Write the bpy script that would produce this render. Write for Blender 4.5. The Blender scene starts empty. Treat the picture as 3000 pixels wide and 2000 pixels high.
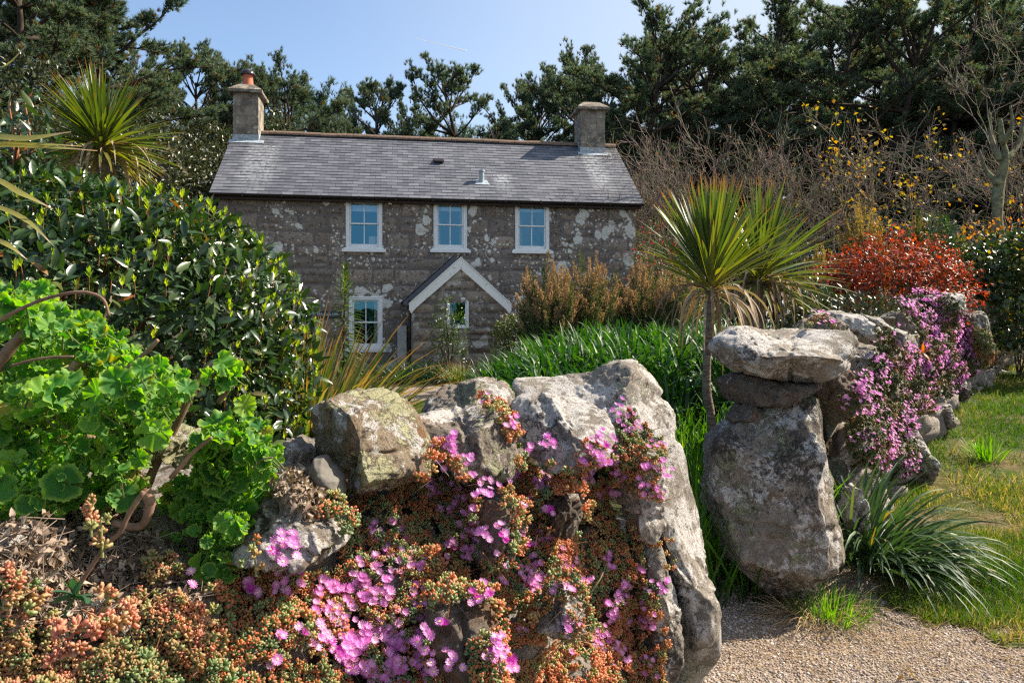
import bpy, bmesh, math
import numpy as np
from mathutils import Vector
from mathutils.bvhtree import BVHTree

# ------------------------------------------------------------------ camera, sky, sun, exposure
F, HOR, EYE = 2167.0, 960.0, 1.6            # focal length and horizon row in photo pixels, eye height in m
scene = bpy.context.scene
C = scene.collection
cam = bpy.data.objects.new('camera', bpy.data.cameras.new('camera'))
C.objects.link(cam)
cam.data.sensor_width = 36.0
cam.data.lens = 36.0 * F / 3000.0
cam.data.shift_y = -(1000 - HOR) / 3000.0
cam.location = (0, 0, EYE)
cam.rotation_euler = (math.radians(90), 0, 0)
cam.data.clip_start = 0.05
cam.data.clip_end = 20000
scene.camera = cam

SUN = Vector((1.75, 0.62, 1.72)).normalized()          # towards the sun: right, slightly behind the house
sun_el = math.asin(SUN.z)
sun_az = math.atan2(SUN.x, SUN.y)
world = bpy.data.worlds.new('World')
scene.world = world
world.use_nodes = True
wn = world.node_tree
wn.nodes.clear()
w_out = wn.nodes.new('ShaderNodeOutputWorld')
w_bg = wn.nodes.new('ShaderNodeBackground')
w_sky = wn.nodes.new('ShaderNodeTexSky')
w_sky.sky_type = 'NISHITA'
w_sky.sun_disc = False
w_sky.sun_elevation = sun_el
w_sky.sun_rotation = sun_az
w_sky.altitude = 0
w_sky.air_density = 1.0
w_sky.dust_density = 1.0
w_sky.ozone_density = 1.6
w_bg.inputs['Strength'].default_value = 0.098
# thin fair-weather cloud, fixed in the sky
w_tc = wn.nodes.new('ShaderNodeTexCoord')
w_map = wn.nodes.new('ShaderNodeMapping')
w_map.inputs['Scale'].default_value = (1, 1, 2.2)
w_noi = wn.nodes.new('ShaderNodeTexNoise')
w_noi.inputs['Scale'].default_value = 4.5
w_noi.inputs['Detail'].default_value = 7
w_noi.inputs['Roughness'].default_value = 0.55
w_rmp = wn.nodes.new('ShaderNodeMapRange')
w_rmp.interpolation_type = 'SMOOTHSTEP'
w_rmp.inputs['From Min'].default_value = 0.56
w_rmp.inputs['From Max'].default_value = 0.80
w_rmp.inputs['To Max'].default_value = 0.30
w_mix = wn.nodes.new('ShaderNodeMix')
w_mix.data_type = 'RGBA'
w_mix.inputs[7].default_value = (3.55, 3.9, 4.2, 1)
wn.links.new(w_tc.outputs['Generated'], w_map.inputs['Vector'])
wn.links.new(w_map.outputs['Vector'], w_noi.inputs['Vector'])
wn.links.new(w_noi.outputs['Fac'], w_rmp.inputs['Value'])
w_sep = wn.nodes.new('ShaderNodeSeparateXYZ')            # hazier, whiter air towards the sun side
wn.links.new(w_tc.outputs['Generated'], w_sep.inputs['Vector'])
w_haze = wn.nodes.new('ShaderNodeMapRange')
w_haze.interpolation_type = 'SMOOTHSTEP'
w_haze.inputs['From Min'].default_value = -0.35
w_haze.inputs['From Max'].default_value = 0.52
w_haze.inputs['To Max'].default_value = 0.85
wn.links.new(w_sep.outputs['X'], w_haze.inputs['Value'])
w_max = wn.nodes.new('ShaderNodeMath')
w_max.operation = 'MAXIMUM'
wn.links.new(w_rmp.outputs['Result'], w_max.inputs[0])
wn.links.new(w_haze.outputs['Result'], w_max.inputs[1])
wn.links.new(w_max.outputs[0], w_mix.inputs[0])
wn.links.new(w_sky.outputs['Color'], w_mix.inputs[6])
wn.links.new(w_mix.outputs[2], w_bg.inputs['Color'])
wn.links.new(w_bg.outputs['Background'], w_out.inputs['Surface'])

sun = bpy.data.objects.new('sun', bpy.data.lights.new('sun', 'SUN'))
C.objects.link(sun)
sun.data.energy = 5.0
sun.data.angle = math.radians(0.5)
sun.data.color = (1.0, 0.89, 0.73)
sun.rotation_euler = SUN.to_track_quat('Z', 'Y').to_euler()
sun.location = (20, 10, 30)

scene.view_settings.view_transform = 'Standard'
scene.view_settings.look = 'None'
scene.view_settings.exposure = 1.2
scene.view_settings.gamma = 1.0
scene.render.engine = 'CYCLES'
scene.cycles.use_denoising = False
scene.cycles.max_bounces = 5
scene.cycles.diffuse_bounces = 2
scene.cycles.glossy_bounces = 2
scene.cycles.transmission_bounces = 3
scene.cycles.transparent_max_bounces = 6
scene.cycles.use_adaptive_sampling = True
scene.cycles.adaptive_threshold = 0.015
scene.cycles.sample_clamp_indirect = 4.0
scene.cycles.filter_width = 1.3

# ------------------------------------------------------------------ helpers
RNG = np.random.default_rng(7)
def rngf(seed): return np.random.default_rng(seed)
def P(px, py, Y):
    """world point seen at photo pixel (px, py) at distance Y in front of the camera"""
    return np.array([(px - 1500) / F * Y, Y, EYE + (HOR - py) / F * Y])
def project(V):
    return 1500 + V[:, 0] / V[:, 1] * F, HOR - (V[:, 2] - EYE) / V[:, 1] * F
def norm(v):
    return v / np.maximum(np.linalg.norm(v, axis=-1, keepdims=True), 1e-9)
def smst(x): x = np.clip(x, 0, 1); return x * x * (3 - 2 * x)

def _hash(i, j, k, s):
    h = (i * 374761393 + j * 668265263 + k * 2147483647 + s * 974634777) & 0xFFFFFFFF
    h = ((h ^ (h >> 13)) * 1274126177) & 0xFFFFFFFF
    h = ((h ^ (h >> 16)) * 2246822519) & 0xFFFFFFFF
    return ((h ^ (h >> 15)) & 0xFFFFFF) / float(0xFFFFFF)
def vnoise(P_, s=0):
    P_ = np.asarray(P_, float)
    i = np.floor(P_).astype(np.int64); f = P_ - i; f = f * f * (3 - 2 * f)
    r = 0
    for a in (0, 1):
        for b in (0, 1):
            for c in (0, 1):
                w = (f[..., 0] if a else 1 - f[..., 0]) * (f[..., 1] if b else 1 - f[..., 1]) * (f[..., 2] if c else 1 - f[..., 2])
                r = r + w * _hash(i[..., 0] + a, i[..., 1] + b, i[..., 2] + c, s)
    return r
def fbm(P_, o=4, s=0):
    r = 0; a = 0.5; t = 0
    P_ = np.asarray(P_, float)
    for k in range(o):
        r = r + a * vnoise(P_ * 2 ** k + 17.3 * k, s + k); t += a; a *= 0.5
    return r / t
def worley(P_, s=0):
    """distance to the nearest and second nearest feature point, and the id of the nearest"""
    P_ = np.asarray(P_, float); sh = P_.shape[:-1]; Q = P_.reshape(-1, 3); i0 = np.floor(Q).astype(np.int64)
    f1 = np.full(len(Q), 9.0); f2 = np.full(len(Q), 9.0); cid = np.zeros(len(Q))
    for a in (-1, 0, 1):
        for b in (-1, 0, 1):
            for c in (-1, 0, 1):
                i = i0 + [a, b, c]; p = i + np.stack([_hash(i[:, 0], i[:, 1], i[:, 2], s + k) for k in (1, 2, 3)], -1)
                d = np.linalg.norm(p - Q, axis=1); near = d < f1
                f2 = np.where(near, f1, np.minimum(f2, d)); cid = np.where(near, _hash(i[:, 0], i[:, 1], i[:, 2], s + 7), cid); f1 = np.minimum(f1, d)
    return f1.reshape(sh), f2.reshape(sh), cid.reshape(sh)
def inpoly(px, py, poly):
    poly = np.asarray(poly, float); x = np.asarray(px); y = np.asarray(py)
    c = np.zeros(x.shape, bool); j = len(poly) - 1
    for i in range(len(poly)):
        xi, yi = poly[i]; xj, yj = poly[j]
        with np.errstate(divide='ignore', invalid='ignore'):
            c ^= ((yi > y) != (yj > y)) & (x < (xj - xi) * (y - yi) / (yj - yi + 1e-12) + xi)
        j = i
    return c

def tag(o, label=None, cat=None, group=None, kind=None):
    if label: o['label'] = label
    if cat: o['category'] = cat
    if group: o['group'] = group
    if kind: o['kind'] = kind
    return o
def empty(name, loc, label, cat, group=None, rz=0.0):
    o = bpy.data.objects.new(name, None); C.objects.link(o)
    o.location = tuple(loc); o.rotation_euler = (0, 0, rz); o.empty_display_size = 0.1
    return tag(o, label, cat, group)

class Geo:
    """collects vertices and faces (with the per-vertex values rnd and tt) into ONE mesh"""
    def __init__(s): s.V = []; s.Fs = []; s.r = []; s.t = []; s.n = 0
    def add(s, V, Fa, r=0.0, t=0.0, m=0):
        V = np.asarray(V, np.float32); k = len(V)
        for f in (Fa if isinstance(Fa, list) else [Fa]):
            f = np.asarray(f, np.int64)
            if len(f): s.Fs.append((f + s.n, m))
        s.V.append(V)
        s.r.append(np.broadcast_to(np.asarray(r, np.float32), (k,)))
        s.t.append(np.broadcast_to(np.asarray(t, np.float32), (k,)))
        s.n += k
    def build(s, name, mats, parent=None, smooth=True, origin=None):
        me = bpy.data.meshes.new(name)
        V = np.concatenate(s.V) if s.V else np.zeros((0, 3), np.float32)
        if origin is not None: V = V - np.asarray(origin, np.float32)
        me.vertices.add(len(V)); me.vertices.foreach_set('co', np.ascontiguousarray(V, np.float32).ravel())
        li = np.concatenate([f.ravel() for f, m in s.Fs])
        tot = np.concatenate([np.full(len(f), f.shape[1]) for f, m in s.Fs])
        mi = np.concatenate([np.full(len(f), m) for f, m in s.Fs])
        st = np.concatenate([[0], np.cumsum(tot)[:-1]])
        me.loops.add(len(li)); me.loops.foreach_set('vertex_index', li.astype(np.int32))
        me.polygons.add(len(tot)); me.polygons.foreach_set('loop_start', st.astype(np.int32))
        me.polygons.foreach_set('material_index', mi.astype(np.int32))
        me.polygons.foreach_set('use_smooth', np.full(len(tot), smooth))
        a = me.attributes.new('rnd', 'FLOAT', 'POINT'); a.data.foreach_set('value', np.concatenate(s.r).astype(np.float32))
        a = me.attributes.new('tt', 'FLOAT', 'POINT'); a.data.foreach_set('value', np.concatenate(s.t).astype(np.float32))
        me.update(calc_edges=True)
        for m in (mats if isinstance(mats, (list, tuple)) else [mats]): me.materials.append(m)
        o = bpy.data.objects.new(name, me); C.objects.link(o)
        if origin is not None: o.location = tuple(float(x) for x in origin)
        if parent: o.parent = parent
        return o

def frames(axis, nrm):
    y = norm(np.asarray(axis, float)); z = np.asarray(nrm, float)
    x = norm(np.cross(y, z)); z = np.cross(x, y)
    return np.stack([x, y, z], axis=2)
def inst(g, tpl, R, T, S, r=None, m=0):
    V, Fa, t = tpl; k = len(T)
    if k == 0: return
    S = np.asarray(S, float)
    S = np.broadcast_to(S[:, None] if S.ndim == 1 else S, (k, 3))
    W = np.einsum('kij,knj->kni', R, V[None] * S[:, None, :]) + T[:, None, :]
    off = (np.arange(k) * len(V))
    fs = [(f[None] + off[:, None, None]).reshape(-1, f.shape[1]) for f in Fa if len(f)]
    if r is None: r = RNG.random(k)
    g.add(W.reshape(-1, 3), fs, np.repeat(r, len(V)), np.tile(t, k), m)
def rvec(rng, n): return norm(rng.normal(size=(n, 3)))

def ribbons(g, B, D, L, W, droop, n=5, r=None, m=0, prof=None, twist=None, fold=0.0, rng=RNG):
    """N arching strap leaves: base, direction, length, width, droop"""
    N = len(B); B = np.asarray(B, float).copy(); D = norm(np.asarray(D, float))
    L = np.broadcast_to(L, (N,)).astype(float); W = np.broadcast_to(W, (N,)).astype(float)
    droop = np.broadcast_to(droop, (N,)).astype(float)
    up = np.tile([0., 0, 1], (N, 1))
    side = np.cross(D, up); side = norm(side + 1e-4 * rvec(rng, N))
    if twist is not None:
        ang = rng.normal(0, twist, N)[:, None]; side = norm(side * np.cos(ang) + np.cross(D, side) * np.sin(ang))
    if prof is None: prof = lambda t: np.minimum(1, 0.55 + 1.6 * t) * np.clip((1 - t) * 2.6, 0.0, 1) ** 0.8
    d = D.copy(); p = B.copy(); rings = []
    cols = 3 if fold else 2
    for i in range(n + 1):
        t = i / n; w = (W * max(prof(t), 0.03) / 2)[:, None]
        s2 = norm(side - d * np.sum(side * d, 1, keepdims=True))
        nn = np.cross(s2, d)
        if fold: rings.append(np.stack([p - s2 * w + nn * w * fold, p, p + s2 * w + nn * w * fold], 1))
        else: rings.append(np.stack([p - s2 * w, p + s2 * w], 1))
        if i < n:
            p = p + d * (L / n)[:, None]
            d = norm(d - up * (droop / n * (0.35 + 1.3 * t))[:, None])
    V = np.stack(rings, 1).reshape(N, -1, 3); nv = (n + 1) * cols
    q = []
    for i in range(n):
        for c in range(cols - 1):
            a = i * cols + c; q.append([a, a + 1, a + 1 + cols, a + cols])
    q = np.array(q)
    Fq = (q[None] + (np.arange(N) * nv)[:, None, None]).reshape(-1, 4)
    if r is None: r = rng.random(N)
    tt = np.tile(np.repeat(np.linspace(0, 1, n + 1), cols), N)
    g.add(V.reshape(-1, 3), Fq, np.repeat(r, nv), tt, m)

def segs(g, P0, P1, r0, r1, sides=3, r=None, m=0, t=0.0):
    """many straight tapered twigs at once"""
    P0 = np.asarray(P0, float); P1 = np.asarray(P1, float); N = len(P0)
    if N == 0: return
    d = norm(P1 - P0); a = np.where(np.abs(d[:, 2:3]) < 0.9, [[0., 0, 1]], [[1., 0, 0]])
    x = norm(np.cross(d, a)); y = np.cross(d, x)
    an = np.arange(sides) * 2 * np.pi / sides
    ring = x[:, None] * np.cos(an)[None, :, None] + y[:, None] * np.sin(an)[None, :, None]
    r0 = np.broadcast_to(r0, (N,)); r1 = np.broadcast_to(r1, (N,))
    V = np.concatenate([P0[:, None] + ring * r0[:, None, None], P1[:, None] + ring * r1[:, None, None]], 1)
    q = np.array([[i, (i + 1) % sides, sides + (i + 1) % sides, sides + i] for i in range(sides)])
    Fq = (q[None] + (np.arange(N) * 2 * sides)[:, None, None]).reshape(-1, 4)
    if r is None: r = RNG.random(N)
    g.add(V.reshape(-1, 3), Fq, np.repeat(r, 2 * sides), np.tile(np.repeat([0., 1.], sides), N) if t is None else t, m)
def spline(pts, n):
    pts = np.asarray(pts, float); k = len(pts)
    Q = np.concatenate([[2 * pts[0] - pts[1]], pts, [2 * pts[-1] - pts[-2]]])
    out = []
    for u in np.linspace(0, k - 1, n):
        i = min(int(u), k - 2); t = u - i; a, b, c, d = Q[i:i + 4]
        out.append(0.5 * (2 * b + (c - a) * t + (2 * a - 5 * b + 4 * c - d) * t * t + (3 * b - a - 3 * c + d) * t ** 3))
    return np.array(out)
def tube(g, pts, rad, sides=8, m=0, bump=0.0, r=0.5, s=0, caps=True):
    pts = np.asarray(pts, float); n = len(pts); rad = np.broadcast_to(rad, (n,)).astype(float)
    d = norm(np.gradient(pts, axis=0)); x = np.cross(d[0], [0.3, 0.9, 0.2]); x /= np.linalg.norm(x)
    V = []
    an = np.arange(sides) * 2 * np.pi / sides
    for i in range(n):
        x = x - d[i] * np.dot(x, d[i]); x /= np.linalg.norm(x); y = np.cross(d[i], x)
        V.append(pts[i] + rad[i] * (np.cos(an)[:, None] * x + np.sin(an)[:, None] * y))
    V = np.array(V)
    if bump:
        k = 1 + bump * (fbm(V * (0.35 / rad.max()), 3, s) - 0.5) * 2
        V = pts[:, None] + (V - pts[:, None]) * k[..., None]
    V = V.reshape(-1, 3)
    q = [[i * sides + j, i * sides + (j + 1) % sides, (i + 1) * sides + (j + 1) % sides, (i + 1) * sides + j] for i in range(n - 1) for j in range(sides)]
    fs = [np.array(q)]
    if caps:
        fs += [np.array([list(range(sides))[::-1]]), np.array([[(n - 1) * sides + j for j in range(sides)]])]
    g.add(V, fs, r, np.repeat(np.linspace(0, 1, n), sides), m)
def box(g, a, b, m=0, r=0.5, bev=0.0):
    x0, y0, z0 = a; x1, y1, z1 = b
    if x0 > x1: x0, x1 = x1, x0
    if y0 > y1: y0, y1 = y1, y0
    if z0 > z1: z0, z1 = z1, z0
    V = np.array([[x, y, z] for z in (z0, z1) for y in (y0, y1) for x in (x0, x1)], float)
    Fq = np.array([[0, 2, 3, 1], [4, 5, 7, 6], [0, 1, 5, 4], [2, 6, 7, 3], [0, 4, 6, 2], [1, 3, 7, 5]])
    g.add(V, Fq, r, 0.5, m)
def prism(g, poly, axis, a, b, m=0, r=0.5):
    """polygon (list of 2-D points) extruded along a world axis from a to b"""
    n = len(poly); V = []
    for w in (a, b):
        for p in poly:
            v = [0, 0, 0]; o = [i for i in range(3) if i != axis]; v[o[0]] = p[0]; v[o[1]] = p[1]; v[axis] = w; V.append(v)
    fs = [np.array([list(range(n))]), np.array([list(range(n, 2 * n))[::-1]]), np.array([[i, n + i, n + (i + 1) % n, (i + 1) % n] for i in range(n)])]
    g.add(np.array(V, float), fs, r, 0.5, m)

# ------------------------------------------------------------------ material helpers
class Mat:
    def __init__(s, name):
        s.m = bpy.data.materials.new(name); s.m.use_nodes = True; s.nt = s.m.node_tree; s.nt.nodes.clear()
        s.out = s.nt.nodes.new('ShaderNodeOutputMaterial')
    def set(s, node, key, v):
        sk = node.inputs[key]
        if isinstance(v, bpy.types.NodeSocket): s.nt.links.new(v, sk)
        else:
            if isinstance(v, (tuple, list)) and len(v) == 3 and sk.type == 'RGBA': v = (*v, 1)
            sk.default_value = v
    def nd(s, t, props=None, **ins):
        n = s.nt.nodes.new('ShaderNode' + t)
        for k, v in (props or {}).items(): setattr(n, k, v)
        for k, v in ins.items(): s.set(n, int(k[1:]) if k[0] == 'i' and k[1:].isdigit() else k.replace('_', ' '), v)
        return n
    def attr(s, name): return s.nd('Attribute', {'attribute_name': name}).outputs['Fac']
    def pos(s): return s.nd('NewGeometry').outputs['Position']
    def obj(s): return s.nd('TexCoord').outputs['Object']
    def noise(s, vec, scale, detail=4, rough=0.55, dist=0.0):
        return s.nd('TexNoise', None, Vector=vec, Scale=scale, Detail=detail, Roughness=rough, Distortion=dist).outputs['Fac']
    def voro(s, vec, scale, feature='F1', out='Distance', rnd=1.0):
        return s.nd('TexVoronoi', {'feature': feature}, Vector=vec, Scale=scale, Randomness=rnd).outputs[out]
    def ramp(s, fac, stops, interp='LINEAR'):
        n = s.nd('ValToRGB', None, Fac=fac); cr = n.color_ramp; cr.interpolation = interp
        while len(cr.elements) < len(stops): cr.elements.new(0.5)
        for e, (p, c) in zip(cr.elements, stops):
            e.position = p; e.color = (c, c, c, 1) if isinstance(c, (int, float)) else (*c, 1)
        return n.outputs['Color']
    def mix(s, fac, a, b, blend='MIX'):
        n = s.nd('Mix', {'data_type': 'RGBA', 'blend_type': blend})
        s.set(n, 0, fac); s.set(n, 6, a); s.set(n, 7, b); return n.outputs[2]
    def math(s, op, a, b=0.0, clamp=False):
        n = s.nd('Math', {'operation': op, 'use_clamp': clamp}); s.set(n, 0, a); s.set(n, 1, b); return n.outputs[0]
    def step(s, v, a, b):
        return s.nd('MapRange', {'interpolation_type': 'SMOOTHSTEP'}, Value=v, From_Min=a, From_Max=b).outputs['Result']
    def scalev(s, vec, sc):
        return s.nd('Mapping', None, Vector=vec, Scale=sc).outputs['Vector']
    def bump(s, h, strength=0.5, dist=0.01):
        return s.nd('Bump', None, Height=h, Strength=strength, Distance=dist).outputs['Normal']
    def bsdf(s, col, rough=0.8, spec=0.3, normal=None, **kw):
        n = s.nd('BsdfPrincipled', None, Base_Color=col, Roughness=rough, **kw)
        s.set(n, 'Specular IOR Level', spec)
        if normal is not None: s.set(n, 'Normal', normal)
        return n.outputs[0]
    def done(s, sh): s.nt.links.new(sh, s.out.inputs['Surface']); return s.m

def leafmat(name, stops, rough=0.5, spec=0.4, trans=0.3, tcol=None, tip=None, base=None, mid=None, var=0.0, tsat=1.0):
    """foliage: colour from the per-leaf random value, optional tip / base colour along the leaf, light passing through"""
    k = Mat(name); r = k.attr('rnd'); t = k.attr('tt')
    col = k.ramp(r, stops)
    if base: col = k.mix(k.step(t, base[2], base[1]), base[0], col)
    if tip:
        f = k.step(t, tip[1], tip[2])
        if len(tip) > 3: f = k.math('MULTIPLY', f, k.step(k.math('FRACT', k.math('MULTIPLY', r, 7.31)), tip[3], tip[3] + 0.25))
        col = k.mix(f, col, tip[0])
    if var:
        n = k.noise(k.pos(), 60, 2); col = k.mix(k.math('MULTIPLY', n, var), col, (0.3, 0.3, 0.1))
    sh = k.bsdf(col, rough, spec)
    if trans:
        tc = k.mix(1.0, col, tcol or (1.0, 1.0, 0.55), 'MULTIPLY')
        tc = k.nd('HueSaturation', None, Saturation=1.15, Value=1.9, Color=tc).outputs[0]
        tr = k.nd('BsdfTranslucent', None, Color=tc).outputs[0]
        sh = k.nd('MixShader', None, Fac=trans, i1=sh, i2=tr).outputs[0]
    return k.done(sh)
def plain(name, col, rough=0.6, spec=0.3, nscale=0, namp=0.15, metallic=0.0, bumpd=0.0):
    k = Mat(name); c = col
    if nscale:
        n = k.noise(k.obj(), nscale, 5, 0.6)
        c = k.mix(k.step(n, 0.3, 0.7), tuple(x * (1 - namp) for x in col), tuple(min(1, x * (1 + namp)) for x in col))
    nm = k.bump(k.noise(k.obj(), nscale * 4 or 40, 4), 0.5, bumpd) if bumpd else None
    return k.done(k.bsdf(c, rough, spec, nm, Metallic=metallic))

def rockmat(name, lo, hi, crust=0.5, green=0.3, dark=0.4, brown=0.1, yellow=(0.42, 0.42, 0.20)):
    """weathered granite: crystals, pale crust lichen, yellow-green leafy lichen, black specks, rust"""
    k = Mat(name); o = k.obj()
    o = k.nd('VectorMath', {'operation': 'ADD'}, i0=o, i1=k.nd('ObjectInfo').outputs['Location']).outputs[0]
    big = k.noise(o, 4.0, 9, 0.68); mid = k.noise(o, 15, 8, 0.74, 0.6); fine = k.noise(o, 120, 6, 0.78)
    col = k.mix(k.step(mid, 0.3, 0.7), lo, hi)
    col = k.mix(k.math('MULTIPLY', k.step(k.noise(o, 6.5, 4, 0.6), 0.52, 0.66), brown), col, (0.20, 0.105, 0.05))
    c1 = k.step(k.math('ADD', k.math('MULTIPLY', big, 0.55), k.math('MULTIPLY', mid, 0.45)), 0.60 - 0.2 * crust, 0.635 - 0.2 * crust)
    wob = k.nd('VectorMath', {'operation': 'ADD'}, i0=o, i1=k.nd('VectorMath', {'operation': 'SCALE'}, i0=k.nd('TexNoise', None, Vector=o, Scale=14.0, Detail=4.0).outputs['Color'], Scale=0.07).outputs[0]).outputs[0]
    col = k.mix(c1, col, k.mix(k.step(fine, .3, .7), (0.45, 0.42, 0.39), (0.69, 0.66, 0.63)))
    gv = k.noise(wob, 4.3, 6, 0.68); gf = k.noise(wob, 45, 4, 0.75)
    g1 = k.step(k.math('ADD', k.math('MULTIPLY', gv, 0.7), k.math('MULTIPLY', gf, 0.3)), 0.64 - 0.2 * green, 0.67 - 0.2 * green)
    col = k.mix(k.math('MULTIPLY', g1, 0.85), col, k.mix(gf, tuple(x * 0.6 for x in yellow), tuple(x * 1.25 for x in yellow)))
    dv = k.noise(wob, 30, 7, 0.8); db = k.noise(o, 2.6, 3, 0.5)
    d1 = k.step(k.math('ADD', k.math('MULTIPLY', dv, 0.6), k.math('MULTIPLY', db, 0.4)), 0.60 - 0.16 * dark, 0.635 - 0.16 * dark)
    col = k.mix(k.math('MULTIPLY', d1, 0.88), col, (0.055, 0.047, 0.042))
    col = k.mix(k.math('MULTIPLY', k.step(k.noise(o, 150, 3, 0.6), 0.52, 0.62), 0.5), col, (0.07, 0.065, 0.06))
    h = k.math('ADD', k.math('MULTIPLY', mid, 0.9), k.math('ADD', k.math('MULTIPLY', fine, 0.6), k.math('MULTIPLY', g1, gf)))
    return k.done(k.bsdf(col, 0.92, 0.15, k.bump(h, 1.0, 0.022)))

# ------------------------------------------------------------------ materials
M = {}
M['rock_pale'] = rockmat('pale_granite', (0.23, 0.20, 0.17), (0.41, 0.365, 0.31), 0.62, 0.22, 0.35, 0.05, (0.40, 0.42, 0.30))
M['rock_lichen'] = rockmat('lichen_granite', (0.20, 0.15, 0.10), (0.36, 0.29, 0.21), 0.40, 0.72, 0.22, 0.95, (0.47, 0.46, 0.27))
M['rock_mixed'] = rockmat('mixed_granite', (0.19, 0.16, 0.13), (0.36, 0.31, 0.26), 0.46, 0.50, 0.42, 0.45, (0.38, 0.40, 0.24))
M['rock_dark'] = rockmat('dark_granite', (0.11, 0.09, 0.072), (0.25, 0.205, 0.165), 0.12, 0.12, 0.35, 0.6, (0.32, 0.34, 0.2))
M['rock_smooth'] = plain('grey_field_stone', (0.15, 0.138, 0.12), 0.85, 0.2, 14, 0.2, 0, 0.004)  # grey darkened to carry the shade of the boulder beside it
# ------------------------------------------------------------------ ground
RW = np.array([(2.42, 5.02), (2.75, 5.45), (3.65, 6.7), (4.8, 8.2), (6.1, 9.9), (7.3, 11.2), (11, 15.5)])   # foot of the right-hand wall
def xwall(y): return np.interp(y, RW[:, 1], RW[:, 0])
def gz(x, y):
    x = np.asarray(x, float); y = np.asarray(y, float)
    cap = 0.52 + 1.0 * smst((x - 2.0) / 4.0)
    z = cap * np.tanh(np.maximum(0, y - 4.2) * 0.12 / cap)
    z = z + 0.62 * smst((x + 0.7) / 1.8) * smst((y - 5.6) / 2.6) * (1 - smst((y - 14.5) / 2)) * (1 - smst((x - xwall(y) + 1.9) / 1.2))
    z = z + 0.25 * smst((1.2 - x) / 1.0) * smst((y - 3.4) / 1.5) * (1 - smst((y - 6) / 3))
    near = np.exp(-((x) ** 2 + (y - 8) ** 2) / 500.0)
    z = z + near * 0.03 * (fbm(np.stack([x * 0.9, y * 0.9, x * 0], -1), 3, 5) - 0.5)
    return z
def axis(lo, hi, step, far):
    a = list(np.arange(lo, hi + 1e-6, step)); b = [hi]; s = step
    while b[-1] < far: s *= 1.35; b.append(b[-1] + s)
    c = [lo]; s = step
    while c[-1] > -far: s *= 1.35; c.append(c[-1] - s)
    return np.array(c[:0:-1] + a + b[1:])
GX = axis(-9, 13, 0.08, 6000); GY = axis(0, 24, 0.08, 6000)
k = Mat('ground_soil'); o = k.pos()
n1 = k.noise(o, 1.3, 5); n2 = k.noise(o, 30, 4, 0.7)
gcol = k.mix(k.step(n1, 0.35, 0.65), (0.075, 0.055, 0.035), (0.05, 0.055, 0.02))
gcol = k.mix(k.step(n2, 0.4, 0.7), gcol, (0.035, 0.027, 0.018))
M['soil'] = k.done(k.bsdf(gcol, 0.95, 0.1, k.bump(n2, 0.8, 0.02)))
def sheet(name, mask, mat, lift, gx=None, gy=None):
    x = GX if gx is None else gx; y = GY if gy is None else gy
    X, Y = np.meshgrid(x, y); Z = gz(X, Y) + lift
    V = np.stack([X, Y, Z], -1).reshape(-1, 3); nx = len(x)
    i = np.arange(len(y) - 1)[:, None] * nx + np.arange(nx - 1)[None]
    Fq = np.stack([i, i + 1, i + nx + 1, i + nx], -1).reshape(-1, 4)
    if mask is not None:
        cx = V[Fq].mean(1); Fq = Fq[mask(cx[:, 0], cx[:, 1])]
        u, inv = np.unique(Fq, return_inverse=True); V = V[u]; Fq = inv.reshape(-1, 4)
    g = Geo(); g.add(V, Fq); return tag(g.build(name, mat), kind='structure')
sheet('ground', None, M['soil'], 0.0)
SX = GX[(GX >= -9.05) & (GX <= 13.05)]; SY = GY[(GY >= -0.05) & (GY <= 24.05)]
def wob(x, y, a=0.3, f=1.6, s=3): return a * ((fbm(np.stack([x * f, y * f, 0 * x], -1), 3, s) - 0.5) * 2.4 + (fbm(np.stack([x * f * 4, y * f * 4, 0 * x], -1), 2, s + 1) - 0.5) * 1.4)
def path_mask(x, y):
    gate = (y < 3.62 + 0.08 * x + wob(x, y, .35)) & (x > -2.5) & (x < 6.0) | ((x > 0.65) & (x < 2.2 + wob(x, y, .15)) & (y < 5.4) & (y > 2.5))
    front = (y > 11.3 + wob(x, y)) & (y < 13.6 + wob(x, y)) & (x > -6) & (x < 0.2)
    return gate | front
k = Mat('gravel_bed'); o = k.pos()
n2 = k.noise(o, 55, 3, 0.7); v = k.voro(o, 70, 'F1', 'Color'); n3 = k.noise(o, 2.0, 4)
gcol = k.mix(k.step(n2, 0.3, 0.75), (0.19, 0.145, 0.115), (0.38, 0.31, 0.25))
gcol = k.mix(k.math('MULTIPLY', k.step(n3, 0.5, 0.7), 0.5), gcol, (0.21, 0.14, 0.08))
M['gravel_bed'] = k.done(k.bsdf(gcol, 0.95, 0.1, k.bump(k.voro(o, 75), 1.0, 0.015)))
sheet('gravel_path', path_mask, M['gravel_bed'], 0.006, SX, SY)
def lawn_mask(x, y):
    right = (y > 3.52 + 0.08 * x + wob(x, y, .35)) & (x > np.maximum(xwall(y), 1.9) - 0.35) & (x > 1.75 + (4.6 - np.minimum(y, 4.6)) * 0.35 + wob(x, y, .3, 2.2, 8))
    inner = (y > 7.5) & (y < 11.4 + wob(x, y)) & (x > -5.5) & (x < -0.4)
    return (right | inner) & ~path_mask(x, y)
k = Mat('lawn_turf'); o = k.pos()
n1 = k.noise(o, 1.1, 5, 0.6); n2 = k.noise(o, 26, 4, 0.75)
gcol = k.mix(k.step(n1, 0.4, 0.62), (0.050, 0.085, 0.016), (0.17, 0.125, 0.06))
gcol = k.mix(k.step(n2, 0.45, 0.7), gcol, (0.05, 0.045, 0.015))
M['turf'] = k.done(k.bsdf(gcol, 0.95, 0.1, k.bump(n2, 0.9, 0.03)))
sheet('lawn', lawn_mask, M['turf'], 0.011, SX, SY)

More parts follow.
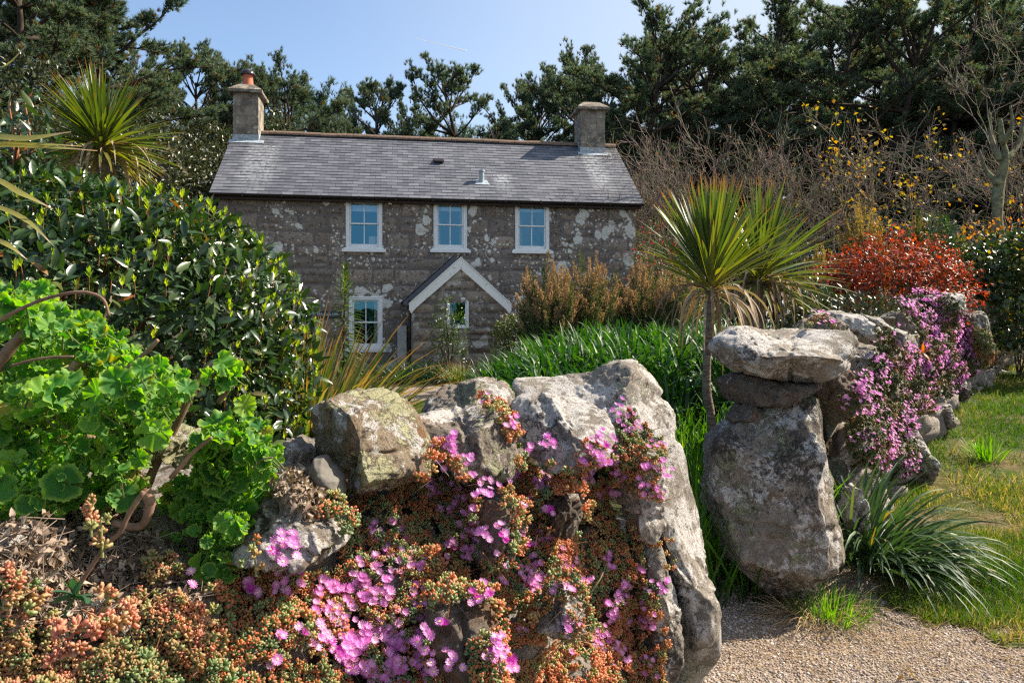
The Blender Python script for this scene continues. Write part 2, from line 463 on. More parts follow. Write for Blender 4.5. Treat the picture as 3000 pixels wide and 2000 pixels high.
# ------------------------------------------------------------------ rocks and wall cores
_ico = {}
def ico(sub):
    if sub not in _ico:
        bm = bmesh.new(); bmesh.ops.create_icosphere(bm, subdivisions=sub, radius=1.0)
        _ico[sub] = (np.array([v.co[:] for v in bm.verts]), np.array([[v.index for v in f.verts] for f in bm.faces])); bm.free()
    return _ico[sub]
SOLID_V, SOLID_F, SOLID_N = [], [], [0]
def solid(V, Fa):
    SOLID_V.append(V); SOLID_F.extend((np.asarray(Fa) + SOLID_N[0]).tolist()); SOLID_N[0] += len(V)
def rock(label, poly, Y, th, mat, seed=0, lean=0.0, yaw=0.0, sub=6, facets=7, nexp=3.6, rough=1.0, name='boulder', group=None, tilt=None, planes=(), cracksn=3):
    rng = rngf(seed + 100)
    W = np.array([P(a, b, Y - 0.55 * th) for a, b in poly]); X = W[:, 0]; Z = W[:, 2]
    cx, cz = (X.min() + X.max()) / 2, (Z.min() + Z.max()) / 2
    al = np.linspace(-np.pi, np.pi, 361); R = np.zeros(361)
    px = np.append(X, X[0]) - cx; pz = np.append(Z, Z[0]) - cz
    for i in range(len(X)):
        ax, az, bx, bz = px[i], pz[i], px[i + 1], pz[i + 1]
        dx, dz = np.cos(al), np.sin(al); ex, ez = bx - ax, bz - az
        den = dx * ez - dz * ex
        with np.errstate(divide='ignore', invalid='ignore'):
            t = (ax * ez - az * ex) / den; u = (ax * dz - az * dx) / den
        ok = (np.abs(den) > 1e-9) & (t > 0) & (u >= -1e-6) & (u <= 1 + 1e-6)
        R = np.where(ok & (t > R), t, R)
    R[R <= 0] = np.median(R)
    Rr = np.convolve(np.concatenate([R[-5:-1], R, R[1:5]]), np.ones(5) / 5, 'same')[4:-4]
    size = max(X.max() - X.min(), Z.max() - Z.min())
    cuts = []
    for i in range(facets):                                        # fractured flat faces, mostly on the front and back
        n = norm(rng.normal(size=3)); n[1] = math.copysign(max(abs(n[1]), 0.5), -1 if i % 3 else 1); n = norm(n); cuts.append((n, max(rng.uniform(0.70, 0.92), 0.97 * math.hypot(n[0], n[2])), 0.97))
    for i in range(facets):                                        # shallow chips near the outline
        n = norm(rng.normal(size=3) * [1, .6, 1]); cuts.append((n, max(rng.uniform(0.90, 0.99), 0.985 * math.hypot(n[0], n[2])), 0.9))
    if tilt is not None: cuts.append((norm(np.array(tilt, float)), 0.64, 0.97))
    cuts += [(norm(np.array([a_, b_, c_], float)), d_, 0.97) for (a_, b_, c_, d_) in planes]
    cracks = [(norm(rng.normal(size=3) * [1, .35, 1]), rng.uniform(-.5, .5), rng.uniform(.010, .022)) for _ in range(cracksn)]
    def shape(D):
        a = np.arctan2(D[:, 2], D[:, 0]); c = np.hypot(D[:, 0], D[:, 2]); s = D[:, 1]
        kk = (c ** nexp + np.abs(s) ** nexp) ** (-1 / nexp); c = c * kk; s = s * kk
        ra = np.interp(a, al, Rr)
        U = np.stack([c * np.cos(a), s, c * np.sin(a)], 1)         # normalised rock space
        for n, d, f in cuts:
            q = U @ n - d; U = U - np.where(q > 0, q, 0)[:, None] * n * f
        V = np.stack([U[:, 0] * ra, U[:, 1] * th, U[:, 2] * ra], 1)
        w = 0.30 + 0.70 * np.abs(D[:, 1])
        f1 = fbm(V * (3.0 / size) + seed * 7.1, 3, seed) - 0.5
        f2 = fbm(V * (9.0 / size) + seed, 4, seed + 9) - 0.5
        f3 = np.abs(fbm(V * 24 + seed, 3, seed + 19) - 0.5)
        f5 = fbm(V * 60 + seed, 2, seed + 39) - 0.5
        w1, w2, wc = worley(V * (3.6 / size) + seed * 1.7 + 0.25 * fbm(V * (6 / size), 2, seed)[:, None], seed)   # spalled plates at slightly different levels
        dsp = (f1 * 0.055 * size + (wc - 0.5) * 0.03 * size * rough) * w + f2 * 0.05 * size * rough * w - f3 * 0.05 * rough + f5 * 0.012 * rough + 0.006 * rough
        wb = 0.05 * size * (fbm(V * (5 / size) + 3.1 * seed, 3, seed + 3) - 0.5)
        for n, d, dep in cracks:
            dsp = dsp - dep * rough * np.clip(1 - np.abs(V @ n - d * size * .5 - wb * 2) / (0.013 + 0.006 * size), 0, 1) ** 0.7
        V = V + D * dsp[:, None]
        V[:, 1] += lean * V[:, 2] + yaw * V[:, 0]
        return V
    D, Fa = ico(sub); V = shape(D)
    org = np.array([cx, Y, cz]); base = np.array([0, 0, V[:, 2].min()])
    g = Geo(); g.add(V - base, Fa, rng.random())
    ob = g.build(name, mat); ob.location = tuple(org + base)
    D5, F5 = ico(5); solid(shape(D5) + org, F5)
    return tag(ob, label, 'stone' if name == 'stone' else 'boulder', group)

def core(name, label, line, out, zt, thick, batter, seed, mat, cell=0.34, relief=1.0, prof=None, kf=None):
    """earth-and-rubble core of a wall: line = foot of the face, out = outward normals"""
    line = np.asarray(line, float); n = len(line); L = []
    prof = prof or [(0.05, -0.35), (0.0, 0.0), (-0.25 * batter, 0.25), (-0.5 * batter, 0.5), (-0.72 * batter, 0.72), (-0.9 * batter, 0.9), (-1.25 * batter, 1.0), (-1.25 * batter - 0.18, 1.01), (-1.25 * batter - 0.4 * thick, 1.03), (-1.25 * batter - 0.7 * thick, 1.05), (-thick - batter, 0.98), (-thick - batter, 0.4), (-thick - batter, -0.35)]
    pr = []
    for (a, b), (c, d) in zip(prof[:-1], prof[1:]):
        for t in np.arange(8) / 8: pr.append((a + (c - a) * t, b + (d - b) * t))
    pr.append(prof[-1]); pr = np.array(pr); m = len(pr)
    g0 = gz(line[:, 0], line[:, 1])
    V = np.zeros((n, m, 3))
    po = pr[None, :, 0] * (np.ones(n) if kf is None else kf)[:, None]
    V[:, :, 0] = line[:, None, 0] + out[:, None, 0] * po
    V[:, :, 1] = line[:, None, 1] + out[:, None, 1] * po
    V[:, :, 2] = g0[:, None] + pr[None, :, 1] * zt
    N = np.concatenate([out, 0.5 * np.ones((n, 1))], 1)[:, None, :]
    a = fbm(V * 4.2 + seed, 4, seed) - 0.5; b = np.abs(fbm(V * 11 + seed, 3, seed + 5) - 0.5)
    w1, w2, wc = worley(V * [1, 1, 1.35] * (1 / cell) + 0.35 * fbm(V * 5, 2, seed)[..., None], seed)
    V = V + N * (a * 0.12 - b * 0.06 + (0.11 * smst((w2 - w1) / 0.35) * (0.5 + wc) - 0.09) * relief)[..., None]
    i = np.arange(n - 1)[:, None] * m + np.arange(m - 1)[None]
    Fq = np.stack([i, i + 1, i + m + 1, i + m], -1).reshape(-1, 4)
    caps = [np.array([list(range(m))]), np.array([[(n - 1) * m + j for j in range(m)][::-1]])]
    g = Geo(); g.add(V.reshape(-1, 3), [Fq] + caps, wc.ravel(), smst((w2 - w1) / 0.3).ravel())
    ob = g.build(name, mat, origin=(line[0, 0], line[0, 1], 0)); solid(V.reshape(-1, 3), Fq)
    return tag(ob, label, 'wall')
def resample(line, step):
    line = np.asarray(line, float); d = np.concatenate([[0], np.cumsum(np.linalg.norm(np.diff(line, axis=0), axis=1))])
    s = np.arange(0, d[-1], step); return np.stack([np.interp(s, d, line[:, 0]), np.interp(s, d, line[:, 1])], 1)
k = Mat('wall_earth'); o = k.pos()
n1 = k.noise(o, 5, 5, 0.65); n2 = k.noise(o, 60, 4, 0.75); v = k.voro(o, 9)
gcol = k.mix(k.step(n1, 0.4, 0.6), (0.06, 0.043, 0.03), (0.14, 0.11, 0.085))
gcol = k.mix(k.step(n2, 0.45, 0.7), gcol, (0.03, 0.022, 0.016))
M['earth'] = k.done(k.bsdf(gcol, 0.95, 0.1, k.bump(k.math('ADD', n1, n2), 1.0, 0.03)))
M['wall_stone'] = None
def wallmat():
    k = Mat('earth_bedded_rubble'); o = k.pos(); r = k.attr('rnd'); t = k.attr('tt')
    n1 = k.noise(o, 7, 7, 0.7); n2 = k.noise(o, 70, 5, 0.75); n3 = k.noise(o, 22, 7, 0.76)
    st = k.mix(k.step(n1, .35, .65), (0.14, 0.118, 0.098), (0.33, 0.285, 0.24)); st = k.mix(k.math('MULTIPLY', r, 0.6), st, (0.38, 0.33, 0.28))
    st = k.mix(k.step(n3, 0.54, 0.58), st, (0.50, 0.47, 0.43)); st = k.mix(k.math('MULTIPLY', k.step(n2, .55, .65), .6), st, (0.06, 0.05, 0.043))
    ea = k.mix(k.step(n2, 0.4, 0.7), (0.085, 0.06, 0.04), (0.035, 0.026, 0.018))
    col = k.mix(k.step(t, 0.12, 0.4), ea, st)
    return k.done(k.bsdf(col, 0.95, 0.1, k.bump(k.math('ADD', n1, n2), 1.0, 0.025)))
M['wall_stone'] = wallmat()
LL = resample([(-1.67 + 0.82 * 0.2, 0.2), (-1.67 + 0.82 * 1.9, 1.9), (-1.79 + 0.82 * 2.9, 2.9)], 0.03)
LN = np.tile(norm(np.array([[0.773, -0.634]])), (len(LL), 1))
core('garden_wall', 'old earth and rubble garden wall left of the gate under pink flowering mats', LL, LN, 1.12, 0.75, 0.22, 3, M['wall_stone'], 0.24, 0.35, [(.04, -.35), (0.0, 0.0), (-.07, .25), (-.17, .50), (-.30, .72), (-.44, .87), (-.62, .97), (-.80, 1.01), (-1.0, 1.03), (-1.2, 1.04), (-1.3, .95), (-1.32, .4), (-1.32, -.35)], np.interp(LL[:, 1], [0, 1.8, 2.9], [1, 1, .5]))
RL = resample(RW, 0.05)[:-1]; RN = np.gradient(RL, axis=0); RN = norm(np.stack([RN[:, 1], -RN[:, 0]], 1))
core('garden_wall', 'long dry stone garden wall running back right of the gate beside the lawn', RL, RN, 1.22, 0.55, 0.25, 11, M['wall_stone'], 0.36, 1.3)

GL = 'loose boulders of the wall left of the gate'; GR = 'stones of the wall right of the gate'
rock('big lichen-crusted boulder, tan brown with pale yellow crust, beside the small smooth stone', [(867, 1224), (893, 1199), (982, 1163), (1059, 1163), (1122, 1180), (1186, 1256), (1237, 1339), (1246, 1420), (1122, 1458), (1020, 1445), (940, 1400), (867, 1345)], 2.2, 0.26, M['rock_lichen'], 1, 0.15, 0.03, group=GL, rough=.75, nexp=5, facets=3, planes=((-.62, -.76, -.12, .50), (.62, -.72, .30, .50), (0.05, -.35, .93, .74)))
rock('low humped boulder with grey-green lichen behind the block-shaped boulder', [(1225, 1230), (1243, 1177), (1286, 1150), (1393, 1121), (1469, 1130), (1503, 1160), (1520, 1250), (1480, 1330), (1300, 1310), (1230, 1270)], 2.95, 0.30, M['rock_mixed'], 2, 0.2, group=GL)
rock('block-shaped boulder with brown and lilac lichen stains between two pink flower clumps', [(1180, 1242), (1250, 1228), (1330, 1216), (1402, 1206), (1442, 1215), (1477, 1257), (1503, 1300), (1514, 1354), (1500, 1410), (1440, 1432), (1330, 1400), (1220, 1320)], 2.45, 0.22, M['rock_mixed'], 3, 0.25, group=GL, rough=.75, nexp=5, facets=3, planes=((-.15, -.95, .22, .58), (.72, -.66, .1, .74), (0, -.45, .89, .62)))
rock('pale clean wedge of granite lying in front of the gatepost boulder', [(1500, 1200), (1531, 1177), (1598, 1168), (1670, 1181), (1759, 1203), (1797, 1230), (1807, 1290), (1782, 1350), (1700, 1378), (1600, 1375), (1545, 1335), (1510, 1270)], 2.62, 0.24, M['rock_pale'], 4, 0.2, group=GL, rough=.75, nexp=5, facets=3, planes=((-.52, -.80, .30, .46), (.35, -.62, .70, .56)))
rock('largest pale boulder resting on top of the left gatepost slab', [(1500, 1135), (1522, 1123), (1625, 1122), (1714, 1105), (1813, 1070), (1888, 1062), (1924, 1090), (1962, 1137), (1977, 1180), (2000, 1215), (2005, 1270), (1988, 1330), (1920, 1380), (1800, 1360), (1700, 1300), (1560, 1240)], 3.2, 0.34, M['rock_pale'], 5, 0.1, 0.05, group=GL, rough=.75, nexp=5, facets=3, planes=((-.22, -.82, .52, .52), (.66, -.72, .2, .74)))
rock('tall upright granite slab forming the left gatepost', [(1951, 1345), (1985, 1295), (2028, 1322), (2041, 1429), (2073, 1518), (2093, 1610), (2092, 1660), (2081, 1716), (2096, 1790), (2099, 1990), (2095, 2070), (1990, 2080), (1960, 1786), (1935, 1530)], 3.25, 0.36, M['rock_pale'], 6, 0.02, 0.0, group=GL, name='gatepost', nexp=5, facets=4, rough=0.7)
rock('narrow upright stone leaning against the left gatepost slab', [(1890, 1560), (1930, 1545), (1960, 1670), (1985, 1750), (2007, 1888), (1998, 1975), (1940, 2060), (1880, 2030), (1890, 1800), (1870, 1680)], 2.95, 0.16, M['rock_pale'], 7, group=GL, name='stone')
rock('rough grey stone in the wall face below the largest boulder', [(1800, 1330), (1880, 1330), (1935, 1340), (1955, 1400), (1945, 1480), (1955, 1560), (1930, 1640), (1880, 1600), (1820, 1480)], 2.95, 0.2, M['rock_pale'], 8, group=GL, name='stone')
rock('dark grey cornered stone set in the wall face among the flowers', [(1400, 1510), (1428, 1488), (1500, 1490), (1535, 1540), (1505, 1650), (1450, 1680), (1405, 1610)], 2.25, 0.14, M['rock_dark'], 9, group=GL, name='stone')
rock('brown grey stone in the wall face under the pale granite wedge', [(1580, 1485), (1647, 1450), (1705, 1480), (1718, 1523), (1695, 1570), (1660, 1590), (1600, 1560)], 2.55, 0.16, M['rock_dark'], 10, group=GL, name='stone')
rock('large dark stone low in the wall face beside the densest flowers', [(1240, 1800), (1310, 1768), (1428, 1785), (1452, 1840), (1466, 1930), (1470, 2080), (1290, 2080), (1240, 1920)], 1.98, 0.14, M['rock_dark'], 12, group=GL, name='stone')
rock('sunlit pale stone low in the wall face amid trailing stems', [(1580, 1810), (1660, 1745), (1715, 1780), (1710, 1870), (1620, 1890), (1575, 1850)], 2.32, 0.13, M['rock_pale'], 13, group=GL, name='stone')
rock('flat stone lying half under the geranium leaves, farther from the wall edge', [(760, 1318), (830, 1308), (882, 1345), (935, 1425), (905, 1462), (800, 1450), (750, 1390)], 2.25, 0.2, M['rock_pale'], 14, 0.5, group=GL, name='stone')
rock('sloping grey slab with an orange stain between geranium leaves and flowers', [(670, 1590), (720, 1480), (777, 1432), (830, 1440), (890, 1485), (975, 1550), (998, 1606), (938, 1657), (826, 1650), (690, 1632)], 1.95, 0.2, M['rock_mixed'], 15, 0.55, group=GL, name='stone')
rock('small smooth grey stone at the foot of the lichen-crusted boulder', [(895, 1385), (913, 1345), (940, 1341), (966, 1372), (998, 1410), (1004, 1452), (960, 1462), (915, 1440)], 2.04, 0.08, M['rock_smooth'], 16, rough=0.2, facets=0, nexp=2.2, group=GL, name='stone')
rock('grey crusted stone at the near end of the wall by the leaf litter', [(-80, 1570), (0, 1585), (27, 1605), (55, 1665), (34, 1700), (36, 1765), (12, 1845), (-80, 1850)], 1.4, 0.1, M['rock_mixed'], 17, group=GL, name='stone')
rock('small earthy stone among red-tipped succulents on the near wall top', [(175, 1860), (240, 1820), (315, 1825), (330, 1885), (250, 1925), (185, 1915)], 1.36, 0.07, M['rock_dark'], 18, group=GL, name='stone')
rock('pale stone half hidden behind the woody geranium stems', [(410, 1280), (450, 1252), (510, 1266), (555, 1320), (525, 1380), (430, 1370), (395, 1310)], 2.0, 0.12, M['rock_lichen'], 19, group=GL, name='stone')
# right-hand wall
rock('massive upright granite pillar of the right gatepost with a rust streak', [(2098, 1352), (2115, 1301), (2245, 1237), (2334, 1171), (2398, 1150), (2444, 1178), (2470, 1237), (2483, 1339), (2495, 1467), (2512, 1556), (2497, 1658), (2414, 1715), (2372, 1770), (2270, 1745), (2168, 1668), (2128, 1530), (2102, 1441)], 4.4, 0.5, M['rock_mixed'], 21, 0.12, -0.1, sub=6, nexp=3.6, facets=4, group=GR, name='gatepost', planes=((-0.30, -0.94, 0.10, 0.66), (0.66, -0.75, 0.05, 0.80), (-0.1, -0.7, 0.7, 0.80)))
rock('great overhanging capstone on top of the right gatepost', [(2098, 1012), (2130, 985), (2188, 957), (2241, 956), (2313, 962), (2446, 964), (2540, 969), (2562, 987), (2564, 1010), (2551, 1040), (2518, 1085), (2446, 1113), (2379, 1128), (2277, 1112), (2192, 1094), (2134, 1068), (2105, 1036)], 4.45, 0.5, M['rock_pale'], 22, 0.25, 0.12, group=GR, facets=2, nexp=4.5, planes=((0.05, -0.62, 0.78, 0.50), (-0.05, -0.85, -0.52, 0.66), (-0.5, -0.8, 0.3, 0.72), (0.5, -0.8, 0.1, 0.8)))
rock('dark flat stone wedged between the capstone and the right gatepost', [(2152, 1123), (2190, 1096), (2357, 1115), (2448, 1121), (2446, 1155), (2339, 1178), (2250, 1196), (2186, 1190), (2158, 1152)], 4.6, 0.42, M['rock_dark'], 23, group=GR, name='stone')
rock('rounded dark stone beside the gate below the flat wedged stone', [(2141, 1226), (2170, 1188), (2216, 1186), (2245, 1212), (2214, 1256), (2168, 1266)], 4.5, 0.16, M['rock_dark'], 24, group=GR, name='stone')
rock('smallest dark stone beside the gate, tucked against the right gatepost shoulder', [(2126, 1274), (2152, 1251), (2188, 1275), (2180, 1310), (2134, 1305)], 4.5, 0.12, M['rock_dark'], 25, group=GR, name='stone')
rock('shaded stone under the back of the capstone', [(2430, 1105), (2515, 1080), (2540, 1130), (2515, 1210), (2465, 1260), (2430, 1160)], 4.85, 0.22, M['rock_dark'], 26, group=GR, name='stone')
rock('grey stone topped by a small ring of orange succulents behind the capstone', [(2335, 975), (2393, 929), (2446, 927), (2505, 960), (2520, 1000), (2350, 1000)], 5.2, 0.25, M['rock_mixed'], 27, group=GR, name='stone')
rock('long pale stone on the wall behind the capstone', [(2410, 922), (2450, 910), (2491, 909), (2553, 925), (2592, 947), (2604, 985), (2560, 1010), (2430, 960)], 5.8, 0.25, M['rock_pale'], 28, 0.3, group=GR, name='stone')
rock('pointed clean pale stone jutting over the pink flowers', [(2545, 918), (2602, 932), (2638, 958), (2677, 980), (2668, 1010), (2640, 1022), (2590, 985)], 5.9, 0.2, M['rock_pale'], 29, 0.3, group=GR, name='stone', tilt=(0.3, -0.7, 0.6))
rock('dark shouldered stone behind the pointed pale stone', [(2600, 932), (2640, 914), (2672, 928), (2690, 968), (2650, 985)], 6.5, 0.2, M['rock_mixed'], 30, group=GR, name='stone')
rock('curved grey topstone at the far crest of the right wall', [(2685, 885), (2732, 866), (2786, 854), (2835, 857), (2857, 893), (2850, 930), (2790, 915), (2745, 905)], 9.6, 0.4, M['rock_pale'], 31, group=GR, name='stone')
rock('squared lichen-grey end stone where the right wall meets the ivy', [(2846, 922), (2888, 909), (2901, 945), (2910, 990), (2905, 1085), (2868, 1090), (2848, 1000)], 10.2, 0.4, M['rock_mixed'], 32, group=GR, name='stone')
rock('small rounded stone beneath the curved topstone beside the flowers', [(2770, 893), (2810, 883), (2830, 905), (2808, 930), (2778, 922)], 9.0, 0.16, M['rock_pale'], 33, group=GR, name='stone')
rock('leaning slab at the lawn edge under the nearest flower cascade', [(2660, 1265), (2700, 1245), (2726, 1311), (2752, 1367), (2735, 1420), (2670, 1410), (2645, 1330)], 6.35, 0.2, M['rock_mixed'], 34, group=GR, name='stone')
rock('grey footing stone at the lawn edge midway along the right wall', [(2752, 1197), (2790, 1186), (2810, 1215), (2810, 1256), (2770, 1270), (2748, 1232)], 8.0, 0.22, M['rock_mixed'], 35, group=GR, name='stone')
rock('farthest footing stone at the lawn edge of the right wall', [(2812, 1132), (2840, 1116), (2854, 1160), (2822, 1178), (2806, 1158)], 9.3, 0.2, M['rock_mixed'], 36, group=GR, name='stone')
rock('narrow pale stone between the right gatepost and the arching strap leaves', [(2490, 1430), (2515, 1422), (2543, 1465), (2550, 1560), (2512, 1600), (2486, 1520)], 4.75, 0.16, M['rock_pale'], 37, group=GR, name='stone')
rock('small pale stone wedged below the right end of the capstone', [(2520, 1045), (2560, 1028), (2580, 1065), (2558, 1085), (2525, 1080)], 5.0, 0.13, M['rock_pale'], 38, group=GR, name='stone')
SV = np.concatenate(SOLID_V)
BVH = BVHTree.FromPolygons([tuple(v) for v in SV], SOLID_F)
CAMV = Vector((0, 0, EYE))
def hit(px, py):
    d = Vector(((px - 1500) / F, 1.0, (HOR - py) / F)).normalized()
    loc, nrm, idx, dist = BVH.ray_cast(CAMV, d, 40)
    if loc is None: return None
    if nrm.dot(d) > 0: nrm = -nrm
    return np.array(loc), np.array(nrm)
def scatter(poly, n, rng, ppow=2.0):
    """points on the wall and its stones seen inside a photo polygon, evenly per square metre"""
    poly = np.asarray(poly, float); lo = poly.min(0); hi = poly.max(0); L, N = [], []
    ymax = 0.1; tries = 0
    while len(L) < n and tries < n * 14:
        tries += 1
        a, b = rng.uniform(lo, hi)
        if not inpoly(np.array([a]), np.array([b]), poly)[0]: continue
        h = hit(a, b)
        if h is None: continue
        ymax = max(ymax, min(h[0][1], 30))
        if rng.random() > (h[0][1] / ymax) ** ppow: continue
        L.append(h[0]); N.append(h[1])
    return np.array(L).reshape(-1, 3), np.array(N).reshape(-1, 3)
# ------------------------------------------------------------------ cottage
TH = math.radians(8.6)
UU = np.array([math.cos(TH), math.sin(TH), 0]); VV = np.array([-math.sin(TH), math.cos(TH), 0])
EL = P(615, 563, 17.5); EL[2] = 0
O = EL + 0.20 * VV + 0.14 * UU; O[2] = 0.0
def FP(px, py, off=0.0):
    """facade coordinates (along, up) seen at a photo pixel on the plane off metres behind the front wall"""
    d = np.array([(px - 1500) / F, 1, (HOR - py) / F]); c = np.array([0, 0, EYE])
    t = (off - (c - O) @ VV) / (d @ VV); w = c + t * d
    return (w - O) @ UU, w[2]
# materials
k = Mat('granite_masonry'); o = k.obj(); r = k.attr('rnd')
n1 = k.noise(o, 9, 6, 0.7); n2 = k.noise(o, 50, 4, 0.75); n3 = k.noise(o, 1.1, 4)
col = k.ramp(r, [(0, (0.13, 0.105, 0.088)), (0.25, (0.28, 0.22, 0.175)), (0.45, (0.18, 0.15, 0.13)), (0.65, (0.35, 0.275, 0.22)), (0.85, (0.23, 0.195, 0.17)), (1, (0.14, 0.115, 0.10))])
col = k.mix(k.math('MULTIPLY', k.step(n2, 0.35, 0.7), 0.6), col, (0.30, 0.255, 0.215))
col = k.mix(k.math('MULTIPLY', k.step(n1, 0.50, 0.64), 0.75), col, (0.055, 0.047, 0.040))
col = k.mix(k.step(r, 1.4, 1.6), col, k.mix(k.step(k.noise(o, 3, 4), .35, .65), (0.14, 0.122, 0.115), (0.185, 0.162, 0.15)))
sep = k.nd('SeparateXYZ', None, Vector=o)
wobv = k.nd('VectorMath', {'operation': 'ADD'}, i0=o, i1=k.nd('VectorMath', {'operation': 'SCALE'}, i0=k.nd('TexNoise', None, Vector=o, Scale=9.0, Detail=4.0).outputs['Color'], Scale=0.10).outputs[0]).outputs[0]
flat = k.scalev(wobv, (1, 0.25, 1))
pres = k.noise(k.scalev(o, (1, 0.25, 1)), 1.5, 3, 0.6)
right = k.nd('MapRange', None, Value=sep.outputs[0], From_Min=0.0, From_Max=10.0, To_Min=-0.01, To_Max=0.085).outputs[0]
pres = k.math('ADD', pres, right)
s1 = k.step(k.math('SUBTRACT', k.math('MULTIPLY', k.math('SUBTRACT', pres, 0.38), 1.5), k.voro(flat, 2.3)), -0.02, 0.03)
s2 = k.step(k.math('SUBTRACT', k.math('MULTIPLY', k.math('SUBTRACT', pres, 0.32), 1.05), k.voro(flat, 7.5)), -0.02, 0.04)
s3 = k.step(k.math('SUBTRACT', k.math('MULTIPLY', k.math('SUBTRACT', pres, 0.36), 0.95), k.voro(flat, 17)), -0.02, 0.05)
lic = k.math('MAXIMUM', k.math('MAXIMUM', s1, s2), s3)
lic = k.math('MULTIPLY', lic, k.step(k.noise(o, 26, 4, 0.7), 0.30, 0.44))
pt = k.step(k.attr('tt'), 0.4, 0.5)
lic = k.math('MULTIPLY', lic, k.math('SUBTRACT', 1.0, k.math('MULTIPLY', pt, 0.55)))
col = k.mix(lic, col, k.mix(n2, (0.52, 0.51, 0.46), (0.74, 0.73, 0.68)))
M['masonry'] = k.done(k.bsdf(col, 0.92, 0.15, k.bump(k.math('ADD', n1, n2), 0.8, 0.012)))
k = Mat('cement_pointing'); o = k.obj()
col = k.mix(k.step(k.noise(o, 3, 4), .35, .65), (0.15, 0.125, 0.11), (0.20, 0.168, 0.148))
M['mortar'] = k.done(k.bsdf(col, 0.95, 0.1, k.bump(k.noise(o, 80, 3), 0.4, 0.004)))
M['room_shade'] = plain('painted_room_shade', (0.012, 0.012, 0.013), 0.9, 0.0)  # near-black colour standing in for the shade inside the rooms
k = Mat('roof_slate'); o = k.obj(); r = k.attr('rnd'); sep = k.nd('SeparateXYZ', None, Vector=o)
col = k.ramp(r, [(0, (0.066, 0.074, 0.094)), (0.35, (0.095, 0.102, 0.126)), (0.7, (0.125, 0.132, 0.158)), (1, (0.165, 0.172, 0.20))])
n1 = k.noise(k.scalev(o, (1, 1, 0.35)), 22, 5, 0.7); n2 = k.noise(o, 1.4, 4, 0.6)
col = k.mix(k.math('MULTIPLY', n1, 0.5), col, (0.125, 0.125, 0.14))
def streak(u0, u1, top, base, amt):
    x = sep.outputs[0]; z = sep.outputs[2]
    a = k.math('MULTIPLY', k.step(x, u0 - 0.12, u0 + 0.12), k.math('SUBTRACT', 1.0, k.step(x, u1 - 0.15, u1 + 0.15)))
    b = k.math('MULTIPLY', k.step(z, base, base + 0.9), k.math('SUBTRACT', 1.0, k.step(z, top, top + 0.05)))
    s = k.step(k.noise(k.scalev(o, (1, 1, 0.22)), 13, 4, 0.6), 0.32, 0.62)
    return k.math('MULTIPLY', k.math('MULTIPLY', a, b), k.math('MULTIPLY', s, amt))
STREAKS = [(0.35, 1.15, 6.45, 4.6, 0.42), (9.40, 9.90, 6.5, 4.9, 0.6), (6.75, 7.15, 5.65, 4.8, 0.75)]
for st in STREAKS: col = k.mix(streak(*st), col, (0.42, 0.44, 0.46))
M['slate'] = k.done(k.bsdf(col, 0.62, 0.35, k.bump(n1, 0.35, 0.006)))
M['white_paint'] = plain('white_gloss_paint', (0.78, 0.79, 0.79), 0.4, 0.4, 9, 0.06)
k = Mat('weathered_board'); o = k.obj()
col = k.mix(k.step(k.noise(o, 12, 4, 0.6), 0.62, 0.70), (0.80, 0.79, 0.75), (0.36, 0.20, 0.10))
M['barge'] = k.done(k.bsdf(col, 0.5, 0.3))
k = Mat('window_glass')
gl = k.nd('BsdfGlossy', None, Color=(0.17, 0.54, 0.86), Roughness=0.015, Normal=k.bump(k.noise(k.obj(), 1.3, 2), 0.16, 0.05)).outputs[0]  # deep blue of the reflected sky is put into the gloss colour
tr = k.nd('BsdfTransparent', None, Color=(0.9, 0.93, 0.95)).outputs[0]
M['glass'] = k.done(k.nd('MixShader', None, Fac=0.24, i1=tr, i2=gl).outputs[0])
M['blind'] = plain('roller_blind', (0.75, 0.78, 0.80), 0.8, 0.1)
M['ridge_clay'] = plain('ridge_clay', (0.20, 0.135, 0.10), 0.85, 0.2, 18, 0.3, 0, 0.006)
M['black_gutter'] = plain('black_gutter_plastic', (0.018, 0.016, 0.016), 0.4, 0.4)
M['fascia'] = plain('dark_brown_fascia', (0.035, 0.018, 0.012), 0.5, 0.3)
M['terracotta'] = plain('terracotta', (0.52, 0.17, 0.10), 0.75, 0.25, 20, 0.12)
M['cowl'] = plain('glazed_brown_cowl', (0.03, 0.016, 0.018), 0.22, 0.6)
M['lead'] = plain('lead_flashing', (0.33, 0.38, 0.42), 0.6, 0.4, 15, 0.3)
k = Mat('chimney_stone'); o = k.obj()
n1 = k.noise(o, 4.2, 5, 0.65); n2 = k.noise(o, 40, 4, 0.75); n4 = k.noise(o, 7.5, 4, 0.6)
col = k.mix(k.step(n1, 0.4, 0.62), (0.27, 0.225, 0.185), (0.10, 0.082, 0.07))
col = k.mix(k.math('MULTIPLY', k.step(n2, .4, .7), .5), col, (0.36, 0.32, 0.27))
brk = k.nd('TexBrick', None, Vector=k.nd('Mapping', None, Vector=o, Rotation=(math.radians(90), 0, 0)).outputs[0], Scale=1.0, Mortar_Size=0.018, Brick_Width=0.52, Row_Height=0.33)
col = k.mix(k.math('MULTIPLY', brk.outputs['Fac'], 0.6), col, (0.15, 0.14, 0.13))
col = k.mix(k.step(k.noise(o, 5.3, 6, 0.7), 0.57, 0.62), col, (0.42, 0.43, 0.33))
col = k.mix(k.math('MULTIPLY', k.step(k.noise(o, 8, 5, 0.7), 0.63, 0.68), k.attr('tt')), col, (0.50, 0.23, 0.02))
M['chimney'] = k.done(k.bsdf(col, 0.92, 0.12, k.bump(k.math('ADD', n1, n2), 0.8, 0.015)))

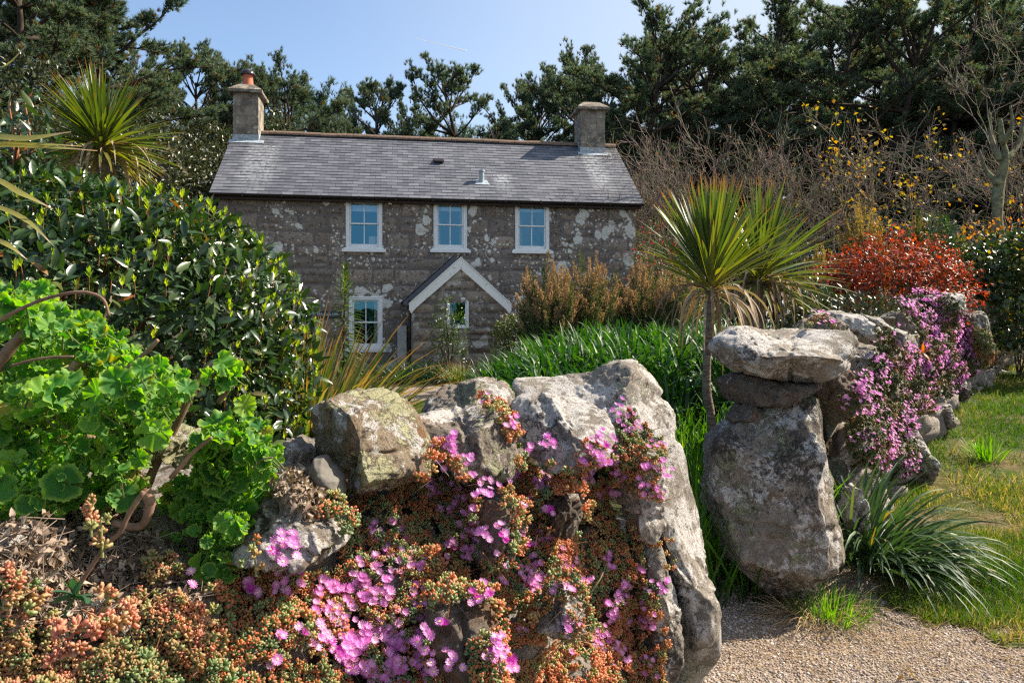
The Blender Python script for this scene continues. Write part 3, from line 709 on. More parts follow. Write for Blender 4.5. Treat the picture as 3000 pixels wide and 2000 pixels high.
cot = empty('cottage', O, 'two storey granite cottage with slate roof, white sash windows and a small gabled porch', 'house', rz=TH)
wl = FP(640, 640)[0]; WLEN = FP(1862, 650)[0]
U0 = 0.0; U1 = WLEN; DEP = 5.0; ZG = 0.35
ZE = 4.70; ZR = 6.80; RUN = 2.62; VE = -0.20                  # eaves, ridge, run from eaves to ridge, eaves line in front of the wall
def rect_sub(rs, q):
    out = []
    for (a, b, c, d) in rs:
        if q[0] >= b or q[1] <= a or q[2] >= d or q[3] <= c: out.append((a, b, c, d)); continue
        if q[0] > a: out.append((a, q[0], c, d))
        if q[1] < b: out.append((q[1], b, c, d))
        x0, x1 = max(a, q[0]), min(b, q[1])
        if q[2] > c: out.append((x0, x1, c, q[2]))
        if q[3] < d: out.append((x0, x1, q[3], d))
    return out
def masonry(g, u0, u1, z0, z1, holes, v=0.0, rng=RNG, rowh=(0.24, 0.42), bw=(0.32, 1.0), gable=None, amp=0.034, tt=0.0, flip=None, proud=1.0):
    """coursed rubble: every block a rounded, uneven face standing proud of the pointing"""
    base = [(u0, u1, z0, z1)]
    for h in holes: base = rect_sub(base, h)
    for (a, b, c, d) in base:
        V = np.array([[a, v, c], [b, v, c], [b, v, d], [a, v, d]]); g.add(V, np.array([[0, 1, 2, 3]]), 2.0, tt, 0)
    z = z0
    while z < z1 - 0.05:
        h = min(rng.uniform(*rowh), z1 - z)
        if z1 - z - h < 0.14: h = z1 - z
        u = u0 - rng.uniform(0, 0.3)
        while u < u1:
            w = rng.uniform(*bw); rs = [(max(u, u0), min(u + w, u1), z, z + h)]; u += w
            if rs[0][1] - rs[0][0] < 0.05: continue
            for q in holes: rs = rect_sub(rs, q)
            if rng.random() < 0.22 and h > 0.26:                     # now and then two thin stones share a course
                rs = [x for (a, b, c, d) in rs for x in ((a, b, c, c + (d - c) * .48), (a, b, c + (d - c) * .48, d))]
            for (a, b, c, d) in rs:
                if gable and ((c + d) / 2 > gable(a) or (c + d) / 2 > gable(b)): continue
                if b - a < 0.07 or d - c < 0.06: continue
                gp = 0.010; nx, nz = max(4, int((b - a) / 0.07)), max(4, int((d - c) / 0.06))
                X, Zz = np.meshgrid(np.linspace(a + gp, b - gp, nx + 1), np.linspace(c + gp, d - gp, nz + 1))
                ed = np.minimum(np.minimum(X - a - gp, b - gp - X), np.minimum(Zz - c - gp, d - gp - Zz))
                pr = rng.uniform(0.35, 1.0) * amp * proud
                nz_ = fbm(np.stack([X * 7, Zz * 7, X * 0 + rng.uniform(0, 99)], -1), 3, 4)
                Y_ = v + 0.012 - (pr + 0.012) * smst(ed / 0.045 + 0.05) - (nz_ - 0.45) * 0.03 * proud
                j = 0.030 * (fbm(np.stack([X * 5, Zz * 5, X * 0 + rng.uniform(0, 99)], -1), 2, 8) - 0.5) * 2
                V = np.stack([X + j * (ed < 0.02), Y_, Zz + j * (ed < 0.02)], -1).reshape(-1, 3)
                i = np.arange(nz)[:, None] * (nx + 1) + np.arange(nx)[None]
                Fq = np.stack([i, i + 1, i + nx + 2, i + nx + 1], -1).reshape(-1, 4)
                g.add(V, Fq, rng.random(), tt, 0)
        z += h
def px_rect(x0, x1, y0, y1, off=0.0):
    ua, za = FP(x0, y1, off); ub, zb = FP(x1, y0, off); return (ua, ub, za, zb)
WINS = [px_rect(1013, 1120, 583, 729), px_rect(1270, 1368, 588, 731), px_rect(1509, 1609, 592, 734), px_rect(1022, 1121, 868, 1022), px_rect(1508, 1612, 868, 1020)]
zt = np.mean([w[3] for w in WINS[:3]]); zb = np.mean([w[2] for w in WINS[:3]])
g = Geo()
rb = rngf(42)
masonry(g, U0, U1, ZG, ZE + 0.06, WINS, 0.0, rb)
# gable walls, back wall and a near-black sheet painted as the shade behind the glass
for u in (U0, U1):
    poly = [(0.0, ZG), (DEP - 0.0, ZG), (DEP, ZE), (RUN - 0.2, ZR - 0.15), (0.0, ZE)]
    V = np.array([[u, a, b] for a, b in poly]); g.add(V, np.array([[0, 1, 2, 3, 4]] if u == U1 else [[4, 3, 2, 1, 0]]), 0.5, 0.0, 0)
V = np.array([[U0, DEP, ZG], [U1, DEP, ZG], [U1, DEP, ZE], [U0, DEP, ZE]]); g.add(V, np.array([[3, 2, 1, 0]]), 0.5, 0, 0)
box(g, (U0 + 0.05, 0.7, ZG), (U1 - 0.05, 0.75, ZE), m=2)
g.build('wall', [M['masonry'], M['mortar'], M['room_shade']], cot, smooth=True)
# roof: courses of single slates on the front pitch
RA = math.atan2(ZR - ZE, RUN); SL = math.hypot(RUN, ZR - ZE)
RU0, RU1 = -0.16, U1 + 0.17
def slates(g, u0, u1, sl, expo, wid, T, rng):
    """T(u, s, n): roof coordinates along, up the slope, off the plane -> local"""
    s = -0.03; row = 0
    while s < sl:
        u = u0 - (wid / 2 if row % 2 else 0) - 0.0
        while u < u1:
            a, b = max(u, u0) + 0.003, min(u + wid, u1) - 0.003; u += wid
            if b - a < 0.03: continue
            e = min(s + expo * 1.12, sl + 0.02); n0 = 0.017 + rng.normal(0, 0.0018); n1 = 0.005
            c = s + rng.normal(0, 0.003)
            V = np.array([T(a, c, n0), T(b, c, n0 + rng.normal(0, .001)), T(b, e, n1), T(a, e, n1), T(a, c, n0 - 0.011), T(b, c, n0 - 0.011), T(b, e, -0.004), T(a, e, -0.004)])
            g.add(V, [np.array([[0, 1, 2, 3], [4, 5, 1, 0], [5, 6, 2, 1], [7, 4, 0, 3]])], rng.random(), 0.5, 0)
        s += expo; row += 1
cr, sr = math.cos(RA), math.sin(RA)
Tm = lambda u, s, n: [u, VE + s * cr - n * sr, ZE + 0.10 + s * sr + n * cr]
g = Geo(); slates(g, RU0, RU1, SL, 0.157, 0.275, Tm, rngf(5))
V = np.array([Tm(RU0, 0, -0.02), Tm(RU1, 0, -0.02), Tm(RU1, SL, -0.02), Tm(RU0, SL, -0.02)]); g.add(V, np.array([[0, 1, 2, 3]]), 0.1, 0.5, 0)
vb = VE + RUN
V = np.array([[RU0, vb, ZR + 0.10], [RU1, vb, ZR + 0.10], [RU1, vb + RUN, ZE + 0.10], [RU0, vb + RUN, ZE + 0.10]]); g.add(V, np.array([[0, 1, 2, 3]]), 0.4, 0.5, 0)
for u in (RU0 + 0.02, RU1 - 0.02):                                # verge edges
    V = np.array([[u, VE + 0.03, ZE + 0.03], [u, vb, ZR + 0.02], [u, vb + RUN, ZE + 0.03], [u, vb + RUN, ZE + 0.08], [u, vb, ZR + 0.09], [u, VE + 0.03, ZE + 0.08]])
    g.add(V, np.array([[0, 1, 4, 5], [1, 2, 3, 4]]), 0.0, 0.5, 0)
roof = g.build('roof', M['slate'], cot, smooth=False)
# ridge tiles
g = Geo(); u = RU0 + 0.05; rr = rngf(9)
while u < RU1 - 0.1:
    e = min(u + 0.45, RU1); dz = rr.normal(0, 0.004)
    an = np.linspace(-0.15, math.pi + 0.15, 9); R1 = 0.125
    pr = [(math.cos(a) * R1 * 1.05, math.sin(a) * R1 * 0.85) for a in an]
    V = np.array([[w, vb + a, ZR + 0.075 + dz + b] for w in (u + 0.004, e - 0.004) for a, b in pr])
    g.add(V, [np.array([[i, i + 1, 10 + i, 9 + i] for i in range(8)]), np.array([list(range(9))]), np.array([list(range(9, 18))[::-1]])], rr.random(), .5)
    u += 0.45
g.build('ridge_tiles', M['ridge_clay'], roof, smooth=False)
# gutter and fascia
g = Geo(); an = np.linspace(math.pi, 2 * math.pi, 9)
for i in range(8):
    a, b = an[i], an[i + 1]; R1 = 0.062
    V = np.array([[w, VE - 0.035 + math.cos(x) * R1, ZE + 0.085 + math.sin(x) * R1] for w in (RU0 + 0.02, RU1 - 0.02) for x in (a, b)]); g.add(V, np.array([[0, 1, 3, 2]]))
for w in (RU0 + 0.02, RU1 - 0.02): g.add(np.array([[w, VE - 0.035 + math.cos(x) * .062, ZE + .085 + math.sin(x) * .062] for x in an]), np.array([list(range(9))]))
for w in np.arange(0.6, U1, 0.9): box(g, (w, VE - 0.105, ZE + 0.015), (w + 0.03, VE - 0.02, ZE + 0.095))
g.build('gutter', M['black_gutter'], cot, smooth=False)
g = Geo(); box(g, (U0 - 0.1, VE + 0.03, ZE - 0.035), (U1 + 0.1, VE + 0.055, ZE + 0.09)); box(g, (U0 - 0.1, VE + 0.055, ZE - 0.03), (U1 + 0.1, -0.03, ZE - 0.01))
g.build('fascia', M['fascia'], cot, smooth=False)

def window(w, parent, kind='sash', blind=0.0, name='window', v=0.0, sill=True):
    u0, u1, z0, z1 = w; f = 0.085 if kind == 'sash' else 0.05
    g = Geo(); a, b = v - 0.012, v + 0.11
    box(g, (u0, a, z0), (u0 + f, b, z1)); box(g, (u1 - f, a, z0), (u1, b, z1)); box(g, (u0 + f, a, z1 - f), (u1 - f, b, z1)); box(g, (u0 + f, a, z0), (u1 - f, b, z0 + f * 0.55))
    box(g, (u0 + f, v + 0.11, z0), (u1 - f, v + 0.13, z0 + 0.02))
    box(g, (u0 + 0.018, a - 0.012, z0 + 0.01), (u0 + 0.03, a, z1 - 0.02)); box(g, (u1 - 0.03, a - 0.012, z0 + 0.01), (u1 - 0.018, a, z1 - 0.02)); box(g, (u0 + 0.03, a - 0.012, z1 - 0.032), (u1 - 0.03, a, z1 - 0.02))
    fr = g.build(name, M['white_paint'], parent, smooth=False)
    iu0, iu1, iz0, iz1 = u0 + f, u1 - f, z0 + f * 0.55, z1 - f
    zm = (iz0 + iz1) / 2 + 0.03; um = (iu0 + iu1) / 2; st = 0.04; gb = 0.011
    if kind == 'sash':
        for (p, q, vv, lo, hi) in ((zm - 0.02, iz1, v + 0.035, 0.035, 0.03), (iz0, zm + 0.02, v + 0.068, 0.085, 0.035)):
            g = Geo(); c, d = vv, vv + 0.03
            box(g, (iu0, c, p), (iu0 + st, d, q)); box(g, (iu1 - st, c, p), (iu1, d, q)); box(g, (iu0 + st, c, p), (iu1 - st, d, p + lo)); box(g, (iu0 + st, c, q - hi), (iu1 - st, d, q)); box(g, (um - gb, c + 0.004, p + lo), (um + gb, d - 0.004, q - hi))
            g.build('sash', M['white_paint'], fr, smooth=False)
            g = Geo()
            V = np.array([[iu0 + st, vv + 0.016, p + lo], [iu1 - st, vv + 0.016, p + lo], [iu1 - st, vv + 0.016, q - hi], [iu0 + st, vv + 0.016, q - hi]]); g.add(V, np.array([[0, 1, 2, 3]]))
            g.build('pane', M['glass'], fr, smooth=False)
    else:
        g = Geo(); st = 0.03
        box(g, (iu0, v + 0.03, iz0), (iu0 + st, v + 0.06, iz1)); box(g, (iu1 - st, v + 0.03, iz0), (iu1, v + 0.06, iz1)); box(g, (iu0 + st, v + 0.03, iz1 - st), (iu1 - st, v + 0.06, iz1)); box(g, (iu0 + st, v + 0.03, iz0), (iu1 - st, v + 0.06, iz0 + 0.05))
        g.build('sash', M['white_paint'], fr, smooth=False)
        g = Geo(); V = np.array([[iu0 + st, v + .045, iz0 + .05], [iu1 - st, v + .045, iz0 + .05], [iu1 - st, v + .045, iz1 - st], [iu0 + st, v + .045, iz1 - st]]); g.add(V, np.array([[0, 1, 2, 3]])); g.build('pane', M['glass'], fr, smooth=False)
    if sill:
        g = Geo(); box(g, (u0 - 0.09, v - 0.10, z0 - 0.075), (u1 + 0.09, v + 0.03, z0 - 0.003)); box(g, (u0 - 0.05, v - 0.04, z0 - 0.003), (u1 + 0.05, v - 0.014, z0 + 0.03))
        g.build('sill', M['white_paint'], fr, smooth=False)
    if blind:
        g = Geo(); hh = (iz1 - iz0) * blind; n = 10
        box(g, (iu0 + 0.01, v + 0.17, iz1 - hh), (iu1 - 0.01, v + 0.176, iz1)); box(g, (iu0 + 0.01, v + 0.165, iz1 - hh - 0.02), (iu1 - 0.01, v + 0.18, iz1 - hh))
        g.build('blind', M['blind'], fr, smooth=False)
    return fr
M['curtain'] = plain('cream_curtain', (0.62, 0.55, 0.48), 0.9, 0.05)
for i, (w, bl) in enumerate(zip(WINS, (0.17, 0.13, 0.12, 0, 0))):
    fr = window(w, cot, 'sash', bl)
    for (q0, q1) in {0: ((.62, .95),), 1: ((.10, .22), (.80, .92)), 2: ((.10, .24),), 3: ((.74, .92),)}.get(i, ()):
        ua, ub = w[0] + (w[1] - w[0]) * q0, w[0] + (w[1] - w[0]) * q1; n = 24; x = np.linspace(ua, ub, n); yv = 0.24 + 0.025 * np.sin(np.linspace(0, 22, n)); top = w[3] - .09 if i else w[2] + (w[3] - w[2]) * .28
        V = np.concatenate([np.stack([x, yv, 0 * x + w[2] + .05], 1), np.stack([x, yv, 0 * x + top], 1)]); g = Geo(); g.add(V, np.array([[j, j + 1, n + j + 1, n + j] for j in range(n - 1)])); g.build('curtain', M['curtain'], fr)

# chimneys at the two ends of the ridge
def chimney(uc, uw, vd, top, pot):
    g = Geo(); u0, u1 = uc - uw / 2, uc + uw / 2; v0, v1 = vb - vd / 2, vb + vd / 2; z0 = ZR - 0.75
    n = 9; zz = np.linspace(z0, top - 0.27, n)
    for (a, b) in (((u0, v0), (u1, v0)), ((u1, v0), (u1, v1)), ((u1, v1), (u0, v1)), ((u0, v1), (u0, v0))):
        T_ = np.linspace(0, 1, 9); X = a[0] + (b[0] - a[0]) * T_; Y_ = a[1] + (b[1] - a[1]) * T_
        V = np.array([[X[j], Y_[j], z] for z in zz for j in range(9)])
        nrm = np.array([b[1] - a[1], -(b[0] - a[0]), 0]); nrm /= np.linalg.norm(nrm)
        ed = np.minimum(np.tile(T_, n), 1 - np.tile(T_, n)) > 0.01
        V += nrm * ((fbm(V * 5, 3, 3) - 0.5) * 0.05 * ed)[:, None]
        i = np.arange(n - 1)[:, None] * 9 + np.arange(8)[None]
        g.add(V, np.stack([i, i + 1, i + 10, i + 9], -1).reshape(-1, 4), 0.5, 0.0)
    ch = g.build('chimney', M['chimney'], cot, smooth=False)
    g = Geo(); o_ = 0.11; zc = top - 0.27
    V = []
    for (z, e) in ((zc - 0.0, 0.0), (zc + 0.005, o_), (zc + 0.075, o_), (zc + 0.25, -0.10), (zc + 0.27, -0.14)):
        nn = 6
        ring = []
        cs = [(u0 - e, v0 - e), (u1 + e, v0 - e), (u1 + e, v1 + e), (u0 - e, v1 + e)]
        for q in range(4):
            for t in np.arange(nn) / nn:
                ring.append((cs[q][0] + (cs[(q + 1) % 4][0] - cs[q][0]) * t, cs[q][1] + (cs[(q + 1) % 4][1] - cs[q][1]) * t, z))
        V.append(ring)
    V = np.array(V); m = V.shape[1]; V = V.reshape(-1, 3); V = V + (fbm(V * 8, 3, 6)[:, None] - 0.5) * 0.045
    Fq = np.array([[i * m + j, i * m + (j + 1) % m, (i + 1) * m + (j + 1) % m, (i + 1) * m + j] for i in range(4) for j in range(m)])
    g.add(V, [Fq, np.array([list(range(4 * m, 5 * m))])], 0.5, 1.0)
    g.build('chimney_cap', M['chimney'], ch, smooth=False)
    g = Geo()                                                         # lead apron and soakers
    v = v0 - 0.012; zr = ZE + 0.10 + (v0 - VE) / cr * sr
    box(g, (u0 - 0.015, v, zr), (u1 + 0.015, v0 + 0.1, zr + 0.17))
    V = np.array([Tm(u0 - 0.1, (v0 - VE) / cr - 0.16, 0.03), Tm(u1 + 0.16, (v0 - VE) / cr - 0.16, 0.03), Tm(u1 + 0.16, (v0 - VE) / cr + 0.02, 0.03), Tm(u0 - 0.1, (v0 - VE) / cr + 0.02, 0.03)]); g.add(V, np.array([[0, 1, 2, 3]]))
    for uu in (u0 - 0.013, u1 + 0.013):
        V = np.array([[uu, v0, zr], [uu, vb, ZR + 0.1], [uu, vb, ZR + 0.25], [uu, v0, zr + 0.16]]); g.add(V, np.array([[0, 1, 2, 3]]))
    g.build('flashing', M['lead'], ch, smooth=False)
    if pot:
        g = Geo(); prof = [(0.150, 0), (0.146, 0.10), (0.135, 0.22), (0.130, 0.31), (0.145, 0.32), (0.145, 0.35), (0.12, 0.35)]
        V = np.array([[uc - 0.02 + r_ * math.cos(a), vb + r_ * math.sin(a), top - 0.03 + z] for r_, z in prof for a in np.arange(24) * math.pi / 12])
        g.add(V, np.array([[i * 24 + j, i * 24 + (j + 1) % 24, (i + 1) * 24 + (j + 1) % 24, (i + 1) * 24 + j] for i in range(6) for j in range(24)]))
        g.build('chimney_pot', M['terracotta'], ch)
        g = Geo(); prof = [(0.14, 0.34), (0.185, 0.34), (0.19, 0.37), (0.178, 0.42), (0.135, 0.47), (0.065, 0.50), (0.012, 0.505)]
        V = np.array([[uc - 0.02 + r_ * math.cos(a), vb + r_ * math.sin(a), top - 0.03 + z] for r_, z in prof for a in np.arange(24) * math.pi / 12])
        g.add(V, [np.array([[i * 24 + j, i * 24 + (j + 1) % 24, (i + 1) * 24 + (j + 1) % 24, (i + 1) * 24 + j] for i in range(6) for j in range(24)]), np.array([list(range(144, 168))])])
        g.build('cowl', M['cowl'], ch)
    return ch
def UP(px, py): return FP(px, py, vb)
cl = FP(683, 420, vb - 0.38)[0]; cr_ = FP(757, 420, vb - 0.38)[0]
c1 = chimney((cl + cr_) / 2, cr_ - cl, 0.78, FP(722, 256, vb)[1], True)
cl = FP(1701, 430, vb - 0.38)[0]; cr_ = FP(1772, 430, vb - 0.38)[0]
c2 = chimney((cl + cr_) / 2, cr_ - cl, 0.78, FP(1740, 308, vb)[1], False)
c1['label'] = 'chimney with a red clay pot and dark domed cowl'; c2['label'] = 'squat lichen-covered chimney without a pot'
# vent pipe and slate vent on the front pitch
def roof_s(px, py):
    d = np.array([(px - 1500) / F, 1, (HOR - py) / F]); c = np.array([0, 0, EYE]) - O
    n = -sr * VV + np.array([0, 0, cr]); p0 = VE * VV + np.array([0, 0, ZE + 0.115])
    t = ((p0 - c) @ n) / (d @ n); w = c + t * d
    return w @ UU, w @ VV, w[2]
u, v, z = roof_s(1411, 533)
g = Geo(); tube(g, [(u, v, z - 0.1), (u, v, z + 0.10), (u, v, z + 0.26)], [0.065, 0.065, 0.065], 14); tube(g, [(u, v, z + 0.26), (u, v, z + 0.30)], [0.085, 0.08], 14)
sx = (v - VE) / cr
V = np.array([Tm(u - 0.18, sx - 0.16, 0.026), Tm(u + 0.2, sx - 0.16, 0.026), Tm(u + 0.14, sx + 0.10, 0.026), Tm(u - 0.14, sx + 0.10, 0.026)]); g.add(V, np.array([[0, 1, 2, 3]]))
g.build('vent_pipe', M['lead'], roof, smooth=False)
u, v, z = roof_s(1286, 478)
g = Geo(); sx = (v - VE) / cr
A = [Tm(u - .12, sx, .02), Tm(u + .12, sx, .02), Tm(u + .12, sx, .09), Tm(u - .12, sx, .09), Tm(u - .13, sx - .03, .10), Tm(u + .13, sx - .03, .10), Tm(u + .12, sx + .28, .02), Tm(u - .12, sx + .28, .02)]
g.add(np.array(A), [np.array([[0, 1, 2, 3], [4, 5, 6, 7]]), np.array([[1, 6, 5], [0, 4, 7]])], 0.2)
g.build('slate_vent', M['cowl'], roof, smooth=False)

# porch
PV = -1.30
pu0, pz0 = FP(1207, 1080, PV); pu1, _ = FP(1480, 1080, PV)
pap = FP(1350, 758, PV - 0.12); pel = FP(1207, 888, PV - 0.12); per = FP(1494, 888, PV - 0.12)
pc = pap[0]; hw = (per[0] - pel[0]) / 2 + 0.0; pitch = (pap[1] - pel[1]) / hw
PW = px_rect(1309, 1373, 872, 961, PV)
g = Geo(); rp = rngf(77)
zside = pel[1] + 0.02
gab = lambda u: pap[1] - 0.12 - abs(u - pc) * pitch
masonry(g, pu0, pu1, ZG, zside, [PW], PV, rp, (0.26, 0.42), (0.4, 0.95), None, 0.05, 1.0, proud=1.6)
V = np.array([[pu0, PV, zside], [pu1, PV, zside], [pc, PV, pap[1] - 0.1]]); g.add(V, np.array([[0, 1, 2]]), 2.0, 1.0, 0)
z = zside
while z < pap[1] - 0.35:
    h = rp.uniform(0.22, 0.32); half = max(0.12, (pap[1] - 0.12 - z - h * 0.5) / pitch); g2 = None
    u = pc - half
    while u < pc + half - 0.05:
        w = min(rp.uniform(0.45, 0.95), pc + half - u); gg = Geo()
        masonry(g, u, u + w, z, z + h, [], PV - 0.001, rp, (h, h + .01), (5, 6), None, 0.045, 1.0, proud=1.5); u += w
    z += h
for u in (pu0, pu1):
    V = np.array([[u, PV, ZG], [u, 0, ZG], [u, 0, zside], [u, PV, zside]]); g.add(V, np.array([[0, 1, 2, 3]] if u == pu1 else [[3, 2, 1, 0]]), 0.6, 1.0, 0)
box(g, (pu0 + 0.1, PV + 0.6, ZG), (pu1 - 0.1, PV + 0.63, zside), m=2)
porch = g.build('porch', [M['masonry'], M['mortar'], M['room_shade']], cot)
porch['label'] = 'small stone porch with a white gabled bargeboard'
window(PW, porch, 'casement', 0, 'porch_window', PV, False)
for o_ in list(bpy.data.objects):
    pass
cp, sp_ = math.cos(math.atan(pitch)), math.sin(math.atan(pitch)); psl = (hw + 0.05) / cp
g = Geo()
for sgn in (-1, 1):
    Tp = lambda u, s, n, sgn=sgn: [pc + sgn * (hw + 0.05 - s * cp + n * sp_), PV - 0.10 + u, pap[1] + 0.05 - (hw + 0.05) * pitch + s * sp_ + n * cp]
    lift = 0.13 if sgn < 0 else 0.02
    Tq = Tp; Tp = lambda u, s, n, Tq=Tq, lift=lift, sgn=sgn: Tq(u + 0.03, s - (0.10 if sgn < 0 else 0), n + lift)
    slates(g, 0, -PV + 0.06, psl + (0.10 if sgn < 0 else 0.0), 0.16, 0.26, Tp, rngf(31))
    V = np.array([Tp(0.01, 0, -.02), Tp(-PV + .06, 0, -.02), Tp(-PV + .06, psl, -.02), Tp(0.01, psl, -.02), Tp(0.01, 0, -.02 - lift), Tp(0.01, psl, -.02 - lift), Tp(-PV + .06, 0, -.02 - lift)]); g.add(V, np.array([[0, 1, 2, 3], [0, 3, 5, 4], [0, 4, 6, 1]]), .0, .5)
V = np.array([[pc - 0.10, w, pap[1] - 0.01] if q == 0 else ([pc, w, pap[1] + 0.10] if q == 1 else [pc + 0.10, w, pap[1] - 0.01]) for w in (PV - 0.1, 0.02) for q in range(3)])
g.add(V, np.array([[0, 1, 4, 3], [1, 2, 5, 4]]), 0.5)
g.build('porch_roof', M['slate'], porch, smooth=False)
g = Geo(); bh = 0.195
for sgn in (-1, 1):
    poly = [(pc, pap[1] + 0.035), (pc + sgn * (hw + 0.05), pap[1] + 0.035 - (hw + 0.05) * pitch), (pc + sgn * (hw + 0.05), pap[1] + 0.035 - (hw + 0.05) * pitch - bh * 0.75), (pc + sgn * (hw + 0.0), pap[1] - (hw + 0.05) * pitch - bh * 0.98), (pc + sgn * (hw - 0.08), pap[1] - (hw - 0.08) * pitch - bh * 1.05), (pc, pap[1] - bh * 1.22)]
    prism(g, poly, 1, PV - 0.135 - 0.001 * (sgn > 0), PV - 0.105)
    poly2 = [(pc, pap[1] + 0.05), (pc + sgn * (hw + 0.06), pap[1] + 0.05 - (hw + 0.06) * pitch), (pc + sgn * (hw + 0.06), pap[1] + 0.02 - (hw + 0.06) * pitch), (pc, pap[1] + 0.02)]
    prism(g, poly2, 1, PV - 0.150 - 0.001 * (sgn > 0), PV - 0.1365)
g.build('bargeboard', M['barge'], porch, smooth=False)
for (u, nm) in ((pu0 - 0.05, 'l'), (pu1 + 0.06, 'r')):
    g = Geo(); vv = PV + 0.05 if nm == 'l' else -0.08
    zt_ = zside - 0.02
    tube(g, [(u, vv, ZG), (u, vv, zt_ - 0.1), (u, vv, zt_)], 0.036, 10); tube(g, [(u, PV - 0.08, zt_ + 0.03), (u, 0, zt_ + 0.05)], 0.045, 10)
    g.build('downpipe', M['black_gutter'], porch)

# fittings on the facade
def W(u, v, z): return O + u * UU + v * VV + np.array([0, 0, z])
u, z = FP(1185, 1030)
u -= 0.06
t = empty('meter_box', W(u, -0.002, 0.62), 'grey white meter cupboard standing against the facade left of the porch', 'meter box', rz=TH)
z0, z1 = FP(1185, 1085)[1], FP(1185, 952)[1]; off = 0.62
g = Geo(); prism(g, [(-0.115, z0 - off), (0.115, z0 - off), (0.115, z1 - off - 0.02), (0.0, z1 - off), (-0.115, z1 - off - 0.02)], 1, -0.2, -0.03); g.build('cabinet', plain('grey_meter_cabinet', (0.42, 0.41, 0.38), .7, .2, 12, .15), t, smooth=False)
g = Geo(); box(g, (-0.10, -0.214, z0 - off + 0.03), (0.10, -0.201, z1 - off - 0.05)); g.build('door', plain('grey_meter_door', (0.48, 0.47, 0.44), .6, .2, 12, .15), t, smooth=False)
u, z = FP(1143, 592)
t = empty('wall_lamp', W(u, 0, z), 'small white capsule lamp on the facade beside the upper left window', 'lamp', rz=TH)
g = Geo(); tube(g, [(0, -.09, -.08), (0, -.09, -.07), (0, -.09, .07), (0, -.09, .085)], [.03, .05, .05, .03], 14); g.build('lamp_housing', M['white_paint'], t)
g = Geo(); box(g, (-.025, -.09, -.02), (.025, 0.0, .02)); g.build('bracket', M['white_paint'], t, smooth=False)
g = Geo(); tube(g, [(0.0, -.09, -.13), (0, -.09, -.08)], .022, 10); g.build('sensor', M['black_gutter'], t)
M['sign_blue'] = plain('dark_blue_slate_sign', (0.012, 0.022, 0.036), 0.5, 0.4)
ua, za = FP(925, 930); ub, zb_ = FP(1002, 912)
t = empty('name_sign', W((ua + ub) / 2, -0.03, (za + zb_) / 2), 'dark slate name plate lettered SMUGGLERS on the facade left of the ground floor window', 'sign', rz=TH)
g = Geo(); box(g, (-(ub - ua) / 2, -0.02, -0.085), ((ub - ua) / 2, 0.012, 0.085)); pn = g.build('panel', M['sign_blue'], t, smooth=False)
cu = bpy.data.curves.new('lettering', 'FONT'); cu.body = 'SMUGGLERS'; cu.size = 0.092; cu.extrude = 0.002; cu.align_x = 'LEFT'; cu.align_y = 'CENTER'
to = bpy.data.objects.new('lettering_source', cu); C.objects.link(to)
bpy.context.view_layer.update()
me = bpy.data.meshes.new_from_object(to.evaluated_get(bpy.context.evaluated_depsgraph_get())); bpy.data.objects.remove(to)
lo = bpy.data.objects.new('lettering', me); C.objects.link(lo); lo.parent = t; lo.rotation_euler = (math.radians(90), 0, 0); lo.location = (-(ub - ua) / 2 + 0.03, -0.024, 0)
me.materials.clear(); me.materials.append(plain('pale_blue_lettering', (0.45, 0.62, 0.70), 0.6, 0.2))
# ------------------------------------------------------------------ leaf templates
def leaf_tpl(w=0.36, n=4, fold=0.25, curl=0.15, sharp=0.8, wave=0.0):
    V, t = [], []
    for i in range(n + 1):
        u = i / n; ww = w / 2 * (math.sin(math.pi * min(1, u ** 0.85 * 0.97 + 0.03)) ** sharp if 0 < i < n else 0.04)
        z = -curl * u * u
        wv = wave * (1 if i % 2 else -1)
        V += [[-ww, u, z + fold * ww + wv], [0, u, z], [ww, u, z + fold * ww - wv]]; t += [u] * 3
    q = [[i * 3 + c, i * 3 + c + 1, i * 3 + c + 4, i * 3 + c + 3] for i in range(n) for c in (0, 1)]
    return np.array(V, float), [np.array(q)], np.array(t)
BAY = leaf_tpl(0.36, 5, 0.35, 0.18, 0.8, 0.012)
SMALL = leaf_tpl(0.5, 2, 0.3, 0.1)
NARROW = leaf_tpl(0.2, 3, 0.2, 0.25)
def diamond(w=0.5): return np.array([[0, 0, 0], [w / 2, .5, .06], [0, 1, 0], [-w / 2, .5, .06]], float), [np.array([[0, 1, 2, 3]])], np.array([0, .5, 1, .5])
DIA = diamond()
def merge(tpls, Rs, Ts, Ss):
    V, t = [], []; Fq = {}; n = 0
    for (v, fs, tt), R, T, S in zip(tpls, Rs, Ts, Ss):
        V.append((v * S) @ np.asarray(R).T + T); t.append(tt)
        for f in fs: Fq.setdefault(f.shape[1], []).append(f + n)
        n += len(v)
    return np.concatenate(V), [np.concatenate(x) for x in Fq.values()], np.concatenate(t)
def whorl(tpl, n, el0, el1, s0=1, s1=1, rng=RNG, rise=0.0):
    """n leaves round a stem tip, +Z is the stem direction"""
    Rs, Ts, Ss = [], [], []
    for i in range(n):
        a = i * 2.39996 + rng.uniform(-.3, .3); u = i / max(1, n - 1); el = el0 + (el1 - el0) * u
        d = np.array([[math.cos(a) * math.cos(el), math.sin(a) * math.cos(el), math.sin(el)]])
        nn = np.array([[-math.cos(a) * math.sin(el), -math.sin(a) * math.sin(el), math.cos(el)]])
        Rs.append(frames(d, nn)[0]); Ts.append(np.array([0, 0, rise * u])); Ss.append(s0 + (s1 - s0) * u)
    return merge([tpl] * n, Rs, Ts, Ss)
def zframes(z, rng):
    """rotations whose +Z is the given direction, spun at random"""
    z = norm(np.asarray(z, float)); y = np.cross(z, rvec(rng, len(z))); return frames(y, z)

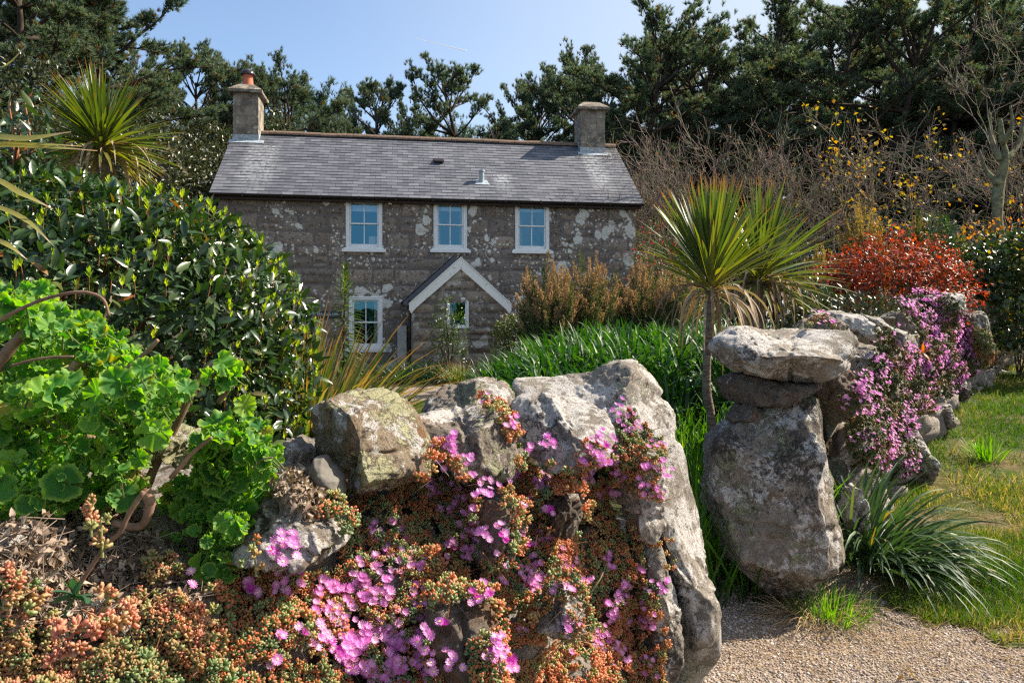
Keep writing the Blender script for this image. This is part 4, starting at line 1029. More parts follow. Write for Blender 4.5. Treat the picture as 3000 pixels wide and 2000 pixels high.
def crown_points(rng, n, c, rad, lump=0.25, lf=1.5, depth=0.3, seed=0, cut=None):
    """points through the outer volume of a lumpy ellipsoid, with outward directions"""
    d = rvec(rng, n); R = np.asarray(rad, float)
    if cut is not None: d[:, 2] = np.where(d[:, 2] < cut, np.abs(d[:, 2]) * 0.5, d[:, 2]); d = norm(d)
    k = 1 + lump * 2 * (fbm(d * lf + seed, 3, seed) - 0.5)
    s = 1 - depth * rng.random(n) ** 1.6
    p = np.asarray(c) + d * R * (k * s)[:, None]
    return p, norm(d / R)
def stems(g, rng, base, tips, r0=0.02, r1=0.004, n=4, m=1, wig=0.08):
    base = np.asarray(base, float); tips = np.asarray(tips, float); N = len(tips)
    b = np.broadcast_to(base, tips.shape) + rng.normal(0, 0.03, tips.shape) * [1, 1, 0]
    prev = b; L = np.linalg.norm(tips - b, axis=1, keepdims=True)
    for i in range(1, n + 1):
        u = i / n; cur = b + (tips - b) * u; cur[:, 2] += (0.12 * np.sin(u * 3.1) * L[:, 0]); cur += rng.normal(0, wig, cur.shape) * L * (0 if i == n else 0.3)
        segs(g, prev, cur, r0 + (r1 - r0) * (i - 1) / n, r0 + (r1 - r0) * u, 4, m=m); prev = cur
def shrub(name, label, cat, base, c, rad, n, tpl, size, mat, bark, seed, lump=0.3, lf=1.6, depth=0.45, out=0.6, up=0.35, cut=-0.5, nst=14, group=None, r0=0.02, extra=None):
    rng = rngf(seed); t = empty(name, base, label, cat, group); g = Geo()
    p, d = crown_points(rng, n, c, rad, lump, lf, depth, seed, cut)
    p[:, 2] = np.maximum(p[:, 2], base[2] + 0.02)
    ax = norm(d * out + rvec(rng, n) * 0.75 + [0, 0, up]); nr = norm(d * 0.5 + rvec(rng, n) * 0.55 + [0, 0, 0.5])
    inst(g, tpl, frames(ax, nr), p, size * rng.uniform(0.65, 1.2, n), rng.random(n))
    g.build('foliage', mat, t, origin=base).location = (0, 0, 0)
    if extra: extra(t, rng, p, d)
    if nst:
        g = Geo(); tp, td = crown_points(rng, nst, c, np.asarray(rad) * 0.85, lump, lf, 0.2, seed, 0.0)
        stems(g, rng, base, tp, r0, 0.004, 4, 0); g.build('branches', bark, t, origin=base).location = (0, 0, 0)
    return t
M['bark'] = plain('grey_brown_bark', (0.11, 0.085, 0.065), 0.9, 0.15, 8, 0.35)
M['bark_dark'] = plain('dark_pine_bark', (0.055, 0.042, 0.034), 0.95, 0.1, 6, 0.35)
k = Mat('lichen_twigs'); o = k.pos()
col = k.mix(k.step(k.noise(o, 2.2, 4), 0.45, 0.6), k.ramp(k.attr('rnd'), [(0, (0.13, 0.10, 0.09)), (0.6, (0.27, 0.215, 0.19)), (1, (0.20, 0.12, 0.10))]), (0.17, 0.17, 0.10))
M['twig'] = k.done(k.bsdf(col, 0.9, 0.15))
M['stem_brown'] = plain('woody_geranium_stem', (0.20, 0.125, 0.085), 0.85, 0.2, 25, 0.35)
M['straw'] = leafmat('dry_straw', [(0, (0.20, 0.125, 0.065)), (0.5, (0.34, 0.235, 0.13)), (1, (0.46, 0.36, 0.23))], 0.8, 0.15, 0.15)

# ------------------------------------------------------------------ pines behind the cottage
M['pine'] = leafmat('pine_needles', [(0, (0.045, 0.080, 0.060)), (0.5, (0.070, 0.112, 0.076)), (0.82, (0.10, 0.14, 0.088)), (0.94, (0.12, 0.13, 0.07)), (0.97, (0.17, 0.095, 0.04)), (1, (0.15, 0.085, 0.035))], 0.5, 0.4, 0.26, tip=((0.13, 0.17, 0.115), 0.4, 1.0))
def pine(seed, H=14.0, base=0.34, spread=4.0, ntuft=1.0, levels=15, lean=0.5):
    """trunk mesh and crown mesh of one pine standing at the origin"""
    rng = rngf(seed); tr = Geo(); cr_ = Geo()
    la = rng.uniform(0, 6.28)
    zz = np.linspace(-0.4, H * 0.96, 12)
    tp = np.stack([np.cos(la) * lean * (zz / H) ** 2 * 2 + 0.15 * np.sin(zz * 0.7 + la), np.sin(la) * lean * (zz / H) ** 2 * 2 + 0.15 * np.cos(zz * 0.6), zz], 1)
    tube(tr, tp, 0.26 * (1 - 0.85 * np.linspace(0, 1, 12)) + 0.02, 8, bump=0.2)
    TT, TD = [], []
    S0, S1, A0, A1 = [], [], [], []
    for lv in range(levels):
        f = base + (1 - base) * (lv + rng.uniform(-.15, .15)) / (levels - 1); f = min(max(f, base - 0.1), 0.985); z = f * H * 0.96
        root = np.array([np.interp(z, zz, tp[:, i]) for i in range(3)])
        prof = math.sin(math.pi * min(1, max(0.05, ((1 - f) / (1 - base)) ** 0.75 * 0.80 + 0.13)))
        for b in range(rng.integers(4, 7)):
            a = rng.uniform(0, 6.28); Ln = spread * prof * rng.uniform(0.55, 1.15); el = rng.uniform(-0.12, 0.28) + 0.75 * max(0, (f - 0.72) / 0.28)
            d = np.array([math.cos(a) * math.cos(el), math.sin(a) * math.cos(el), math.sin(el)]); p = root.copy(); n = 6; lim = [p.copy()]
            for i in range(n):
                d = norm(d + rng.normal(0, 0.12, 3) + [0, 0, 0.07]); p = p + d * Ln / n; lim.append(p.copy())
            lim = np.array(lim); rad = np.linspace(0.032 * Ln ** 0.8, 0.012, n + 1)
            S0 += list(lim[:-1]); S1 += list(lim[1:]); A0 += list(rad[:-1]); A1 += list(rad[1:])
            for s in range(int(11 * Ln / 3) + 4):
                u = 1 - 0.58 * rng.random() ** 1.3; q = np.array([np.interp(u * n, range(n + 1), lim[:, i]) for i in range(3)])
                dd = norm(lim[-1] - lim[0] + 1e-6); sd = norm(np.cross(dd, [0, 0, 1]) * rng.choice([-1, 1]) * rng.uniform(.2, 1) + dd * 0.6 + [0, 0, rng.uniform(0.0, 0.38)])
                l2 = rng.uniform(0.35, 1.0) * (0.35 + 0.17 * Ln) * (1.15 - 0.5 * u); e = q + sd * l2 + [0, 0, 0.12 * l2]
                S0.append(q); S1.append(e); A0.append(0.014); A1.append(0.006)
                for t in range(int((4 + 6 * l2) * ntuft)):
                    w = rng.uniform(0.3, 1.05); TT.append(q + (e - q) * w + rng.normal(0, 1, 3) * [.13, .13, .06]); TD.append(norm(sd * 0.7 + rng.normal(0, 0.38, 3) + [0, 0, 0.6]))
    segs(tr, S0, S1, np.array(A0), np.array(A1), 4)
    TT = np.array(TT); TD = np.array(TD); K = 30; N = len(TT)
    rt = rng.random(N)
    ax_ = np.repeat(TD, K, 0); pp = norm(np.cross(ax_, rvec(rng, N * K))); al_ = rng.random(N * K)
    dirs = norm(ax_ * 0.85 + pp * rng.uniform(0.3, 1.15, (N * K, 1)))
    L = np.repeat(rng.uniform(0.15, 0.24, N), K) * rng.uniform(0.7, 1.1, N * K)
    b = np.repeat(TT, K, 0) + ax_ * (al_ * np.repeat(rng.uniform(.05, .22, N), K))[:, None]; sd = norm(np.cross(dirs, rvec(rng, N * K))) * 0.0125
    V = np.stack([b - sd, b + sd, b + dirs * L[:, None]], 1).reshape(-1, 3)
    cr_.add(V, np.arange(len(V)).reshape(-1, 3), np.clip(np.repeat(rt, 3 * K) + rng.normal(0, .03, len(V)), 0, 1), np.tile([0, 0, 1.0], N * K))
    # pale upright candles at the shoot ends
    ix = rng.choice(N, N // 9); p0 = TT[ix]; segs(cr_, p0, p0 + np.array([0, 0, 1]) * rng.uniform(0.12, 0.3, (len(ix), 1)) + rng.normal(0, .02, (len(ix), 3)), 0.012, 0.006, 3, np.full(len(ix), 0.93))
    return tr, cr_
PINE = {}
for i, a in enumerate([(1, 13, 0.16, 4.8, 1.0, 12, 0.6), (2, 14, 0.18, 3.8, 1.0, 14, 0.3), (3, 14, 0.24, 4.4, 0.9, 12, 1.0), (4, 13, 0.36, 3.6, 0.9, 9, 1.2), (5, 14, 0.08, 4.8, 1.1, 15, 0.4)]):
    tr, cr_ = pine(*a)
    top = np.quantile(np.concatenate(cr_.V)[:, 2], .9985)
    PINE[i] = (tr.build('trunk', M['bark_dark']), cr_.build('crown', M['pine']), float(top))
    for o_ in PINE[i][:2]: C.objects.unlink(o_)
PINES = [  # photo x, top row, distance, kind, width scale, label
    (60, -190, 19.0, 4, 1.15, 'broad old pine towering above the spiky palm at the left end'),
    (330, -30, 21.5, 0, 1.0, 'pine with drooping bronze-tinged limbs between the broad old pine and the cottage chimney'),
    (175, -60, 23.0, 1, 1.0, 'pine with dense hanging boughs filling the gap behind the spiky palm'),
    (545, 140, 25.5, 1, 0.80, 'dense pine right beside the clay chimney pot, on its garden side'),
    (640, 165, 27.5, 4, 0.70, 'pine partly hidden by the chimney with the clay pot'),
    (740, 190, 27.0, 3, 0.70, 'slim pine just past the clay pot chimney, thin top of spiky shoots'),
    (880, 215, 28.0, 2, 0.85, 'low spreading pine whose right limbs droop toward the roof ridge beyond the clay pot chimney'),
    (985, 345, 31.0, 3, 0.62, 'lowest small pine peeping over the ridge in the open sky gap'),
    (1125, 228, 33.0, 1, 0.80, 'cone-shaped pine standing alone right of the open sky gap over the roof'),
    (1235, 285, 35.0, 4, 0.70, 'short bushy pine between the lone cone-shaped pine and the forked pine'),
    (1385, 200, 35.0, 3, 0.92, 'open forked pine with bare inner limbs above the middle of the roof'),
    (1500, 205, 37.0, 2, 0.80, 'pine with a flat-topped crown behind the roof, beside the forked pine'),
    (1600, 235, 38.0, 1, 0.68, 'narrow pine showing a ragged tip just left of the squat chimney'),
    (1720, 150, 33.5, 4, 0.78, 'dark pine rising directly behind the squat chimney'),
    (1840, 60, 31.5, 2, 1.05, 'tall ragged pine right of the squat chimney with a spiky lit crown'),
    (1935, 105, 35.0, 1, 0.85, 'pine filling the skyline dip above the pale bare thicket'),
    (2035, 112, 32.0, 0, 0.80, 'round-shouldered pine above the reddish bare thicket'),
    (2125, 85, 33.5, 3, 0.95, 'gaunt pine with visible bare limbs before the bright sky notch'),
    (2265, 5, 30.5, 1, 1.00, 'leaning tall pine at the left side of the bright sky notch'),
    (2440, -30, 29.0, 4, 1.05, 'heavy silvery pine at the right side of the bright sky notch'),
    (2590, -20, 28.5, 0, 1.10, 'broadest grey-green pine above the yellow-leaved tree'),
    (2745, 25, 30.5, 2, 0.95, 'pine with a feathery top beside the small gap of sky near the far right'),
    (2890, -10, 31.0, 4, 1.05, 'bluish pine on the far right behind the mossy trunk'),
    (1780, 200, 37.0, 0, 0.90, 'shaded pine filling in behind the squat chimney and its dark neighbour'),
    (1990, 165, 37.5, 4, 0.90, 'dark pine set back in the skyline dip above the reddish thicket'),
    (2200, 130, 37.0, 4, 0.95, 'pine set back below the bright sky notch'),
    (2340, 150, 36.0, 0, 0.95, 'low pine plugging the foot of the bright sky notch'),
    (2520, 40, 35.0, 1, 1.0, 'pine rising between the silvery pine and the broadest grey-green pine'),
    (2670, 60, 35.5, 4, 1.0, 'pine set back between the broadest grey-green pine and its feathery neighbour'),
    (2830, 70, 35.0, 0, 1.0, 'dense pine behind the small gap of sky near the far right'),
    (2960, 60, 34.0, 1, 1.0, 'set-back pine between the bluish pine and the edge of the view'),
    (-40, -40, 24.0, 1, 1.15, 'pine densely filling behind the broad old pine'),
    (260, -20, 26.0, 4, 0.95, 'pine backing the one with drooping bronze-tinged limbs'),
    (430, 110, 27.0, 0, 0.8, 'pine in the dip between the drooping-limbed pine and the clay pot chimney'),
    (3040, 10, 30.0, 1, 1.10, 'pine cut by the right edge of the view'),
    (-140, 40, 24.0, 4, 1.1, 'pine standing behind the broad old pine at the far left'),
]
for i, (px, py, Y, kd, sc, lab) in enumerate(PINES):
    p = P(px, py, Y); z0 = float(gz(p[0], p[1])); tr, cr_, H = PINE[kd]; s = (p[2] - z0) / (H * 1.0)
    t = empty('pine_tree', (p[0], p[1], z0), lab, 'tree', 'pines behind the cottage', rz=i * 1.7)
    t.scale = (s * sc / 0.95, s * sc / 0.95, s)
    for src in (tr, cr_):
        c = src.copy(); C.objects.link(c); c.parent = t
# the rest of the wood, a mass of pines and dark undergrowth farther back
t_r = rngf(500)
g = Geo()
for (x0, x1, n, y0, y1, hh) in ((-30, -8, 10, 36, 48, 14.0), (-9, 9, 18, 42, 54, 13.4), (9, 46, 34, 36, 56, 15.0), (21, 34, 10, 23, 31, 14.0)):  # last block: pines added out of view at the right to shade the thickets
    for i in range(n):
        kd = int(t_r.integers(0, 5)); tr, cr_, H = PINE[kd]; s = hh / H * t_r.uniform(.8, 1.05); a = t_r.uniform(0, 6.28)
        X, Y = t_r.uniform(x0, x1), t_r.uniform(y0, y1)
        for src, m in ((tr, 1), (cr_, 0)):
            me = src.data; V = np.zeros(len(me.vertices) * 3, np.float32); me.vertices.foreach_get('co', V); V = V.reshape(-1, 3)
            ca, sa = math.cos(a), math.sin(a); V = np.stack([V[:, 0] * ca - V[:, 1] * sa, V[:, 0] * sa + V[:, 1] * ca, V[:, 2]], 1) * s + [X, Y, 0.6]
            if m == 0:
                keep = t_r.random(len(V) // 3) < 0.35; Vc = V[:len(V) // 3 * 3].reshape(-1, 3, 3)
                nT = len(Vc); keep = keep[:nT]; Vc = Vc[keep]; cen = Vc.mean(1, keepdims=True); Vc = cen + (Vc - cen) * 1.3
                Vc = Vc[(np.abs(Vc - cen).max((1, 2)) < 0.6)]
                g.add(Vc.reshape(-1, 3), np.arange(len(Vc) * 3).reshape(-1, 3), np.repeat(t_r.random(len(Vc)) * 0.9, 3), 0.4, 0)
            else:
                li = np.zeros(len(me.loops), np.int32); me.loops.foreach_get('vertex_index', li); q = li[:len(li) // 4 * 4].reshape(-1, 4)
                nq = sum(1 for p_ in me.polygons if p_.loop_total == 4) if False else 0
                zz = np.linspace(0, hh * 0.9, 6); tube(g, np.stack([X + 0 * zz, Y + 0 * zz, zz + 0.4], 1), np.linspace(.24, .05, 6), 6, m=1)
fw = g.build('distant_pinewood', [M['pine'], M['bark_dark']]); tag(fw, 'mass of farther pines closing the wood behind the cottage, with unseen pines added for shade', 'woodland', kind='stuff')
M['holm'] = leafmat('holm_leaves', [(0, (0.022, 0.032, 0.014)), (0.6, (0.05, 0.06, 0.026)), (1, (0.10, 0.10, 0.05))], 0.38, 0.5, 0.12)
g = Geo(); ru = rngf(61); N = 26000
for (x0, x1, y0, y1, h0, n) in ((6.5, 46, 33, 44, 7.0, 26000), (-28, -9, 26, 36, 5.0, 8000)):
    X = ru.uniform(x0, x1, n); Y = ru.uniform(y0, y1, n); Z = 0.5 + h0 * ru.random(n) ** 0.8 * (0.5 + fbm(np.stack([X * .35, Y * .35, X * 0], 1), 3, 3))
    p = np.stack([X, Y, Z], 1); inst(g, DIA, frames(rvec(ru, n), norm(rvec(ru, n) + [0, -.3, .6])), p, ru.uniform(.16, .34, n), ru.random(n) * .8)
u = g.build('woodland_undergrowth', M['holm']); tag(u, 'dark evergreen undergrowth between the trunks of the wood', 'undergrowth', kind='stuff')

# evergreen shrub masses left of and behind the cottage
def HB(px, py, Y):
    p = P(px, py, Y); return np.array([p[0], p[1], float(gz(p[0], p[1]))])
def ev(label, px, top, Y, rx, ry, n, seed, name='holm_oak', cat='tree', mat='holm', size=0.13, lump=0.35):
    b = HB(px, 960, Y); h = P(px, top, Y)[2] - b[2]
    shrub(name, label, cat, b, b + [0, 0, h * 0.52], (rx, ry, h * 0.5), n, SMALL, size, M[mat], M['bark'], seed, lump, 2.2, 0.4, 0.4, 0.3, -0.7, 10, r0=0.08, group='glossy evergreens by the cottage' if name == 'holm_oak' else None)
ev('glossy dark holm oak against the left gable of the cottage', 560, 300, 21.5, 1.9, 1.6, 9000, 71)
ev('small-leaved evergreen behind the left chimney, its top showing over the ridge', 790, 345, 24.0, 2.0, 1.5, 7000, 72)
ev('evergreen in the gap between the spiky palm and the cottage roof', 455, 345, 18.0, 1.5, 1.5, 7000, 73)
ev('bright green leafy shrub behind the spiky palm on the far left', 70, 225, 12.0, 1.4, 1.2, 8000, 74, 'evergreen_shrub', 'shrub', 'holm', 0.09)
# ------------------------------------------------------------------ bare thickets on the right
def bare(seed, H=8.0, nst=9, levels=5, spread=0.55, droop=0.0, fine=1.0):
    rng = rngf(seed); S = [[], [], [], []]; tips = []
    def grow(p, d, L, r, lv):
        n = 3 if lv < 3 else 2
        for i in range(n):
            d = norm(d + rng.normal(0, 0.16, 3) + [0, 0, 0.07 - droop]); q = p + d * L / n; r2 = r * 0.86
            S[0].append(p); S[1].append(q); S[2].append(r); S[3].append(r2); p = q; r = r2
            if lv < levels and (i > 0 or lv > 1):
                for _ in range(1 if lv < 2 else (2 if rng.random() < 0.75 * fine else 1)):
                    nd = norm(d + rng.normal(0, spread, 3) + [0, 0, 0.12]); grow(p, nd, L * rng.uniform(0.5, 0.75), max(r * 0.6, 0.004), lv + 1)
        tips.append((p, d))
    for s in range(nst):
        a = rng.uniform(0, 6.28); d = norm(np.array([math.cos(a) * rng.uniform(.1, .6), math.sin(a) * rng.uniform(.1, .6), 1.0]))
        grow(np.array([math.cos(a) * 0.25, math.sin(a) * 0.25, -0.2]), d, H * rng.uniform(0.34, 0.52), 0.045 * H / 8 * rng.uniform(.7, 1.4), 0)
    return S, tips
BARE = []
for i, a in enumerate([(301, 8, 7, 5, 0.45), (302, 8, 9, 5, 0.55), (303, 8, 6, 5, 0.7)]):
    S, tips = bare(*a); g = Geo(); A = np.array(S[0]); B = np.array(S[1]); segs(g, A, B, np.maximum(np.array(S[2]), .006), np.maximum(np.array(S[3]), .005), 3)
    o_ = g.build('branches', M['twig']); C.objects.unlink(o_); BARE.append((o_, np.array([t[0] for t in tips]), max(t[0][2] for t in tips)))
M['bud'] = leafmat('russet_buds', [(0, (0.30, 0.12, 0.07)), (1, (0.42, 0.20, 0.12))], 0.6, 0.3, 0.3)
M['yellow_leaf'] = leafmat('yellow_spring_leaves', [(0, (0.32, 0.15, 0.03)), (0.5, (0.38, 0.25, 0.04)), (1, (0.26, 0.25, 0.05))], 0.5, 0.3, 0.35)
THICK = [
    (1720, 395, 24.0, 0, 0.9, 'lichen-twigged bare bush behind the squat chimney'),
    (1830, 400, 22.0, 2, 0.8, 'greenish bare bush hard against the right gable of the cottage'),
    (1935, 430, 21.5, 1, 0.9, 'low grey bare bush between the right gable and the spiky palm'),
    (2060, 340, 20.5, 0, 1.0, 'pale grey bare thicket with upswept twigs right of the cottage'),
    (2200, 305, 20.0, 1, 1.1, 'tallest rusty-budded bare thicket behind the spiky palm'),
    (2330, 400, 19.5, 2, 0.9, 'bare bush with arching mossy branches beside the rusty thicket'),
    (3010, 300, 19.0, 1, 1.1, 'silvery twiggy bare tree at the far right margin'),
    (1600, 385, 25.0, 1, 0.7, 'bare twig tips showing over the ridge left of the squat chimney'),
]
for i, (px, py, Y, kd, sc, lab) in enumerate(THICK):
    p = P(px, py, Y); z0 = float(gz(p[0], p[1])); src, tips, H = BARE[kd]; s = (p[2] - z0) / H
    t = empty('bare_bush', (p[0], p[1], z0), lab, 'bush', 'leafless bushes at the edge of the wood', rz=i * 2.1); t.scale = (s * sc, s * sc, s)
    c = src.copy(); C.objects.link(c); c.parent = t
    if kd == 1:
        g = Geo(); rb_ = rngf(900 + i); n = 420; q = tips[rb_.integers(0, len(tips), n)] + rb_.normal(0, 0.05, (n, 3)); q = q[q[:, 2] > H * .45]
        inst(g, DIA, frames(rvec(rb_, len(q)), rvec(rb_, len(q))), q, rb_.uniform(.04, .07, len(q)), rb_.random(len(q))); g.build('foliage', M['bud'], t)
# tree coming into yellow leaf, and the mossy one at the right
def leafing(label, px, py, Y, seed, nl, name='yellow_leaved_tree', clumps=None, sx=1.0):
    p = P(px, py, Y); z0 = float(gz(p[0], p[1])); rng = rngf(seed)
    S, tips = bare(seed, 8, 5, 5, 0.62, 0.0, 0.8); tp = np.array([a[0] for a in tips]); H = tp[:, 2].max(); s = (p[2] - z0) / H
    t = empty(name, (p[0], p[1], z0), label, 'tree'); g = Geo()
    A, B = np.array(S[0]) * [s * sx, s * sx, s], np.array(S[1]) * [s * sx, s * sx, s]
    segs(g, A, B, np.array(S[2]) * s + .004, np.array(S[3]) * s + .004, 4); g.build('trunk', M['twig'], t)
    if nl:
        tp = tp * [s * sx, s * sx, s]; w = fbm(tp * 0.8 + seed, 3, seed); keep = tp[(w > np.quantile(w, 0.62)) & (tp[:, 2] > 0.4 * H * s)]
        q = np.repeat(keep, 6, 0); q = q[rng.permutation(len(q))[:nl]] + rng.normal(0, .10, (min(nl, len(q)), 3)); n = len(q); g = Geo()
        inst(g, leaf_tpl(0.8, 2, .2, .2), frames(rvec(rng, n), norm(rvec(rng, n) * .6 + [0, 0, 1])), q, rng.uniform(.07, .14, n), rng.random(n)); g.build('foliage', M['yellow_leaf'], t)
leafing('slender tree with sparse clusters of yellow young leaves before the dark pines', 2600, 275, 19.0, 411, 620, sx=1.0)
leafing('second smaller tree with scattered yellow leaves nearer the ivy', 2760, 520, 17.0, 412, 160)
M['moss_bark'] = plain('mossy_bark', (0.17, 0.17, 0.10), 0.95, 0.1, 10, 0.4)
t = empty('mossy_tree', HB(2935, 960, 16.0), 'gnarled tree with a thick grey-green mossy trunk near the right margin', 'tree'); b0 = np.array(t.location); g = Geo()
pts = spline([P(2925, 900, 16.), P(2922, 640, 16.), P(2928, 540, 16.1), P(2945, 470, 16.), P(2935, 400, 16.1), P(2930, 350, 16.1)], 26); tube(g, pts - b0, np.linspace(.13, .05, 26), 9, bump=0.5)
for a in ([P(2945, 470, 16), P(2985, 420, 16.2), P(3000, 350, 16.3), P(3040, 290, 16.2)], [P(2935, 420, 16), P(2965, 370, 15.8), P(2960, 310, 15.8)], [P(2928, 540, 16), P(2890, 500, 16.2), P(2870, 440, 16.2)], [P(2928, 470, 16), P(2905, 400, 16.2), P(2900, 330, 16.2)]):
    q = spline(a, 14); tube(g, q - b0, np.linspace(.07, .02, 14), 7, bump=0.5)
g.build('trunk', M['moss_bark'], t)
g = Geo(); S, tips = bare(505, 3.2, 6, 4, 0.8); segs(g, np.array(S[0]) + P(2950, 420, 16) - b0, np.array(S[1]) + P(2950, 420, 16) - b0, np.array(S[2]) * .6 + .003, np.array(S[3]) * .6 + .003, 3); g.build('twigs', M['twig'], t)

# ------------------------------------------------------------------ cabbage palms (spiky rosettes)
M['palm'] = leafmat('cabbage_palm_leaves', [(0, (0.052, 0.088, 0.028)), (0.45, (0.10, 0.135, 0.036)), (0.75, (0.18, 0.18, 0.042)), (1, (0.34, 0.27, 0.05))], 0.36, 0.5, 0.32, tip=((0.22, 0.11, 0.06), 0.86, 0.95), base=((0.30, 0.28, 0.09), 0.34, 0.02))
M['palm_dead'] = leafmat('dead_palm_leaves', [(0, (0.17, 0.10, 0.055)), (0.5, (0.27, 0.185, 0.115)), (1, (0.36, 0.29, 0.21))], 0.7, 0.25, 0.12)
k = Mat('palm_trunk'); o = k.obj()
w = k.nd('TexWave', {'bands_direction': 'Z'}, Vector=o, Scale=9.0, Distortion=14.0, Detail=4.0).outputs['Fac']
M['palm_trunk'] = k.done(k.bsdf(k.mix(k.step(k.noise(k.scalev(o, (1, 1, 3)), 20, 4), .35, .65), (0.11, 0.085, 0.062), (0.22, 0.18, 0.14)), 0.9, 0.15, k.bump(w, 0.35, 0.006)))
def palm(label, head, Y, trunk_px, L, n, seed, r=0.035, dead=40, flat=0.0, upb=0.5, W_=0.036, deadL=0.8, tiltv=(0, 0, 1), elmin=-0.35):
    h = P(head[0], head[1], Y); pts = np.array([P(a, b, Y) for a, b in trunk_px]); z0 = float(gz(pts[-1][0], pts[-1][1]))
    pts[-1][2] = min(pts[-1][2], z0 - 0.1); base = pts[-1].copy(); base[2] = z0; rng = rngf(seed)
    t = empty('cabbage_palm', base, label, 'palm', 'cabbage palms in the garden')
    g = Geo(); q = spline(pts, 24); tube(g, q - base, np.linspace(r * .9, r * 1.15, 24), 12, bump=0.12); g.build('trunk', M['palm_trunk'], t)
    g = Geo(); az = rng.uniform(0, 2 * np.pi, n); u = rng.random(n); el = elmin + (1.45 - elmin) * u ** upb
    d = np.stack([np.cos(az) * np.cos(el), np.sin(az) * np.cos(el), np.sin(el)], 1); tv = norm(np.array(tiltv, float)); d = norm(d + (tv - [0, 0, 1]) * 0.6)
    b = h - base + np.stack([0 * el, 0 * el, (el - 0.6) * 0.05], 1) + d * 0.02
    age = 1 - (el - elmin) / (1.45 - elmin); rr = np.clip(0.15 + 0.55 * age ** 1.3 + rng.normal(0, .16, n), 0, 1)
    ribbons(g, b, d, L * rng.uniform(0.78, 1.08, n), W_ * rng.uniform(.8, 1.15, n), 0.10 + 0.55 * age ** 2 + rng.uniform(0, .15, n), 7, rr, 0, lambda t: (0.5 + 1.5 * t if t < 0.33 else 1.0) * min(1, (1 - t) * 2.1) ** 0.9, 0.35, 0.30, rng)
    g.build('crown', M['palm'], t)
    if dead:
        g = Geo(); az = rng.uniform(0, 2 * np.pi, dead); el = rng.uniform(-0.5, 0.5, dead); d = np.stack([np.cos(az) * np.cos(el), np.sin(az) * np.cos(el), np.sin(el)], 1)
        ribbons(g, np.tile(h - base - [0, 0, .03], (dead, 1)) + d * r * .8, d, deadL * rng.uniform(.6, 1.1, dead), W_ * .8 * rng.uniform(.5, 1, dead), rng.uniform(2.5, 7, dead), 9, None, 0, None, 0.5, 0.35, rng)
        g.build('dead_leaves', M['palm_dead'], t)
    return t
palm('nearer cabbage palm with a slim bare trunk and upright green rosette beside the gate', (2083, 845), 5.6, [(2083, 850), (2078, 940), (2071, 1060), (2071, 1150), (2086, 1250), (2096, 1330)], 0.80, 190, 601, 0.031, 40, upb=0.55, elmin=0.30, W_=0.034, tiltv=(0.02, 0, 1))
palm('second cabbage palm behind the slim-trunked one, wearing a thick skirt of dead leaves', (2225, 815), 7.2, [(2225, 825), (2210, 950), (2200, 1050)], 0.92, 170, 602, 0.09, 90, upb=0.7, elmin=-0.5, deadL=0.65, tiltv=(0.25, -0.1, 1))
palm('cabbage palm rising above the bay hedge with a dense spiky dome of leaves', (300, 425), 7.2, [(300, 430), (303, 520), (308, 700)], 0.72, 330, 603, 0.06, 45, upb=0.75, elmin=-0.6, W_=0.034)
# stray leaves reaching in from a palm standing beyond the view at the left
t = empty('cabbage_palm', P(-420, 800, 2.6) * [1, 1, 0] + [0, 0, .3], 'yellowing strap leaves reaching in over the hedge from a palm at the far left', 'palm'); b0 = np.array(t.location)
g = Geo(); tube(g, np.array([b0, b0 + [0, 0, .9], P(-420, 500, 2.6)]) - b0, [.07, .06, .05], 10); g.build('trunk', M['palm_trunk'], t)
g = Geo()
for (a, b, c, w) in (((-60, 408), (80, 405), (208, 386), 16), ((-60, 432), (120, 430), (285, 441), 9), ((-60, 424), (110, 422), (240, 428), 7), ((-60, 515), (60, 565), (155, 612), 12), ((-60, 590), (70, 640), (158, 720), 10), ((-60, 680), (20, 715), (80, 760), 10), ((-60, 230), (20, 190), (78, 133), 6)):
    Yl = 2.6; q = spline([P(-420, 500, Yl), P(*a, Yl), P(*b, Yl - .03), P(*c, Yl)], 16) - b0
    d = norm(np.gradient(q, axis=0)); s_ = norm(np.cross(d, [0.2, -0.8, .55])); wd = w / F * Yl * np.clip((1 - np.linspace(0, 1, 16)) * 3, .12, 1)[:, None] * .75
    V = np.stack([q - s_ * wd, q + [0, 0, -.002], q + s_ * wd], 1).reshape(-1, 3)
    g.add(V, np.array([[i * 3 + c_, i * 3 + c_ + 1, i * 3 + c_ + 4, i * 3 + c_ + 3] for i in range(15) for c_ in (0, 1)]), 0.9, np.repeat(np.linspace(.1, .97, 16), 3))
g.build('leaves', leafmat('yellowing_palm_leaf', [(0, (0.26, 0.24, 0.05)), (1, (0.36, 0.33, 0.10))], 0.4, 0.4, 0.4, tip=((0.42, 0.31, 0.22), 0.78, 0.92)), t)

# ------------------------------------------------------------------ bay hedge
M['bay'] = leafmat('bay_leaves', [(0, (0.018, 0.042, 0.018)), (0.5, (0.028, 0.062, 0.022)), (0.9, (0.05, 0.095, 0.024)), (0.985, (0.09, 0.11, 0.03)), (1, (0.30, 0.10, 0.02))], 0.30, 0.55, 0.20)
M['bay_new'] = leafmat('young_bay_leaves', [(0, (0.20, 0.30, 0.03)), (1, (0.36, 0.42, 0.05))], 0.4, 0.4, 0.45)
M['bay_twig'] = plain('russet_bay_twigs', (0.24, 0.10, 0.04), 0.7, 0.3)
rng = rngf(21)
hb = np.array([-2.9, 4.6, 0.25])
t = empty('bay_hedge', hb, 'large glossy dark green bay bush with lime young shoots filling the left of the garden', 'bush')
